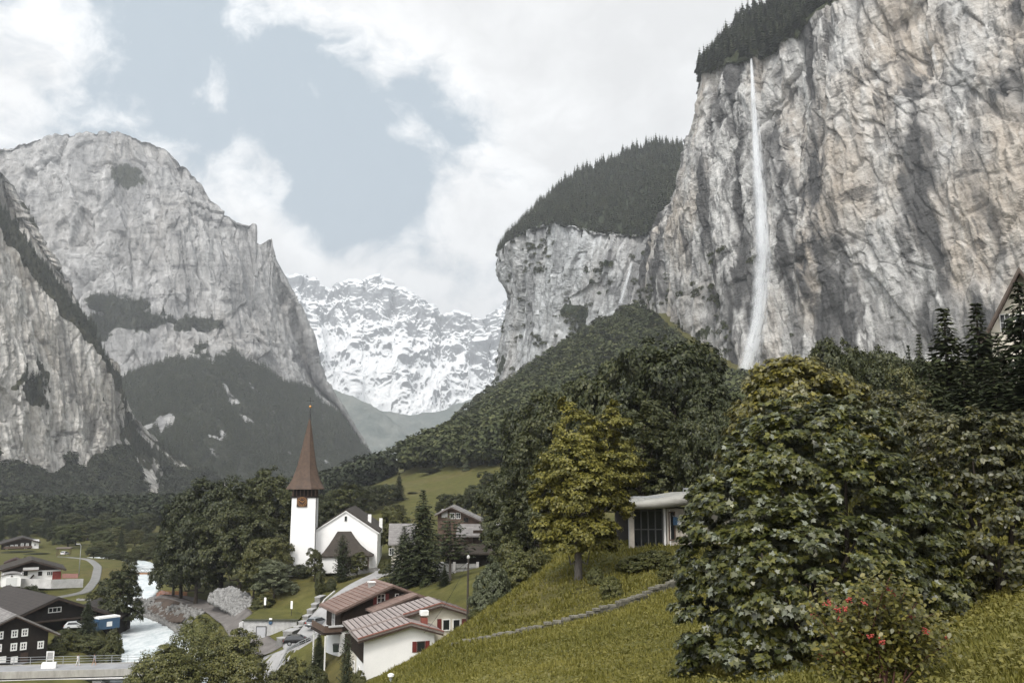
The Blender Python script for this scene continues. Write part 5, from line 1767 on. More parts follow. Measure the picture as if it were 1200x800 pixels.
def lorry():
    p = gpos(119, 179); p[2] += .15
    t = thing('lorry', 'small blue lorry with a white roofed box body parked beside the river', 'lorry', p, R(232))
    MB().prism([(-3.0, -1.05, .7), (1.2, -1.05, .7), (1.2, -1.05, 2.7), (-3.0, -1.05, 2.7)], (0, 2.1, 0)).build('box_body', BLUE, t)
    MB().prism([(-3.06, -1.1, 2.704), (1.26, -1.1, 2.704), (1.2, -1.1, 3.0), (-3.0, -1.1, 3.0)], (0, 2.2, 0)).build('roof', TRIMW, t)
    cb = MB().prism([(1.25, -1.0, .5), (3.0, -1.0, .5), (3.0, -1.0, 1.35), (2.55, -1.0, 2.25), (1.25, -1.0, 2.3)], (0, 2.0, 0)).build('cab', BLUE, t)
    MB().prism([(2.62, -.85, 2.15), (3.01, -.85, 1.4), (3.01, .85, 1.4), (2.62, .85, 2.15)], (.02, 0, .02)).build('windscreen', GLASS, cb)
    m = MB()
    for s in (-1, 1): m.prism([(1.5, s * 1.005, 1.4), (2.7, s * 1.005, 1.4), (2.4, s * 1.005, 2.1), (1.5, s * 1.005, 2.1)], (0, s * .015, 0))
    m.build('side_window', GLASS, cb)
    MB().box((-.9, 1.06, 1.6), (1.1, .03, .9)).build('panel', TRIMW, t)
    for s in (-1, 1):
        MB().box((3.02, s * .75, .75), (.06, .3, .2)).build('headlight', TRIMW, cb)
        for xk in (-2.0, 2.1):
            wl = MB().lathe([(.22, -.13), (.42, -.13), (.45, 0), (.42, .13), (.22, .13)], 18).build('wheel', MATS['tyre_rubber'], t, True)
            wl.location = (xk, s * .9, .45); wl.rotation_euler = (R(90), 0, 0)
lorry()

# bins, barriers, bicycles
p = gpos(392, 123)
bz = thing('bin', 'dark green wheeled bin under the balcony of the brown chalet', 'bin', at(393.5, 764, 122))
MB().prism([(-.3, -.3, .08), (.3, -.3, .08), (.36, -.36, 1.0), (-.36, -.36, 1.0)], (0, .66, 0)).build('body', pm('bin_green', (.02, .028, .022), (.015, .02, .016), 2, .6), bz)
MB().box((0, -.02, 1.05), (.78, .78, .1)).build('lid', DARKM, bz)
for s in (-1, 1):
    wl = MB().lathe([(.03, -.04), (.1, -.04), (.1, .04), (.03, .04)], 12).build('wheel', MATS['tyre_rubber'], bz); wl.location = (s * .3, .33, .1); wl.rotation_euler = (0, R(90), 0)
rb = thing('safety_rail', 'low grey guard rail along the near edge of the lane beside the black car', 'rail', on_lane(345, 137))
m, k = MB(), MB()
for i in range(8):
    p = on_lane(318 + i * 8, 138.2 + .2 * i) - np.array(rb.location)
    m.box(p + [0, 0, .35], (.07, .07, .9))
    if i:
        k.bar(prev + [0, 0, .8], p + [0, 0, .8], .06, .12); k.bar(prev + [0, 0, .45], p + [0, 0, .45], .05, .08)
    prev = p
m.build('post', STEEL, rb); k.build('rail', STEEL, rb)

def bicycle(loc, rz, label, mat):
    t = thing('bicycle', label, 'bicycle', loc, rz, 'bicycles by the stepped wall')
    fr = MB()
    pts = dict(r=(-.5, 0, .34), f=(.52, 0, .34), bb=(-.05, 0, .3), st=(-.2, 0, .85), hd=(.36, 0, .85))
    for a, b in (('r', 'bb'), ('r', 'st'), ('bb', 'st'), ('bb', 'hd'), ('st', 'hd'), ('hd', 'f')): fr.tube([pts[a], pts[b]], .025, 6)
    fr.build('frame', mat, t)
    for k in 'rf':
        w = MB()
        ring = [(pts[k][0] + .33 * math.cos(a), 0, .34 + .33 * math.sin(a)) for a in np.linspace(0, 2 * math.pi, 21)]
        w.tube(ring, .025, 6, False)
        for j in range(6):
            a = math.pi * j / 6
            w.tube([(pts[k][0] + .32 * math.cos(a), 0, .34 + .32 * math.sin(a)), (pts[k][0] - .32 * math.cos(a), 0, .34 - .32 * math.sin(a))], .006, 4)
        w.build('wheel', MATS['tyre_rubber'], t)
    MB().box((-.22, 0, .93), (.26, .13, .06)).build('saddle', DARKM, t)
    MB().tube([(.36, 0, .85), (.34, 0, 1.0), (.36, -.28, 1.03)], .02, 6).tube([(.34, 0, 1.0), (.36, .28, 1.03)], .02, 6).build('handlebar', DARKM, t)
bicycle(on_lane(342, 146.5), R(15), 'red bicycle leaning by the stepped wall, left of the other', pm('bike_red', (.25, .05, .04), (.2, .04, .03), 3, .4))
bicycle(on_lane(347, 147.0), R(160), 'brown bicycle leaning by the stepped wall, right of the red one', pm('bike_brown', (.16, .09, .07), (.12, .07, .05), 3, .4))

# orange site fence beside the gravel path
f = thing('site_fence', 'low orange mesh site fence along the gravel path under the dark trees', 'fence', gpos(200, 224))
m, k = MB(), MB()
for i in range(8):
    p = gpos(183 + i * 5.2, 232 - i * 2.3) - np.array(f.location)
    m.box(p + [0, 0, .5], (.06, .06, 1.2))
    if i:
        for zk in (.25, .5, .75, 1.0): k.bar(prev + [0, 0, zk], p + [0, 0, zk], .03, .1)
    prev = p
m.build('post', WOODM, f); k.build('mesh', ORANGE, f)
q = thing('site_barrier', 'short orange barrier at the top of the stony river bank', 'barrier', gpos(171, 236))
MB().box((0, 0, .75), (1.6, .06, .5)).build('board', ORANGE, q)
for s in (-.6, .6): MB().box((s, .05, .45), (.07, .07, 1.1)).build('leg', WOODM, q)

# slim white posts by the lane under the conifers
for k, (px, lab) in enumerate(((460.5, 'pale stone gatepost by the lane, left one of the pair'), (466.5, 'pale stone gatepost by the lane, right one of the pair'))):
    p = gpos(px, 163)
    t = thing('gatepost', lab, 'post', p, 0, 'pale stone gateposts')
    MB().prism([(-.35, -.3, -.3), (.35, -.3, -.3), (.3, -.25, 1.9), (-.3, -.25, 1.9)], (0, .6, 0)).build('shaft', STONEP, t)
    MB().lathe([(.5, 0), (.55, .08), (.3, .22), (.02, .34)], 4, (0, .02, 1.9)).build('cap', CONCL, t)

# ------------------------------------------------------------------ two walkers on the bridge
def person(loc, rz, label, top_c, leg_c, stride=.22, hair_c=(.05, .035, .025), skirt=False):
    H = 1.72
    J = {'pel': (0, 0, .95), 'ch': (0, .02, 1.28), 'nk': (0, .02, 1.46), 'hd': (0, 0, 1.56), 'tp': (0, 0.01, 1.69)}
    V = [(0, 0, .93), (0, .01, 1.12), (0, .015, 1.32), (0, .02, 1.45), (0, 0, 1.53), (0, -.005, 1.62), (0, .01, 1.70)]
    Rr = [.15, .13, .16, .065, .075, .10, .075]
    E = [(i, i + 1) for i in range(6)]
    for s in (-1, 1):
        b = len(V)
        V += [(s * .09, 0, .88), (s * .10, -s * stride * .5, .50), (s * .10, -s * stride + (.06 if s < 0 else 0), .09), (s * .11, -s * stride - .14, .04)]
        Rr += [.10, .062, .045, .04]
        E += [(0, b), (b, b + 1), (b + 1, b + 2), (b + 2, b + 3)]
        b = len(V)
        V += [(s * .19, .02, 1.38), (s * .25, .04 + s * .06, 1.12), (s * .25, -.06 + s * .14, .90), (s * .25, -.09 + s * .16, .81)]
        Rr += [.062, .046, .034, .03]
        E += [(2, b), (b, b + 1), (b + 1, b + 2), (b + 2, b + 3)]
    me = bpy.data.meshes.new('person')
    me.from_pydata(V, E, [])
    o = link('tmp_person', me)
    sk = o.modifiers.new('skin', 'SKIN')
    for i, v in enumerate(me.skin_vertices[0].data):
        v.radius = (Rr[i], Rr[i] * (.75 if i in (0, 1, 2) else 1))
        v.use_root = (i == 0)
    o.modifiers.new('sub', 'SUBSURF').levels = 2
    dg = bpy.context.evaluated_depsgraph_get()
    me2 = bpy.data.meshes.new_from_object(o.evaluated_get(dg))
    bpy.data.objects.remove(o)
    me2.materials.clear()
    skin = pm('skin', (.45, .27, .19), (.40, .24, .17), 6, .6)
    for m in (skin, top_c, leg_c): me2.materials.append(m)
    for p in me2.polygons:
        c = p.center
        arm = abs(c.x) > .2 and c.z < 1.15
        p.material_index = 1 if (.93 < c.z < 1.45 and not arm) else (2 if (.12 if not skirt else .55) < c.z <= .93 and not arm else 0)
        p.use_smooth = True
    t = link('person', me2, None, loc, rz)
    tag(t, label, 'person')
    hr = MB().lathe([(.105, 0), (.115, .06), (.095, .13), (.05, .165), (.01, .172)], 12, (0, .02, 1.57)).build('hair', pm('hair', hair_c, None, 5, .7), t, True)
    sh = MB()
    return t
pz = BRZ + .02
p = at_z(91, 779.8, BRZ); person((p[0], p[1], pz), R(80), 'walker in white clothes crossing the road bridge', pm('white_shirt', (.75, .75, .74), (.66, .66, .65), 5, .9), pm('white_trousers', (.68, .68, .66), (.6, .6, .58), 5, .9))
p = at_z(110, 779.3, BRZ); person((p[0], p[1], pz), R(-85), 'walker in grey top with bare legs crossing the road bridge', pm('grey_shirt', (.30, .31, .34), (.22, .23, .26), 5, .9), pm('tan_shorts', (.25, .19, .15), (.2, .15, .12), 5, .9), skirt=True)

# ------------------------------------------------------------------ waterfalls
def smoothish(nt, v):
    return ramp(nt, v, [(0.05, 0.0), (.95, 1.0)])

def waterfall(name, label, pix, widths, D, seed, lift=5.0, dens=1.0):
    P = proj(D.reshape(-1, 3))
    pts = []
    for px, py in pix:
        d2 = (P[:, 0] - px) ** 2 + (P[:, 1] - py) ** 2
        near = np.argsort(d2)[:6]
        Yd = D.reshape(-1, 3)[near, 1].min()
        pts.append(Yd)
    Ys = np.array(pts)
    # falling water keeps clear of the face: distance only ever comes nearer going down
    Ys = np.minimum.accumulate(Ys) - lift
    C = np.array([at(px, py, y) for (px, py), y in zip(pix, Ys)])
    r2 = np.random.default_rng(seed)
    m = bpy.data.materials.new('falling_water')
    nt, ns, ls = nodes_of(m)
    uvn = N(nt, 'ShaderNodeAttribute', attribute_name='uvw').outputs['Vector']
    n1 = noise_node(nt, mapping(nt, uvn, (5, .10, 1)), 1.0, 7, .65, .3)
    n2 = noise_node(nt, mapping(nt, uvn, (2.2, .35, 1)), 1.0, 6, .65, .8)
    sep = N(nt, 'ShaderNodeSeparateXYZ'); ls.new(uvn, sep.inputs[0])
    edge = mathn(nt, 'SUBTRACT', 1.0, mathn(nt, 'POWER', mathn(nt, 'ABSOLUTE', sep.outputs[0]), 2.0))
    a = mathn(nt, 'ADD', mathn(nt, 'MULTIPLY', edge, .9), mathn(nt, 'ADD', mathn(nt, 'MULTIPLY', mathn(nt, 'SUBTRACT', n1, .5), 3.2), mathn(nt, 'MULTIPLY', mathn(nt, 'SUBTRACT', n2, .5), 2.4)))
    a = mathn(nt, 'MULTIPLY', mathn(nt, 'MULTIPLY', ramp(nt, a, [(.35, 0.0), (1.4, 1.0)]), smoothish(nt, edge)), .36 * dens)
    p = N(nt, 'ShaderNodeBsdfPrincipled')
    p.inputs['Base Color'].default_value = (.88, .90, .92, 1)
    p.inputs['Roughness'].default_value = .8
    tr = N(nt, 'ShaderNodeBsdfTransparent')
    tl = N(nt, 'ShaderNodeBsdfTranslucent'); tl.inputs['Color'].default_value = (.88, .9, .92, 1)
    mx0 = N(nt, 'ShaderNodeMixShader'); mx0.inputs[0].default_value = .35
    ls.new(p.outputs[0], mx0.inputs[1]); ls.new(tl.outputs[0], mx0.inputs[2])
    mx = N(nt, 'ShaderNodeMixShader'); ls.new(a, mx.inputs[0]); ls.new(tr.outputs[0], mx.inputs[1]); ls.new(mx0.outputs[0], mx.inputs[2])
    out(nt, mx.outputs[0])
    n = 160
    L = np.linspace(0, len(C) - 1, n)
    cl = np.stack([np.interp(L, range(len(C)), C[:, i]) for i in range(3)], -1)
    for _ in range(10): cl[1:-1] = (cl[:-2] + 2 * cl[1:-1] + cl[2:]) / 4
    wd = np.interp(L, range(len(widths)), widths)
    V, Fq, UV = [], [], []
    k = 14
    base = 0
    for layer in range(3):
        jit = r2.normal(size=2) * .25
        for i in range(n):
            for j in range(k):
                an = 2 * math.pi * j / k
                hw = wd[i] / 2 * (1 - .18 * layer)
                wob = .06 * wd[i] * math.sin(i * .06 + layer * 2)
                V.append(cl[i] + [hw * math.cos(an) + wob + jit[0] * wd[i] * .2, hw * .55 * math.sin(an) - layer * .4, 0])
                UV.append((math.cos(an), i * .55 + layer * 9.7, layer * 3.3))
        ii = np.arange(n * k).reshape(n, k) + base
        jn = np.roll(ii, -1, 1)
        Fq.append(np.stack([ii[:-1], jn[:-1], jn[1:], ii[1:]], -1).reshape(-1, 4))
        base += n * k
    me = mesh_np(name, np.array(V), [np.concatenate(Fq)], [m], True)
    at_ = me.attributes.new('uvw', 'FLOAT_VECTOR', 'POINT')
    at_.data.foreach_set('vector', np.array(UV, np.float32).ravel())
    o = link(name, me)
    tag(o, label, 'waterfall')
waterfall('waterfall', 'tall thin white waterfall dropping down the near rock wall', [(880, 69), (882, 110), (885, 160), (888, 210), (891, 250), (893, 290), (891, 330), (887, 370), (880, 405), (873, 430), (866, 458)], [3, 6, 10, 14, 18, 20, 20, 19, 18, 17, 17], RC_D, 3)
waterfall('waterfall', 'faint small waterfall on the far grey buttress above the wooded slope', [(740, 308), (736, 325), (731, 340), (727, 356)], [4, 6, 8, 7], SC_D, 5, 8.0, .8)
# ------------------------------------------------------------------ foliage
def leaf_material(name, cols, rough=.5, spec=.35, transl=.22, var=.25, nscale=.55, under=None, nw=.55):
    m = bpy.data.materials.new(name)
    nt, ns, ls = nodes_of(m)
    geo = N(nt, 'ShaderNodeNewGeometry')
    oi = N(nt, 'ShaderNodeObjectInfo')
    tc = N(nt, 'ShaderNodeTexCoord').outputs['Object']
    n = noise_node(nt, tc, nscale, 4, .6)
    f = mathn(nt, 'ADD', mathn(nt, 'MULTIPLY', geo.outputs['Random Per Island'], 1.1 - nw), mathn(nt, 'ADD', mathn(nt, 'MULTIPLY', n, nw), mathn(nt, 'MULTIPLY', mathn(nt, 'SUBTRACT', oi.outputs['Random'], .5), var)), clamp=True)
    k = len(cols)
    col = ramp(nt, f, [(.2 + .65 * i / (k - 1), c) for i, c in enumerate(cols)])
    if under is not None:
        col = mixc(nt, geo.outputs['Backfacing'], under, col)
    p = principled(nt, col, rough, spec)
    t = N(nt, 'ShaderNodeBsdfTranslucent'); ls.new(col, t.inputs['Color'])
    mx = N(nt, 'ShaderNodeMixShader'); mx.inputs[0].default_value = transl
    ls.new(p.outputs[0], mx.inputs[1]); ls.new(t.outputs[0], mx.inputs[2])
    out(nt, mx.outputs[0])
    MATS[name] = m
    return m
LM_DARK = leaf_material('leaves_dark', [(.0158, .0208, .0059), (.0356, .0415, .0119), (.0692, .0712, .0218)])
LM_MID = leaf_material('leaves_mid', [(.028, .034, .009), (.062, .066, .018), (.115, .108, .032)])
LM_LIGHT = leaf_material('leaves_light', [(.0427, .0494, .0123), (.0902, .0931, .0247), (.1520, .1425, .0437)], under=(.14, .145, .08))
LM_YELL = leaf_material('leaves_yellow', [(.0515, .0526, .0101), (.1120, .1053, .0179), (.1848, .1624, .0302)], var=.1)
LM_GREY = leaf_material('leaves_grey', [(.045, .055, .026), (.085, .095, .046), (.14, .15, .085)], under=(.17, .18, .12))
LM_CON = leaf_material('needles', [(.0103, .0149, .0058), (.0230, .0298, .0115), (.0482, .0551, .0207)], .6, .25, .08)
LM_CON2 = leaf_material('needles_soft', [(.016, .022, .010), (.032, .040, .018), (.055, .062, .030)], .6, .25, .08)
LM_MAPLE = leaf_material('leaves_maple', [(.0275, .0338, .0088), (.0650, .0675, .0150), (.1562, .1475, .0275)], .36, .5, .2, under=(.15, .16, .115))
LM_MAPLEY = leaf_material('leaves_maple_yellow', [(.0440, .0462, .0110), (.1100, .0968, .0176), (.1870, .1595, .0264)], .38, .5, .22, under=(.16, .15, .08))
LM_HAZEL = leaf_material('leaves_hazel', [(.0230, .0264, .0069), (.0552, .0529, .0126), (.1323, .1150, .0230)], .38, .5, .2, under=(.12, .12, .07))
LM_GUELD = leaf_material('leaves_gueld', [(.050, .052, .012), (.105, .098, .020), (.175, .145, .030)], .42, .45, .22)
LM_FAR = leaf_material('leaves_far', [(.0270, .0351, .0162), (.0540, .0621, .0270), (.1148, .1188, .0540)], .7, .1, .1, .1, nscale=.05, nw=.8)  # leaf tones lightened, some distance haze put into the colour
LM_FARC = leaf_material('needles_far', [(.014, .019, .011), (.032, .038, .021), (.075, .080, .046)], .7, .1, .05, .1, nscale=.04, nw=.8)
BARK = pm('bark', (.075, .062, .050), (.035, .029, .024), 3, .95, .1, .9, .04, (1, 1, .3))
BARKG = pm('grey_bark', (.15, .135, .12), (.075, .067, .06), 3, .95, .1, .9, .04, (1, 1, .3))

KITE = np.array([(0, 0, 0), (-.36, .45, .10), (0, 1, 0), (.36, .45, .10)])
_ml = [(0, 0), (-.22, .06), (-.50, .02), (-.40, .22), (-.62, .50), (-.30, .50), (-.22, .62), (0, 1.05), (.22, .62), (.30, .50), (.62, .50), (.40, .22), (.50, .02), (.22, .06)]
MAPLE = np.array([(x, y, .10 * abs(x) - .10 * y * y) for x, y in _ml])
OVAL = np.array([(0, 0, 0), (-.24, .22, .06), (-.30, .52, .07), (-.16, .82, .02), (0, 1.02, -.06), (.16, .82, .02), (.30, .52, .07), (.24, .22, .06)])

def rand_dirs(n, r):
    v = r.normal(size=(n, 3))
    return v / (np.linalg.norm(v, axis=1)[:, None] + 1e-9)

def leaves_np(C, Nrm, size, shape, r, droop=0.0):
    """leaf blades at points C with normals Nrm"""
    n = len(C)
    Nrm = Nrm / (np.linalg.norm(Nrm, axis=1)[:, None] + 1e-9)
    t = rand_dirs(n, r)
    t[:, 2] -= droop
    t -= Nrm * (t * Nrm).sum(1)[:, None]
    t /= np.linalg.norm(t, axis=1)[:, None] + 1e-9
    b = np.cross(t, Nrm)
    s = np.broadcast_to(np.asarray(size, float), (n,))[:, None, None]
    V = C[:, None, :] + s * (shape[None, :, 0, None] * b[:, None] + shape[None, :, 1, None] * t[:, None] + shape[None, :, 2, None] * Nrm[:, None])
    k = len(shape)
    Fq = np.arange(n * k).reshape(n, k)
    return V.reshape(-1, 3), Fq

def crown(lobes, ncl, per, leaf, shape, seed, rc=(.16, .30), flat=.65, up=.55, inner=.12, droop=.3, bottom=-.45, out_w=.7, flip=.06):
    """lobes (x, y, z, rx, ry, rz) filled with leafy sprays standing on the lobe surfaces"""
    r = np.random.default_rng(seed)
    lob = np.array(lobes, float)
    wts = (lob[:, 3] * lob[:, 4] + lob[:, 3] * lob[:, 5]); wts /= wts.sum()
    cen, rad, dirs = [], [], []
    tries = 0
    while len(cen) < ncl and tries < ncl * 20:
        tries += 1
        i = r.choice(len(lob), p=wts)
        d = rand_dirs(1, r)[0]
        if d[2] < bottom: continue
        L = lob[i]
        f = r.uniform(.80, 1.02) if r.random() > inner else r.uniform(.3, .75)
        p = L[:3] + d * L[3:] * f
        q = ((p - lob[:, :3]) / lob[:, 3:])
        inside = (q ** 2).sum(1)
        inside[i] = 9
        if inside.min() < .55 and r.random() > inner: continue
        cen.append(p); dirs.append(d)
        rad.append(r.uniform(*rc) * (L[3] + L[4] + L[5]) / 3)
    cen, rad, dirs = np.array(cen), np.array(rad), np.array(dirs)
    n = len(cen) * per
    ci = np.repeat(np.arange(len(cen)), per)
    d = rand_dirs(n, r)
    P = cen[ci] + d * (rad[ci] * r.random(n) ** .45)[:, None] * np.array([1, 1, flat])
    nr = d * .5 + dirs[ci] * out_w + np.array([0, 0, up]) + r.normal(size=(n, 3)) * .38
    sz = leaf * r.uniform(.65, 1.35, n)
    nr[r.random(n) < flip] *= -1
    return leaves_np(P, nr, sz, shape, r, droop)

def crown_mesh(name, *a, **k):
    V, Fq = crown(*a, **k)
    return mesh_np(name, V, [Fq], [LM_MID])

def trunk_mesh(name, H, r0, limbs, seed, mat=BARK, top=.75):
    r = np.random.default_rng(seed)
    m = MB()
    pts = [(0, 0, -.4)] + [(r.normal() * .02 * H * t, r.normal() * .02 * H * t, H * top * t) for t in (.02, .25, .5, .75, 1)]
    m.tube(pts, [r0 * 1.5, r0 * 1.25, r0, r0 * .8, r0 * .5, r0 * .15], 9)
    for L in limbs:
        e = np.array(L[:3], float)
        z0 = min(e[2] * .55, H * .5)
        s = np.array([0, 0, z0])
        mid = s * .45 + e * .55 - [0, 0, .08 * H]
        m.tube([s, mid, s * .15 + e * .85], [r0 * .5, r0 * .3, r0 * .08], 6)
    me = bpy.data.meshes.new(name)
    me.from_pydata(m.v, [], m.f); me.materials.append(mat)
    for p in me.polygons: p.use_smooth = True
    return me

# templates: (trunk mesh, crown mesh, nominal height, nominal width)
TPL = {}
def tpl_broad(key, lobes, H, W, ncl, per, leaf, seed, r0, shape=KITE, **k):
    cm = crown_mesh('crown', lobes, ncl, per, leaf, shape, seed, **k)
    tm = trunk_mesh('trunk', H, r0, lobes, seed)
    TPL[key] = (tm, cm, H, W)

def rl(seed, n, H, W, zlo=.22, zhi=.84, rr=(.20, .30)):
    r = np.random.default_rng(seed)
    L = [(0, 0, H * .66, W * .30, W * .30, H * .30)]
    for i in range(n):
        a = 2 * math.pi * i / n + r.uniform(-.3, .3)
        z = zlo + (zhi - zlo) * ((i * .618 + .1) % 1.0)
        q = W * (.5 - r.uniform(*rr)) * (1.1 - .55 * max(0, z - .5))
        s = r.uniform(*rr) * W
        L.append((q * math.cos(a), q * math.sin(a), H * z, s, s, s * r.uniform(.6, .8) * H / W * .9))
    return L
tpl_broad('oakA', rl(1, 13, 15, 13), 15, 13, 420, 62, .40, 1, .34)
tpl_broad('oakB', rl(2, 11, 16, 10, .20, .88), 16, 10, 400, 60, .38, 2, .30)
tpl_broad('oakC', rl(3, 13, 13, 13, .22, .8), 13, 13, 420, 60, .40, 3, .32)
tpl_broad('treeS', rl(4, 9, 8, 5.5, .18, .85), 8, 5.5, 240, 60, .23, 4, .13)
tpl_broad('bushA', [(0, 0, 1.1, 1.5, 1.4, 1.2), (1.1, .3, .8, 1.0, 1, .9), (-1.0, -.2, .9, 1.1, 1, 1.0), (.2, -.8, .7, 1, .9, .8)], 2.5, 4.2, 190, 55, .17, 5, .05, bottom=-.8)
tpl_broad('bushB', [(0, 0, 1.3, 1.3, 1.3, 1.5), (.8, .5, 1.0, .9, .9, 1.1), (-.8, .1, .8, .9, .9, .9), (0, -.7, .8, 1.1, .8, .9), (.5, -.3, 2.0, .7, .7, .8)], 3.0, 3.6, 190, 55, .17, 6, .05, bottom=-.8)
tpl_broad('oval', [(0, 0, 3.2, 1.1, 1.1, 2.8), (.3, .1, 4.4, .7, .7, 1.4), (-.3, 0, 2.2, 1.0, 1.0, 1.8)], 6.2, 2.5, 150, 48, .20, 7, .10, bottom=-.9, rc=(.12, .22))

def conifer(key, H, W, seed, n_whorl=40, per=12, dens=1.25, spray=.62, clear=.03, mat=BARK, power=.92, droop=.30):
    r = np.random.default_rng(seed)
    C, Nn, S, T = [], [], [], []
    limbs = MB()
    for w in range(n_whorl):
        f = w / (n_whorl - 1)
        z = H * (clear + (1 - clear) * f ** .95)
        R_ = W / 2 * (1 - f) ** power * r.uniform(.82, 1.12) + .10
        k = max(4, int(per * (1 - .45 * f)))
        a0 = r.uniform(0, 6.28)
        for b in range(k):
            a = a0 + 2 * math.pi * b / k + r.normal() * .16
            L = R_ * r.uniform(.70, 1.15)
            dirv = np.array([math.cos(a), math.sin(a), 0])
            m = max(3, int(L / (spray * .36) * dens))
            for j in range(m):
                t = (j + r.random()) / m
                if t < .12: continue
                sag = droop * L * (t ** 1.2) - .10 * L * t ** 3
                p = dirv * L * t + [0, 0, z - sag]
                side = np.array([-dirv[1], dirv[0], 0])
                for s_ in (-1, 1):
                    C.append(p + r.normal(size=3) * spray * .08)
                    T.append(dirv * .75 + side * s_ * r.uniform(.35, .95) + [0, 0, -.42])
                    Nn.append(np.array([0, 0, 1.0]) + r.normal(size=3) * .35 + dirv * .25)
                    S.append(spray * r.uniform(.75, 1.2) * (1 - .35 * t) * (1.0 if f < .85 else .7))
            limbs.tube([(0, 0, z), tuple(dirv * L * .5 + [0, 0, z - droop * L * .4]), tuple(dirv * L * .9 + [0, 0, z - droop * L * .85])], [.035 * H / 14, .02, .008], 4, False)
    C, Nn, S, T = map(np.array, (C, Nn, S, T))
    Nn /= np.linalg.norm(Nn, axis=1)[:, None]
    T -= Nn * (T * Nn).sum(1)[:, None]; T /= np.linalg.norm(T, axis=1)[:, None]
    B = np.cross(T, Nn)
    sh = np.array([(0, 0, 0), (-.26, .42, -.06), (0, 1, -.18), (.26, .42, -.06)])
    V = C[:, None] + S[:, None, None] * (sh[None, :, 0, None] * B[:, None] + sh[None, :, 1, None] * T[:, None] + sh[None, :, 2, None] * Nn[:, None])
    cm = mesh_np('crown', V.reshape(-1, 3), [np.arange(len(C) * 4).reshape(-1, 4)], [LM_CON])
    tk = MB().tube([(0, 0, -.4), (0, 0, H * .3), (0, 0, H * .7), (0, 0, H * .99)], [H * .017, H * .013, H * .007, .01], 8)
    tk.v += []
    b = len(tk.v)
    tk.v += limbs.v; tk.f += [tuple(i + b for i in f_) for f_ in limbs.f]
    tm = bpy.data.meshes.new('trunk'); tm.from_pydata(tk.v, [], tk.f); tm.materials.append(mat)
    TPL[key] = (tm, cm, H, W)
conifer('spruceA', 16, 7.0, 11)
conifer('spruceB', 18, 6.0, 12, 46, 11)
conifer('spruceC', 14, 7.5, 14, 36, 13, droop=.36)
conifer('pineA', 12, 7.0, 13, 13, 8, 1.2, .75, .38, BARKG, .55, .10)
conifer('cypress', 7, 2.6, 15, 30, 9, 1.3, .34, .01, BARK, .45, -.35)

def plant(key, name, label, cat, pos, h, w, crown_mat=None, group=None, trunk_mat=None, rz=None, seed=[0]):
    tm, cm, H, W = TPL[key]
    seed[0] += 1
    r = random.Random(seed[0] * 7 + 1)
    t = thing(name, label, cat, pos, r.uniform(0, 6.28) if rz is None else rz, group)
    t.scale = (w / W, w / W, h / H)
    for me, mat in ((tm, trunk_mat), (cm, crown_mat)):
        o = link('trunk' if me is tm else 'crown', me, t)
        if mat is not None:
            o.material_slots[0].link = 'OBJECT'
            o.material_slots[0].material = mat
    return t

def plant_px(key, name, label, cat, px, Y, top, wpx, mat=None, group=None, base=None, tmat=None, sink=0.0):
    """put a plant at distance Y in photo column px; its top and its width as they stand in the photo"""
    p = gpos(px, Y)
    if base is not None:
        zb = at(px, base, Y)[2]
        p[2] = min(p[2], zb)
    pt = at(px, top, Y)
    h = max(.6, pt[2] - p[2])
    zc = Y * CP + p[2] * SP
    f = .85 if key[:3] in ('spr', 'cyp', 'pin') else .5
    x = (px - 600) / F * (Y * CP + (p[2] + f * h) * SP)
    p = np.array([x, Y, min(p[2], float(ground(x, Y)))])
    return plant(key, name, label, cat, p, h, wpx / F * zc, mat, group, tmat)

# ---- the yellow-green two-topped tree on the knoll
def yellow_tree():
    Y = 60.0
    p = gpos(678, Y)
    h = at(672, 472, Y)[2] - p[2]
    u = 1 / 1039 * Y   # metres per pixel
    q = lambda px, py, dy, rx, ry, rz: ((px - 678) * u, dy, at(px, py, Y)[2] - p[2], rx * u, ry * u, rz * u)
    lobes = [q(676, 510, 0, 26, 24, 36), q(668, 545, -1, 34, 30, 34), q(722, 515, .6, 22, 22, 34), q(725, 548, .5, 30, 28, 30), q(655, 585, 0, 30, 30, 30), q(690, 575, -1.4, 32, 28, 36), q(712, 590, .3, 28, 28, 26), q(650, 618, .4, 26, 28, 18), q(686, 620, -.6, 36, 34, 18), q(640, 560, .6, 16, 18, 20), q(736, 558, .6, 16, 18, 18), q(662, 636, -.3, 26, 26, 14), q(696, 636, .2, 28, 28, 13), q(668, 490, 0, 13, 12, 22), q(663, 478, 0, 7, 7, 12), q(724, 492, .6, 12, 10, 22), q(726, 482, .6, 6, 6, 10)]
    V, Fq = crown(lobes, 520, 95, .21, KITE, 31, rc=(.20, .36), flat=.5, up=.7, inner=.15, bottom=-.6)
    t = thing('broadleaf_tree', 'yellow green tree with two pointed tops and a slim trunk on the grassy knoll', 'tree', p)
    link('crown', mesh_np('crown', V, [Fq], [LM_YELL]), t)
    link('trunk', trunk_mesh('trunk', h, .22, [l for l in lobes if l[2] > 2], 5, BARKG, .85), t)
yellow_tree()

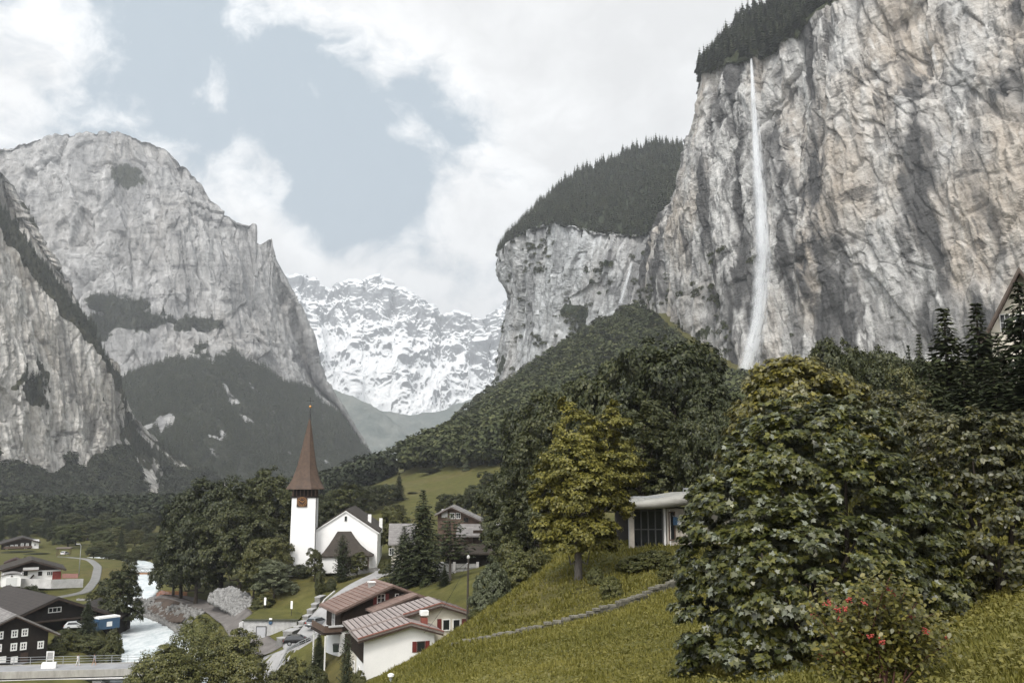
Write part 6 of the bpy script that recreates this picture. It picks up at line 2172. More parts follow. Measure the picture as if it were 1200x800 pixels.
# ---- near maple and its neighbours on the right
def big_bush(name, label, cat, Y, lob_px, ncl, per, leaf, shape, mat, seed, base_px, stems=9, **k):
    p = gpos(base_px, Y)
    u = (Y * CP + p[2] * SP) / F
    lobes = []
    for px, py, dy, rx, ry, rz in lob_px:
        w_ = at(px, py, Y + dy)
        lobes.append((w_[0] - p[0], dy, w_[2] - p[2], rx * u, ry * u, rz * u))
    V, Fq = crown(lobes, ncl, per, leaf, shape, seed, **k)
    t = thing(name, label, cat, p)
    link('crown', mesh_np('crown', V, [Fq], [mat]), t)
    m = MB()
    r = np.random.default_rng(seed)
    for i in range(stems):
        L = lobes[i % len(lobes)]
        a = r.uniform(0, 6.28)
        s = np.array([.25 * math.cos(a), .25 * math.sin(a), -.3])
        e = np.array(L[:3])
        m.tube([s, s * .4 + e * .5 + r.normal(size=3) * .15, e], [.07, .045, .012], 6)
    m.build('trunk', BARK, t, True)
    return t
big_bush('maple', 'large glossy green maple bush spreading to the ground in the right foreground', 'bush', 15.5,
    [(940, 560, .3, 95, 90, 100), (880, 640, -.2, 85, 80, 90), (1010, 620, -.3, 95, 80, 100), (950, 690, -.9, 120, 90, 100), (850, 730, -.2, 60, 70, 85), (1060, 680, .0, 70, 70, 90), (905, 545, .4, 75, 70, 65), (990, 520, .4, 75, 70, 60), (860, 600, .3, 55, 60, 60), (900, 780, -.9, 100, 80, 60), (1010, 770, -.9, 80, 70, 60), (1075, 610, .2, 50, 60, 60), (830, 680, .3, 40, 50, 60)],
    1500, 56, .085, MAPLE, LM_MAPLE, 51, 960, bottom=-.7, rc=(.085, .15), flat=.42, up=.75, droop=.5, inner=.16, flip=.12)
big_bush('maple', 'yellowish maple top rising just behind the large glossy maple bush', 'tree', 21.0,
    [(930, 470, 0, 60, 60, 58), (900, 505, .4, 50, 50, 50), (975, 480, .4, 50, 50, 48), (950, 530, .3, 80, 60, 60), (870, 560, .4, 40, 40, 50), (1000, 540, .4, 50, 50, 60)],
    560, 65, .095, MAPLE, LM_MAPLEY, 52, 935, bottom=-.5, rc=(.13, .22), flat=.5, flip=.12, droop=.4)
big_bush('hazel_bush', 'tall dark hazel bush filling the right edge below the spruces', 'bush', 16.5,
    [(1140, 540, 0, 70, 70, 62), (1200, 560, .2, 70, 70, 80), (1110, 600, .3, 60, 70, 70), (1170, 640, -.4, 85, 80, 80), (1230, 660, .0, 80, 80, 90), (1130, 700, .3, 60, 70, 60), (1200, 720, -.2, 70, 70, 50), (1085, 520, .8, 40, 50, 40), (1270, 560, .5, 80, 80, 90)],
    900, 60, .088, OVAL, LM_HAZEL, 53, 1170, bottom=-.7, rc=(.11, .18), flat=.42, flip=.12, droop=.6)
big_bush('hazel_bush', 'leafy hazel top between the yellowish maple and the hazel at the right edge', 'bush', 24,
    [(1050, 490, 0, 40, 50, 36), (1080, 520, .2, 50, 50, 45), (1020, 520, .2, 40, 40, 40), (1060, 560, .2, 60, 60, 50)],
    150, 110, .10, OVAL, LM_HAZEL, 54, 1055, bottom=-.5, rc=(.2, .34), flat=.55, droop=.5)

for lab, Yb, cx_, lobs, sd_ in (('leafy tree at the bottom edge in front of the gravel path, the tallest of three', 112, 234, [(232, 752, 0, 30, 26, 28), (222, 775, -.4, 34, 28, 26), (252, 770, .3, 26, 26, 28), (240, 795, -.5, 40, 30, 26), (228, 735, .2, 16, 16, 14)], 71),
                         ('leafy tree at the bottom edge right of the tallest one', 110, 280, [(282, 762, 0, 22, 22, 22), (290, 785, -.3, 22, 24, 26), (268, 785, .3, 24, 24, 26), (279, 748, .1, 12, 14, 12)], 72),
                         ('leafy tree at the bottom edge overhanging the bridge end', 107, 190, [(192, 780, 0, 28, 26, 22), (176, 796, -.3, 26, 24, 22), (208, 796, .2, 26, 24, 26), (196, 765, .1, 14, 14, 12)], 73)):
    big_bush('broadleaf_tree', lab, 'tree', Yb, lobs, 230, 75, .24, KITE, LM_LIGHT, sd_, cx_, 6, bottom=-.7, rc=(.2, .36), flat=.6)

def berry_shrub():
    Y = 9.6
    p = gpos(1030, Y)
    p[2] = min(p[2], at(1030, 830, Y)[2])
    u = Y / F
    r = np.random.default_rng(61)
    t = thing('guelder_rose', 'arching shrub with reddish stems, olive leaves and clusters of red berries', 'shrub', p)
    st = MB()
    C, Nn = [], []
    bm_ = pm('red_berries', (.30, .040, .022), (.20, .028, .018), 20, .3, .5)
    ends = [(948, 706), (965, 690), (985, 712), (1005, 690), (1022, 676), (1045, 672), (1062, 690), (1075, 705), (1095, 718), (1112, 735), (1120, 752), (1035, 705), (1055, 730), (1010, 735), (985, 745), (1075, 745), (1095, 755), (960, 770), (970, 760), (1050, 690), (1015, 715), (1085, 730), (1062, 757), (1040, 748), (1000, 765)]
    for k, (px, py) in enumerate(ends):
        e = at(px, py, Y + r.uniform(-.5, .5)) - p
        s = np.array([r.normal() * .12, r.normal() * .12, -.1])
        mid = s * .45 + e * .55 + np.array([0, 0, .22]) + r.normal(size=3) * .05
        ts = np.linspace(0, 1, 9)
        path = [(1 - q) ** 2 * s + 2 * q * (1 - q) * mid + q * q * e for q in ts]
        st.tube(path, [.014 - .011 * q for q in ts], 5)
        for q in np.linspace(.42, 1.0, 26):
            b = (1 - q) ** 2 * s + 2 * q * (1 - q) * mid + q * q * e
            for j in range(9):
                C.append(b + r.normal(size=3) * .075)
                Nn.append(np.array([0, -.25, .8]) + r.normal(size=3) * .45)
    for (px, py) in [(955, 721), (970, 706), (981, 715), (984, 726), (990, 713), (1014, 706), (1025, 704), (1041, 690), (1046, 694), (1008, 740), (1020, 745), (1032, 752), (1050, 730), (1058, 733), (1068, 723), (1109, 746), (962, 768), (975, 769), (983, 763), (1036, 712), (996, 702), (1060, 770), (1048, 731), (1085, 738)]:
        c = at(px, py, Y + r.uniform(-.55, .1)) - p
        bc = MB()
        for j in range(14):
            q = c + r.normal(size=3) * np.array([.017, .017, .014])
            bc.lathe([(.001, -.009), (.008, -.005), (.0095, 0), (.008, .005), (.001, .009)], 6, q)
        bc.build('berry_cluster', bm_, t, True)
    V, Fq = leaves_np(np.array(C), np.array(Nn), .058 * r.uniform(.7, 1.25, len(C)), OVAL, r, .7)
    link('crown', mesh_np('crown', V, [Fq], [LM_GUELD]), t)
    st.build('stem', pm('red_stem', (.13, .06, .045), (.08, .04, .03), 8, .7), t, True)
berry_shrub()

# ---- mid distance trees: (template, name, label, px, distance, top py, width px, material, group)
T = [
    ('oakA', 'broadleaf_tree', 'tall dark broadleaf tree behind the flat roofed house, the largest of its stand', 790, 96, 388, 150, LM_DARK),
    ('oakB', 'broadleaf_tree', 'dark broadleaf tree leaning over the roof terrace just left of the waterfall foot', 834, 88, 438, 84, LM_DARK),
    ('oakC', 'broadleaf_tree', 'dark broadleaf tree between the tallest tree and the yellow green tree', 722, 104, 410, 120, LM_DARK),
    ('oakA', 'broadleaf_tree', 'rounded dark tree showing above the left shoulder of the yellow green tree', 665, 118, 448, 110, LM_DARK),
    ('oakB', 'broadleaf_tree', 'shaded broadleaf tree low behind the left side of the yellow green tree', 632, 112, 510, 80, LM_DARK),
    ('oakC', 'broadleaf_tree', 'dark leafy tree filling the gap under the yellow green tree', 700, 92, 500, 110, LM_DARK),
    ('oakB', 'broadleaf_tree', 'dark tree right beside the end of the flat roof', 752, 86, 470, 100, LM_DARK),
    ('oakC', 'broadleaf_tree', 'dark tree behind the pale brick wall of the flat roofed house', 828, 80, 470, 90, LM_DARK),
    ('oakA', 'broadleaf_tree', 'shaded tree left of the yellow green tree above the round bushes', 602, 122, 545, 80, LM_DARK),
    ('oakC', 'broadleaf_tree', 'dark round tree between the hillside and the yellow green tree top', 628, 150, 470, 85, LM_DARK),
    ('oakA', 'broadleaf_tree', 'mid green tree showing over the yellowish maple at the foot of the cliff', 975, 70, 392, 90, LM_DARK),
    ('oakB', 'broadleaf_tree', 'dark tree right of the yellowish maple below the ochre rock', 1022, 58, 415, 75, LM_DARK),
    ('oakC', 'broadleaf_tree', 'soft olive tree between the dark trees and the spruces under the cliff', 1062, 62, 425, 70, LM_MID),
    ('oakA', 'broadleaf_tree', 'dark tree in the shade behind the large maple bush', 880, 60, 470, 110, LM_DARK),
    ('oakA', 'broadleaf_tree', 'big dark tree at the centre of the grove left of the church', 262, 212, 553, 95, LM_DARK),
    ('oakB', 'broadleaf_tree', 'dark tree at the riverside end of the grove left of the church', 215, 214, 576, 60, LM_DARK),
    ('oakC', 'broadleaf_tree', 'dark round tree at the front of the grove above the gravel path', 232, 204, 600, 80, LM_DARK),
    ('oakB', 'broadleaf_tree', 'tall dark tree of the grove standing closest to the church tower', 316, 212, 546, 70, LM_DARK),
    ('oakA', 'broadleaf_tree', 'dark tree rising behind the rock embankment in the grove', 282, 200, 585, 85, LM_DARK),
    ('oakC', 'broadleaf_tree', 'low shaded tree at the foot of the grove by the path bend', 205, 222, 620, 50, LM_DARK),
    ('oakB', 'broadleaf_tree', 'dark tree just behind the white church tower', 335, 222, 575, 45, LM_DARK),
    ('oakC', 'broadleaf_tree', 'lighter green tree between the grove and the church tower', 316, 178, 625, 60, LM_MID),
    ('treeS', 'broadleaf_tree', 'small grey green tree in front of the church tower base', 322, 170, 655, 52, LM_GREY),
    ('treeS', 'broadleaf_tree', 'pale green young tree on top of the stone embankment', 298, 178, 650, 40, LM_MID),
    ('bushB', 'bush', 'dark rounded bush beside the white marker post above the embankment', 308, 166, 694, 30, LM_MID),
    ('treeS', 'broadleaf_tree', 'thin young tree in front of the church wall beside the porch', 369, 176, 642, 24, LM_MID),
    ('cypress', 'conifer', 'dark columnar conifer in front of the church porch', 402, 172, 626, 24, LM_CON),
    ('treeS', 'broadleaf_tree', 'olive green shrub tree snug against the columnar conifer by the porch', 419, 174, 646, 26, LM_MID),
    ('bushA', 'bush', 'low round bush on the churchyard grass near the top of the stepped wall', 388, 166, 676, 15, LM_DARK),
    ('bushB', 'bush', 'narrow upright bush at the top end of the stepped wall', 375, 166, 666, 14, LM_MID),
    ('bushA', 'hedge', 'clipped low hedge in front of the church tower', 352, 180, 660, 34, LM_DARK),
    ('oakB', 'broadleaf_tree', 'olive tree behind the church roof left of the meadow', 398, 240, 566, 50, LM_MID),
    ('oakC', 'broadleaf_tree', 'dark tree behind the church ridge beside the tower', 378, 236, 575, 44, LM_DARK),
    ('oakB', 'broadleaf_tree', 'brownish olive tree between the church and the conifers', 462, 205, 592, 38, LM_MID),
    ('bushA', 'bush', 'green bush by the lane right of the church corner', 452, 172, 655, 20, LM_MID),
    ('spruceC', 'spruce', 'tall dark spruce between the church and the tiered chalet', 496, 150, 574, 78, LM_CON),
    ('spruceA', 'spruce', 'broad dark spruce with sweeping branches beside the gateposts', 474, 152, 616, 62, LM_CON),
    ('pineA', 'pine', 'pine with a bare trunk in front of the tiered chalet', 528, 142, 602, 66, LM_CON),
    ('spruceB', 'spruce', 'young small spruce at the foot of the bare trunked pine', 521, 138, 664, 20, LM_CON),
    ('spruceA', 'spruce', 'small bushy spruce in front of the brown chalet balcony', 374, 124, 738, 28, LM_CON2),
    ('cypress', 'conifer', 'slim columnar juniper at the left corner of the white chalet', 407, 104, 738, 20, LM_CON2),
    ('bushA', 'bush', 'low bush against the base of the slim columnar juniper', 421, 103, 783, 20, LM_MID),
    ('bushB', 'bush', 'round pale green bush on the slope right of the utility pole', 606, 70, 643, 52, LM_LIGHT),
    ('bushA', 'bush', 'grey green bush just right of the utility pole', 578, 67, 656, 48, LM_GREY),
    ('bushA', 'bush', 'low grey green bush at the foot of the utility pole', 566, 63, 688, 36, LM_GREY),
    ('bushB', 'bush', 'green bush under the tiered chalet roof', 598, 80, 625, 50, LM_MID),
    ('bushA', 'bush', 'rounded bush at the upper end of the round bush row', 628, 73, 640, 40, LM_MID),
    ('bushA', 'bush', 'small dark bush beside the white chalet rear wing', 556, 62, 718, 22, LM_MID),
    ('treeS', 'broadleaf_tree', 'leafy tree overhanging the slate roof of the tiered chalet', 592, 112, 608, 50, LM_DARK),
    ('bushA', 'bush', 'dense dark bush under the glazing of the flat roofed house', 770, 60, 643, 60, LM_MID),
    ('bushB', 'bush', 'hanging dark bush at the end of the dry stone wall', 790, 54, 650, 44, LM_MID),
    ('bushA', 'bush', 'sprawling bush on the knoll slope left of the glazing', 742, 60, 650, 50, LM_MID),
    ('bushA', 'bush', 'small pale leaved bush in the middle of the upper slope', 716, 54, 673, 34, LM_LIGHT),
    ('bushA', 'bush', 'low pale leaved bush at the top of the upper slope', 698, 58, 662, 22, LM_LIGHT),
    ('bushB', 'bush', 'olive bush beside the black car at the lane edge', 345, 126, 765, 46, LM_MID),
    ('bushA', 'bush', 'olive brown bush at the bottom edge left of the juniper', 368, 116, 778, 44, LM_MID),
    ('bushB', 'bush', 'bush with pale flower heads right of the leafy bottom edge trees', 322, 120, 782, 36, LM_LIGHT),
    ('oakB', 'broadleaf_tree', 'dark tree with a thin trunk standing on the near bank of the milky river', 140, 188, 660, 48, LM_DARK),
    ('treeS', 'broadleaf_tree', 'olive bush tree left of the riverbank tree', 113, 200, 690, 24, LM_MID),
    ('spruceA', 'spruce', 'small yellowish spruce beside the blue lorry', 104, 172, 700, 30, LM_CON2),
    ('bushA', 'bush', 'brownish bush at the river edge in front of the blue lorry', 132, 166, 735, 30, LM_MID),
    ('bushB', 'bush', 'olive bush in front of the pale car by the black chalet', 76, 160, 735, 34, LM_MID),
    ('bushA', 'bush', 'wide olive bush between the black chalet and the river', 102, 160, 742, 52, LM_MID),
    ('bushA', 'bush', 'yellowish bush beside the black chalet corner', 64, 156, 752, 30, LM_LIGHT),
    ('bushA', 'bush', 'brown tinged bush behind the bridge railing by the river', 128, 158, 752, 36, LM_MID),
    ('bushA', 'bush', 'dark bush in front of the small white garage', 8, 208, 684, 28, LM_DARK),
    ('bushA', 'bush', 'dark bush below the pale garden wall', 36, 206, 684, 36, LM_DARK),
    ('bushA', 'bush', 'dark hedge in front of the distant brown chalet', 20, 382, 645, 36, LM_DARK),
    ('bushA', 'bush', 'dark hedge at the side of the distant brown chalet', 42, 372, 648, 28, LM_DARK),
    ('bushB', 'bush', 'small bush touching the ridge of the brown roofed chalet', 29, 270, 651, 12, LM_MID),
]
T += [('oakA', 'broadleaf_tree', 'dark tree closing the gap left of the small spruce tips under the cliff', 1035, 96, 404, 80, LM_DARK),
      ('oakC', 'broadleaf_tree', 'shaded round tree directly below the small spruce tips', 1068, 84, 412, 80, LM_DARK),
      ('oakB', 'broadleaf_tree', 'dark tree between the yellowish maple and the cliff foot, right of the falls', 1000, 110, 402, 70, LM_DARK)]
for key, name, label, px, Y, top, wp, mat in T:
    cat = {'hedge': 'hedge', 'bush': 'bush'}.get(name, 'tree')
    plant_px(key, name, label, cat, px, Y, top, wp, mat)

# spruces at upper right
for k, (px, Y, top, wp, lab) in enumerate(((1108, 46, 362, 78, 'tall dark spruce under the ochre rock, left one of the spruces below the edge house'), (1146, 44, 356, 64, 'tall dark spruce standing directly under the cream edge house gable'), (1196, 40, 332, 84, 'dark spruce covering the cream wall at the far right edge'), (1170, 52, 395, 60, 'lower dark spruce filling the gap between the tall spruces'), (1078, 66, 392, 26, 'slender spruce tip left of the tall spruces'), (1066, 70, 405, 22, 'smallest spruce tip left of the tall spruces'), (1130, 38, 430, 70, 'broad spruce in front of the tall ones above the hazel bush'), (1225, 38, 370, 80, 'spruce cut by the right edge of the view'), (1090, 42, 425, 60, 'low bushy spruce left of the broad one above the hazel bush'), (1165, 37, 425, 70, 'low bushy spruce right of the broad one above the hazel bush'), (1205, 36, 415, 70, 'low spruce below the cream wall at the right edge'), (1050, 50, 440, 50, 'low spruce left end of the spruce group behind the hazel top'))):
    plant_px(('spruceA', 'spruceB', 'spruceC')[k % 3], 'spruce', lab, 'tree', px, Y, top, wp * 2.0, LM_CON, 'spruces below the cliff')

# hillside trees near the meadow
for k, (px, Y, top, wp, key) in enumerate(((128, 318, 648, 22, 'oakC'), (150, 322, 647, 24, 'oakA'), (139, 345, 640, 22, 'oakB'), (165, 352, 638, 26, 'oakC'), (192, 330, 640, 30, 'oakA'), (178, 372, 634, 26, 'oakB'), (110, 350, 640, 20, 'oakC'), (120, 372, 634, 26, 'oakA'))):
    plant_px(key, 'broadleaf_tree', 'dark leafy tree on the upper river bank beyond the footbridge', 'tree', px, Y, top, wp, (LM_DARK, LM_MID)[k % 2], 'trees on the upper river bank')
H = [('spruceB', 468, 380, 553, 20, 'lone spruce in the middle of the far meadow', LM_CON2), ('oakB', 464, 330, 590, 24, 'bushy tree at the foot of the far meadow', LM_MID), ('bushA', 447, 400, 572, 10, 'small round bush high on the far meadow edge', LM_DARK),
     ('bushA', 436, 380, 590, 22, 'dark hedge shrub on the far meadow, lower left', LM_DARK), ('bushA', 452, 385, 586, 22, 'dark hedge shrub beside the lone spruce', LM_DARK), ('bushB', 484, 400, 576, 16, 'dark shrub right of the lone spruce', LM_DARK),
     ('oakA', 530, 300, 577, 42, 'round dark tree behind the tiered chalet gable', LM_DARK), ('oakC', 565, 290, 566, 52, 'dark tree on the meadow edge above the slate roof', LM_DARK), ('oakB', 592, 270, 560, 48, 'dark tree right of the meadow above the round bushes', LM_DARK),
     ('oakB', 504, 480, 548, 26, 'dark tree where the meadow meets the wooded hill', LM_DARK), ('oakA', 610, 330, 540, 50, 'dark leafy tree at the right end of the far meadow', LM_DARK), ('oakB', 575, 350, 552, 36, 'tree row member above the far meadow', LM_DARK),
     ('spruceB', 700, 240, 414, 30, 'pointed spruce rising over the broadleaf trees left of the tallest one', LM_CON2), ('oakB', 474, 560, 538, 16, 'slim open tree at the tip of the wooded hill, left one', LM_FAR), ('oakB', 486, 560, 528, 20, 'slim open tree at the tip of the wooded hill, right one', LM_FAR)]
for key, px, Y, top, wp, lab, mat in H:
    plant_px(key, 'spruce' if key[:3] == 'spr' else ('bush' if 'bush' in key else 'broadleaf_tree'), lab, 'bush' if 'bush' in key else 'tree', px, Y, top, wp, mat)

# belt of trees along the valley floor behind the river
r_ = np.random.default_rng(77)
belt = []
for i in range(46):
    px = -14 + i * 4.7 + r_.normal() * 2
    near = r_.random() < .5
    Y = r_.uniform(385, 430) if near else r_.uniform(440, 520)
    if px < 66 and near: Y += 90
    top = r_.uniform(612, 626) if near and px > 66 else r_.uniform(598, 612)
    con = r_.random() < .4
    key = ('spruceB', 'spruceA')[i % 2] if con else ('oakA', 'oakB', 'oakC')[i % 3]
    plant_px(key, 'spruce' if con else 'broadleaf_tree', ('dark spruce in the tree belt behind the footbridge and the far chalets' if con else 'dark broadleaf tree in the tree belt behind the footbridge and the far chalets'), 'tree', px, Y, top, r_.uniform(11, 15) if con else r_.uniform(22, 36), (LM_CON if con else (LM_DARK, LM_MID, LM_FAR)[i % 3]), 'tree belt behind the river')
for i, px in enumerate((345, 362, 385, 410, 424, 440, 452, 300, 270, 240)):
    plant_px(('oakA', 'oakB', 'oakC')[i % 3], 'broadleaf_tree', 'dark tree in the row behind the church and the grove', 'tree', px, 300 + 12 * i if px > 330 else 330, (585, 582, 575, 572, 570, 566, 566, 580, 585, 590)[i], 34, LM_DARK, 'tree row behind the church')

# ------------------------------------------------------------------ woods too dense to count
def sample_grid(D, wmap, n, r):
    """n random points on a grid surface, weighted"""
    a = np.linalg.norm(np.cross(D[1:, :-1] - D[:-1, :-1], D[:-1, 1:] - D[:-1, :-1]), axis=-1)
    P = proj(.25 * (D[1:, :-1] + D[:-1, :-1] + D[:-1, 1:] + D[1:, 1:]))
    vis = (P[..., 0] > -60) & (P[..., 0] < 1260) & (P[..., 1] < 760) & (P[..., 1] > -120)
    w_ = (a * wmap[:-1, :-1] * vis).ravel()
    w_ /= w_.sum()
    c = r.choice(len(w_), n, p=w_)
    i, j = np.unravel_index(c, a.shape)
    s, t = r.random(n)[:, None], r.random(n)[:, None]
    return D[i, j] * (1 - s) * (1 - t) + D[i + 1, j] * s * (1 - t) + D[i, j + 1] * (1 - s) * t + D[i + 1, j + 1] * s * t

def far_conifer(seed, layers=9, per=7):
    r = np.random.default_rng(seed)
    V = []
    for l in range(layers):
        f = l / (layers - 1)
        z = .06 + .90 * f
        R_ = .20 * (1 - f) ** .9 + .012
        a0 = r.uniform(0, 6)
        k = max(3, int(per * (1 - .5 * f)))
        for b in range(k):
            a = a0 + 2 * math.pi * b / k + r.normal() * .2
            L = R_ * r.uniform(.7, 1.2)
            d = np.array([math.cos(a), math.sin(a), 0]); s = np.array([-d[1], d[0], 0])
            w_ = L * .48
            V += [np.array([0, 0, z + .10 * (1.2 - f)]), d * L * .55 + s * w_ + [0, 0, z + .0], d * L + [0, 0, z - .05], d * L * .55 - s * w_ + [0, 0, z + .0]]
    return np.array(V)
def far_broad(seed, n=110):
    r = np.random.default_rng(seed)
    lob = [(0, 0, .58, .30, .30, .34)] + [(.24 * math.cos(a), .24 * math.sin(a), r.uniform(.4, .7), .2, .2, .2) for a in np.linspace(0, 5.5, 6)]
    V, _ = crown(lob, n // 5, 5, .13, KITE, seed, rc=(.25, .4), bottom=-.5)
    return V
def wood(name, label, pts, tpls, hts, aspect, mat, r):
    V, n = [], 0
    ch = r.integers(0, len(tpls), len(pts))
    for k, tp in enumerate(tpls):
        m = ch == k
        P = pts[m]; h = hts[m]; a = r.uniform(0, 6.28, m.sum()); asp = aspect * r.uniform(.85, 1.2, m.sum())
        c, s = np.cos(a), np.sin(a)
        X = tp[None, :, 0] * c[:, None] - tp[None, :, 1] * s[:, None]
        Yv = tp[None, :, 0] * s[:, None] + tp[None, :, 1] * c[:, None]
        q = np.stack([X * (h * asp)[:, None] + P[:, None, 0], Yv * (h * asp)[:, None] + P[:, None, 1], tp[None, :, 2] * h[:, None] + P[:, None, 2] - .4], -1)
        V.append(q.reshape(-1, 3))
    V = np.concatenate(V)
    o = link(name, mesh_np(name, V, [np.arange(len(V)).reshape(-1, 4)], [mat]))
    tag(o, label, None, None, 'stuff')
    return o
r_ = np.random.default_rng(99)
FC = [far_conifer(i) for i in (1, 2, 3)]
FCS = [far_conifer(i, 6, 5) for i in (4, 5)]
FB = [far_broad(i) for i in (1, 2, 3)]
FBB = [far_broad(i, 260) for i in (4, 5, 6)]

# clifftop conifers
vidRC = np.linspace(0, 1, RC_D.shape[0])
v_rc = resample_rows(np.zeros((5, 2, 3)), 4, [70, 250, 330, 40])[1]
rim = fbm(RC_D.reshape(-1, 3) / 30 + 1, 3).reshape(RC_D.shape[:2])
w_ = (((v_rc > 2.985)[:, None]) * np.ones(RC_D.shape[1])[None] + .45 * (v_rc > 2.86)[:, None] * (rim > .25)).astype(float)
pts = sample_grid(RC_D, w_, 1500, r_)
wood('clifftop_forest', None, pts, FC, r_.uniform(6, 25, len(pts)), 1.1, LM_FARC, r_)
rim = fbm(SC_D.reshape(-1, 3) / 45 + 1, 3).reshape(SC_D.shape[:2])
w_ = (((SC_vid > 2.97) & (SC_vid < 4.15))[:, None] * smooth(-.75, -.1, rim + .2) + .6 * ((SC_vid > 2.72) & (SC_vid < 2.98))[:, None] * (rim > .15))
pts = sample_grid(SC_D, w_, 3400, r_)
wood('buttress_forest', None, pts, FC, r_.uniform(7, 29, len(pts)), 1.05, LM_FARC, r_)
# scrub clinging to ledges of both rock faces
nz = fbm(RC_D.reshape(-1, 3) / 45 * [1, 1, 1.5] + 7, 3).reshape(RC_D.shape[:2])
um = np.linspace(0, 1, RC_D.shape[1])[None]
w_ = smooth(.2, .5, nz) * ((v_rc < 1.3)[:, None]) * smooth(.5, .7, um)
pts = sample_grid(RC_D, w_, 320, r_)
wood('ledge_scrub', None, pts, FBB, r_.uniform(4, 9, len(pts)), 1.0, LM_FAR, r_)
nz = fbm(SC_D.reshape(-1, 3) / 60 * [1, 1, 1.6] + 3, 3).reshape(SC_D.shape[:2])
w_ = smooth(.3, .5, nz) * ((SC_vid < 2.7)[:, None])
pts = sample_grid(SC_D, w_, 420, r_)
wood('buttress_scrub', None, pts, FBB, r_.uniform(6, 13, len(pts)), 1.0, LM_FAR, r_)
# left cliff: wooded foot and ledges
w_ = smooth(.4, .8, LC_cov)
pts = sample_grid(LC_D, w_ * (LC_vid < 1.15)[:, None], 2600, r_)
wood('talus_forest', None, pts, FC[:2] + FBB[:2], r_.uniform(11, 24, len(pts)), 1.05, LM_FARC, r_)
pts = sample_grid(LC_D, w_ * (LC_vid > 1.15)[:, None], 1500, r_)
wood('ledge_forest', None, pts, FC, r_.uniform(8, 18, len(pts)), 1.0, LM_FARC, r_)
# great mountain: wooded foot and ledges
w_ = smooth(.4, .8, GM_cov) * (.25 + .75 * smooth(-.35, .15, fbm(GM_D.reshape(-1, 3) / np.array([90, 90, 220]) + 2, 3)).reshape(GM_cov.shape))
pts = sample_grid(GM_D, w_ * (GM_vid < 3.2)[:, None], 17000, r_)
wood('mountain_forest', None, pts, FCS, r_.uniform(9, 26, len(pts)), 1.15, LM_FARC, r_)

# deciduous wood on the hill below the cliffs
def hill_pts(n, poly, Y0, Y1, r):
    P = []
    while len(P) < n:
        Y = math.exp(r.uniform(math.log(Y0), math.log(Y1)))
        px = r.uniform(440, 900)
        x = (px - 600) / F * Y
        P.append((x, Y))
    P = np.array(P)
    z = ground(P[:, 0], P[:, 1])
    Q = np.column_stack([P, z])
    S = proj(Q)
    keep = np.array([in_poly(a, b, poly) for a, b in S])
    return Q[keep]
poly = [(478, 560), (505, 548), (545, 552), (580, 548), (610, 540), (640, 560), (700, 590), (760, 590), (900, 560), (900, 468), (872, 468), (835, 446), (760, 380), (735, 360), (700, 385), (640, 430), (575, 470), (520, 512), (478, 545)]
pts = hill_pts(6500, poly, 250, 1150, r_)
wood('hill_forest', None, pts, FBB, r_.uniform(7, 23, len(pts)), 1.0, LM_FAR, r_)
def slope_pts(n, r):
    Y = np.exp(r.uniform(math.log(170), math.log(640), n)); x = (r.uniform(800, 1450, n) - 600) / F * Y
    Q = np.column_stack([x, Y, ground(x, Y)]); S = proj(Q)
    return Q[(S[:, 1] > np.where(S[:, 0] < 920, 475, 440)) & (S[:, 1] < 540)]
pts2 = slope_pts(1500, r_)
wood('slope_forest', None, pts2, FBB, r_.uniform(7, 14, len(pts2)), 1.0, LM_FAR, r_)
pts = hill_pts(5000, [(735, 345), (770, 372), (840, 432), (872, 458), (915, 462), (915, 490), (800, 480), (700, 400)], 400, 1150, r_)
wood('hill_scrub', None, pts, FBB, r_.uniform(3, 7, len(pts)), 1.2, LM_FAR, r_)
pts = hill_pts(900, poly, 320, 1000, r_)
wood('hill_conifers', None, pts, FC, r_.uniform(12, 20, len(pts)), .9, LM_FARC, r_)
# distant valley floor wood between the left mountain and the church
poly = [(-420, 612), (200, 606), (340, 592), (455, 560), (455, 585), (330, 606), (200, 616), (60, 618), (-420, 620)]
def floor_pts(n, r):
    Y = np.exp(r.uniform(math.log(540), math.log(1500), n)); px = r.uniform(-420, 470, n)
    x = (px - 600) / F * Y
    Q = np.column_stack([x, Y, ground(x, Y)])
    S = proj(Q)
    return Q[[in_poly(a, b, poly) for a, b in S]]
pts = floor_pts(14000, r_)
wood('valley_forest', None, pts, FC[:2] + FBB, r_.uniform(11, 22, len(pts)), 1.05, LM_FARC, r_)

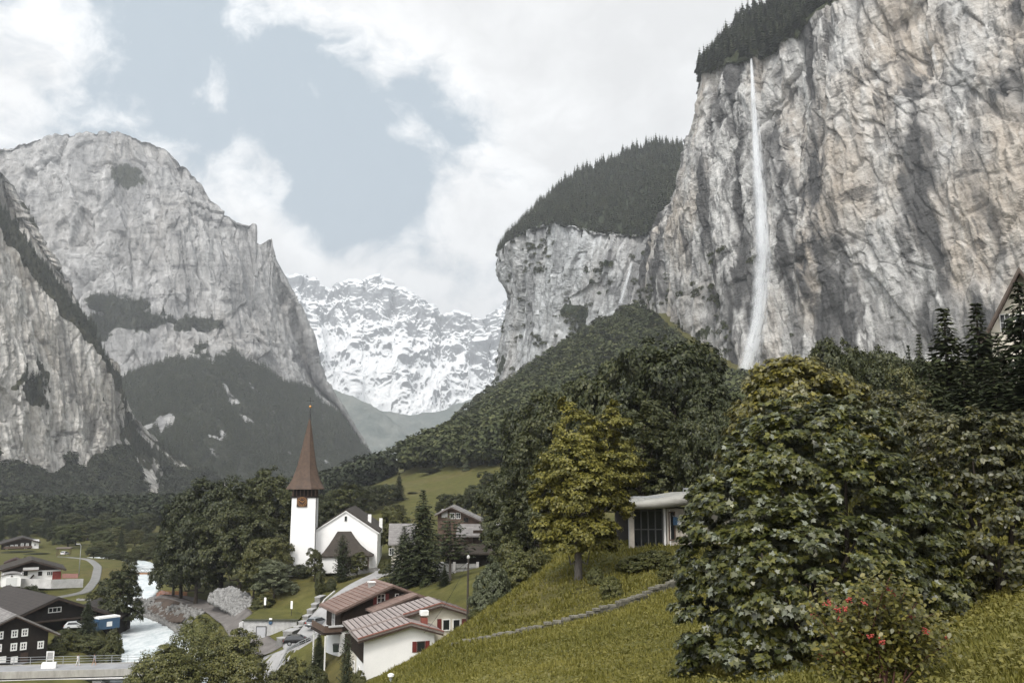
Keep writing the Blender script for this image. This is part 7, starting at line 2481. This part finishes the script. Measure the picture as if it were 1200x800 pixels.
# ------------------------------------------------------------------ grass on the near slope
def grass(name, n, Y0, Y1, hmin, hmax, mat, seed, pxr=(340, 1480), blades=3, power=1.0):
    r = np.random.default_rng(seed)
    Y = np.exp(r.uniform(math.log(Y0), math.log(Y1), n)); px = r.uniform(*pxr, n)
    x = (px - 600) / F * Y * 1.02
    z = ground(x, Y)
    Q = np.column_stack([x, Y, z])
    S = proj(Q)
    m = (S[:, 1] < 830) & (Q[:, 2] > -18.5)
    Q = Q[m]
    k = len(Q)
    patch = fbm(np.column_stack([Q[:, 0] * .5, Q[:, 1] * .5, 0 * Q[:, 0]]), 3)
    h = r.uniform(hmin, hmax, k) * (1 + .5 * np.clip(patch, -.8, 1)) * np.sqrt(Q[:, 1] / 30).clip(.6, 1.4)
    V = []
    for b in range(blades):
        a = r.uniform(0, 6.28, k)
        d = np.stack([np.cos(a), np.sin(a), 0 * a], -1)
        s = np.stack([-d[:, 1], d[:, 0], 0 * a], -1)
        w_ = (h * r.uniform(.10, .22, k))[:, None]
        lean = (h * r.uniform(.25, .8, k))[:, None]
        off = d * (h * .25)[:, None]
        V.append(np.stack([Q + off - s * w_, Q + off + s * w_, Q + off + d * lean + np.array([0, 0, 1]) * h[:, None]], 1).reshape(-1, 3))
    V = np.concatenate(V)
    V[2::3, 2] += 0
    o = link(name, mesh_np(name, V, [np.arange(len(V)).reshape(-1, 3)], [mat]))
    tag(o, None, None, None, 'stuff')
LM_GRASS = leaf_material('grass_blades', [(.0601, .0619, .0107), (.1258, .1181, .0204), (.2130, .1839, .0407)], .6, .25, .3, nscale=.14, nw=.75)
LM_WEED = leaf_material('meadow_weeds', [(.0467, .0493, .0102), (.1020, .0969, .0204), (.1785, .1573, .0391)], .5, .3, .25, nscale=.14, nw=.7)
grass('grass', 290000, 7, 105, .06, .20, LM_GRASS, 3)
def weeds():
    r = np.random.default_rng(8)
    n = 60000
    Y = np.exp(r.uniform(math.log(8), math.log(66), n)); px = r.uniform(420, 1230, n)
    x = (px - 600) / F * Y * 1.02
    keep = fbm(np.column_stack([x * .35, Y * .35, 0 * x]) + 3, 3) > -.25
    x, Y = x[keep], Y[keep]
    z = ground(x, Y)
    C = np.column_stack([x, Y, z + r.uniform(.04, .20, len(x))])
    C = C[C[:, 2] > -13]
    Nn = np.array([0, -.15, 1.0]) + r.normal(size=(len(C), 3)) * .38
    V, Fq = leaves_np(C, Nn, .075 * r.uniform(.6, 1.4, len(C)) * np.sqrt(C[:, 1] / 25).clip(.5, 1.5), OVAL[::1], r, 0)
    tag(link('meadow_weeds', mesh_np('meadow_weeds', V, [Fq], [LM_WEED])), None, None, None, 'stuff')
weeds()
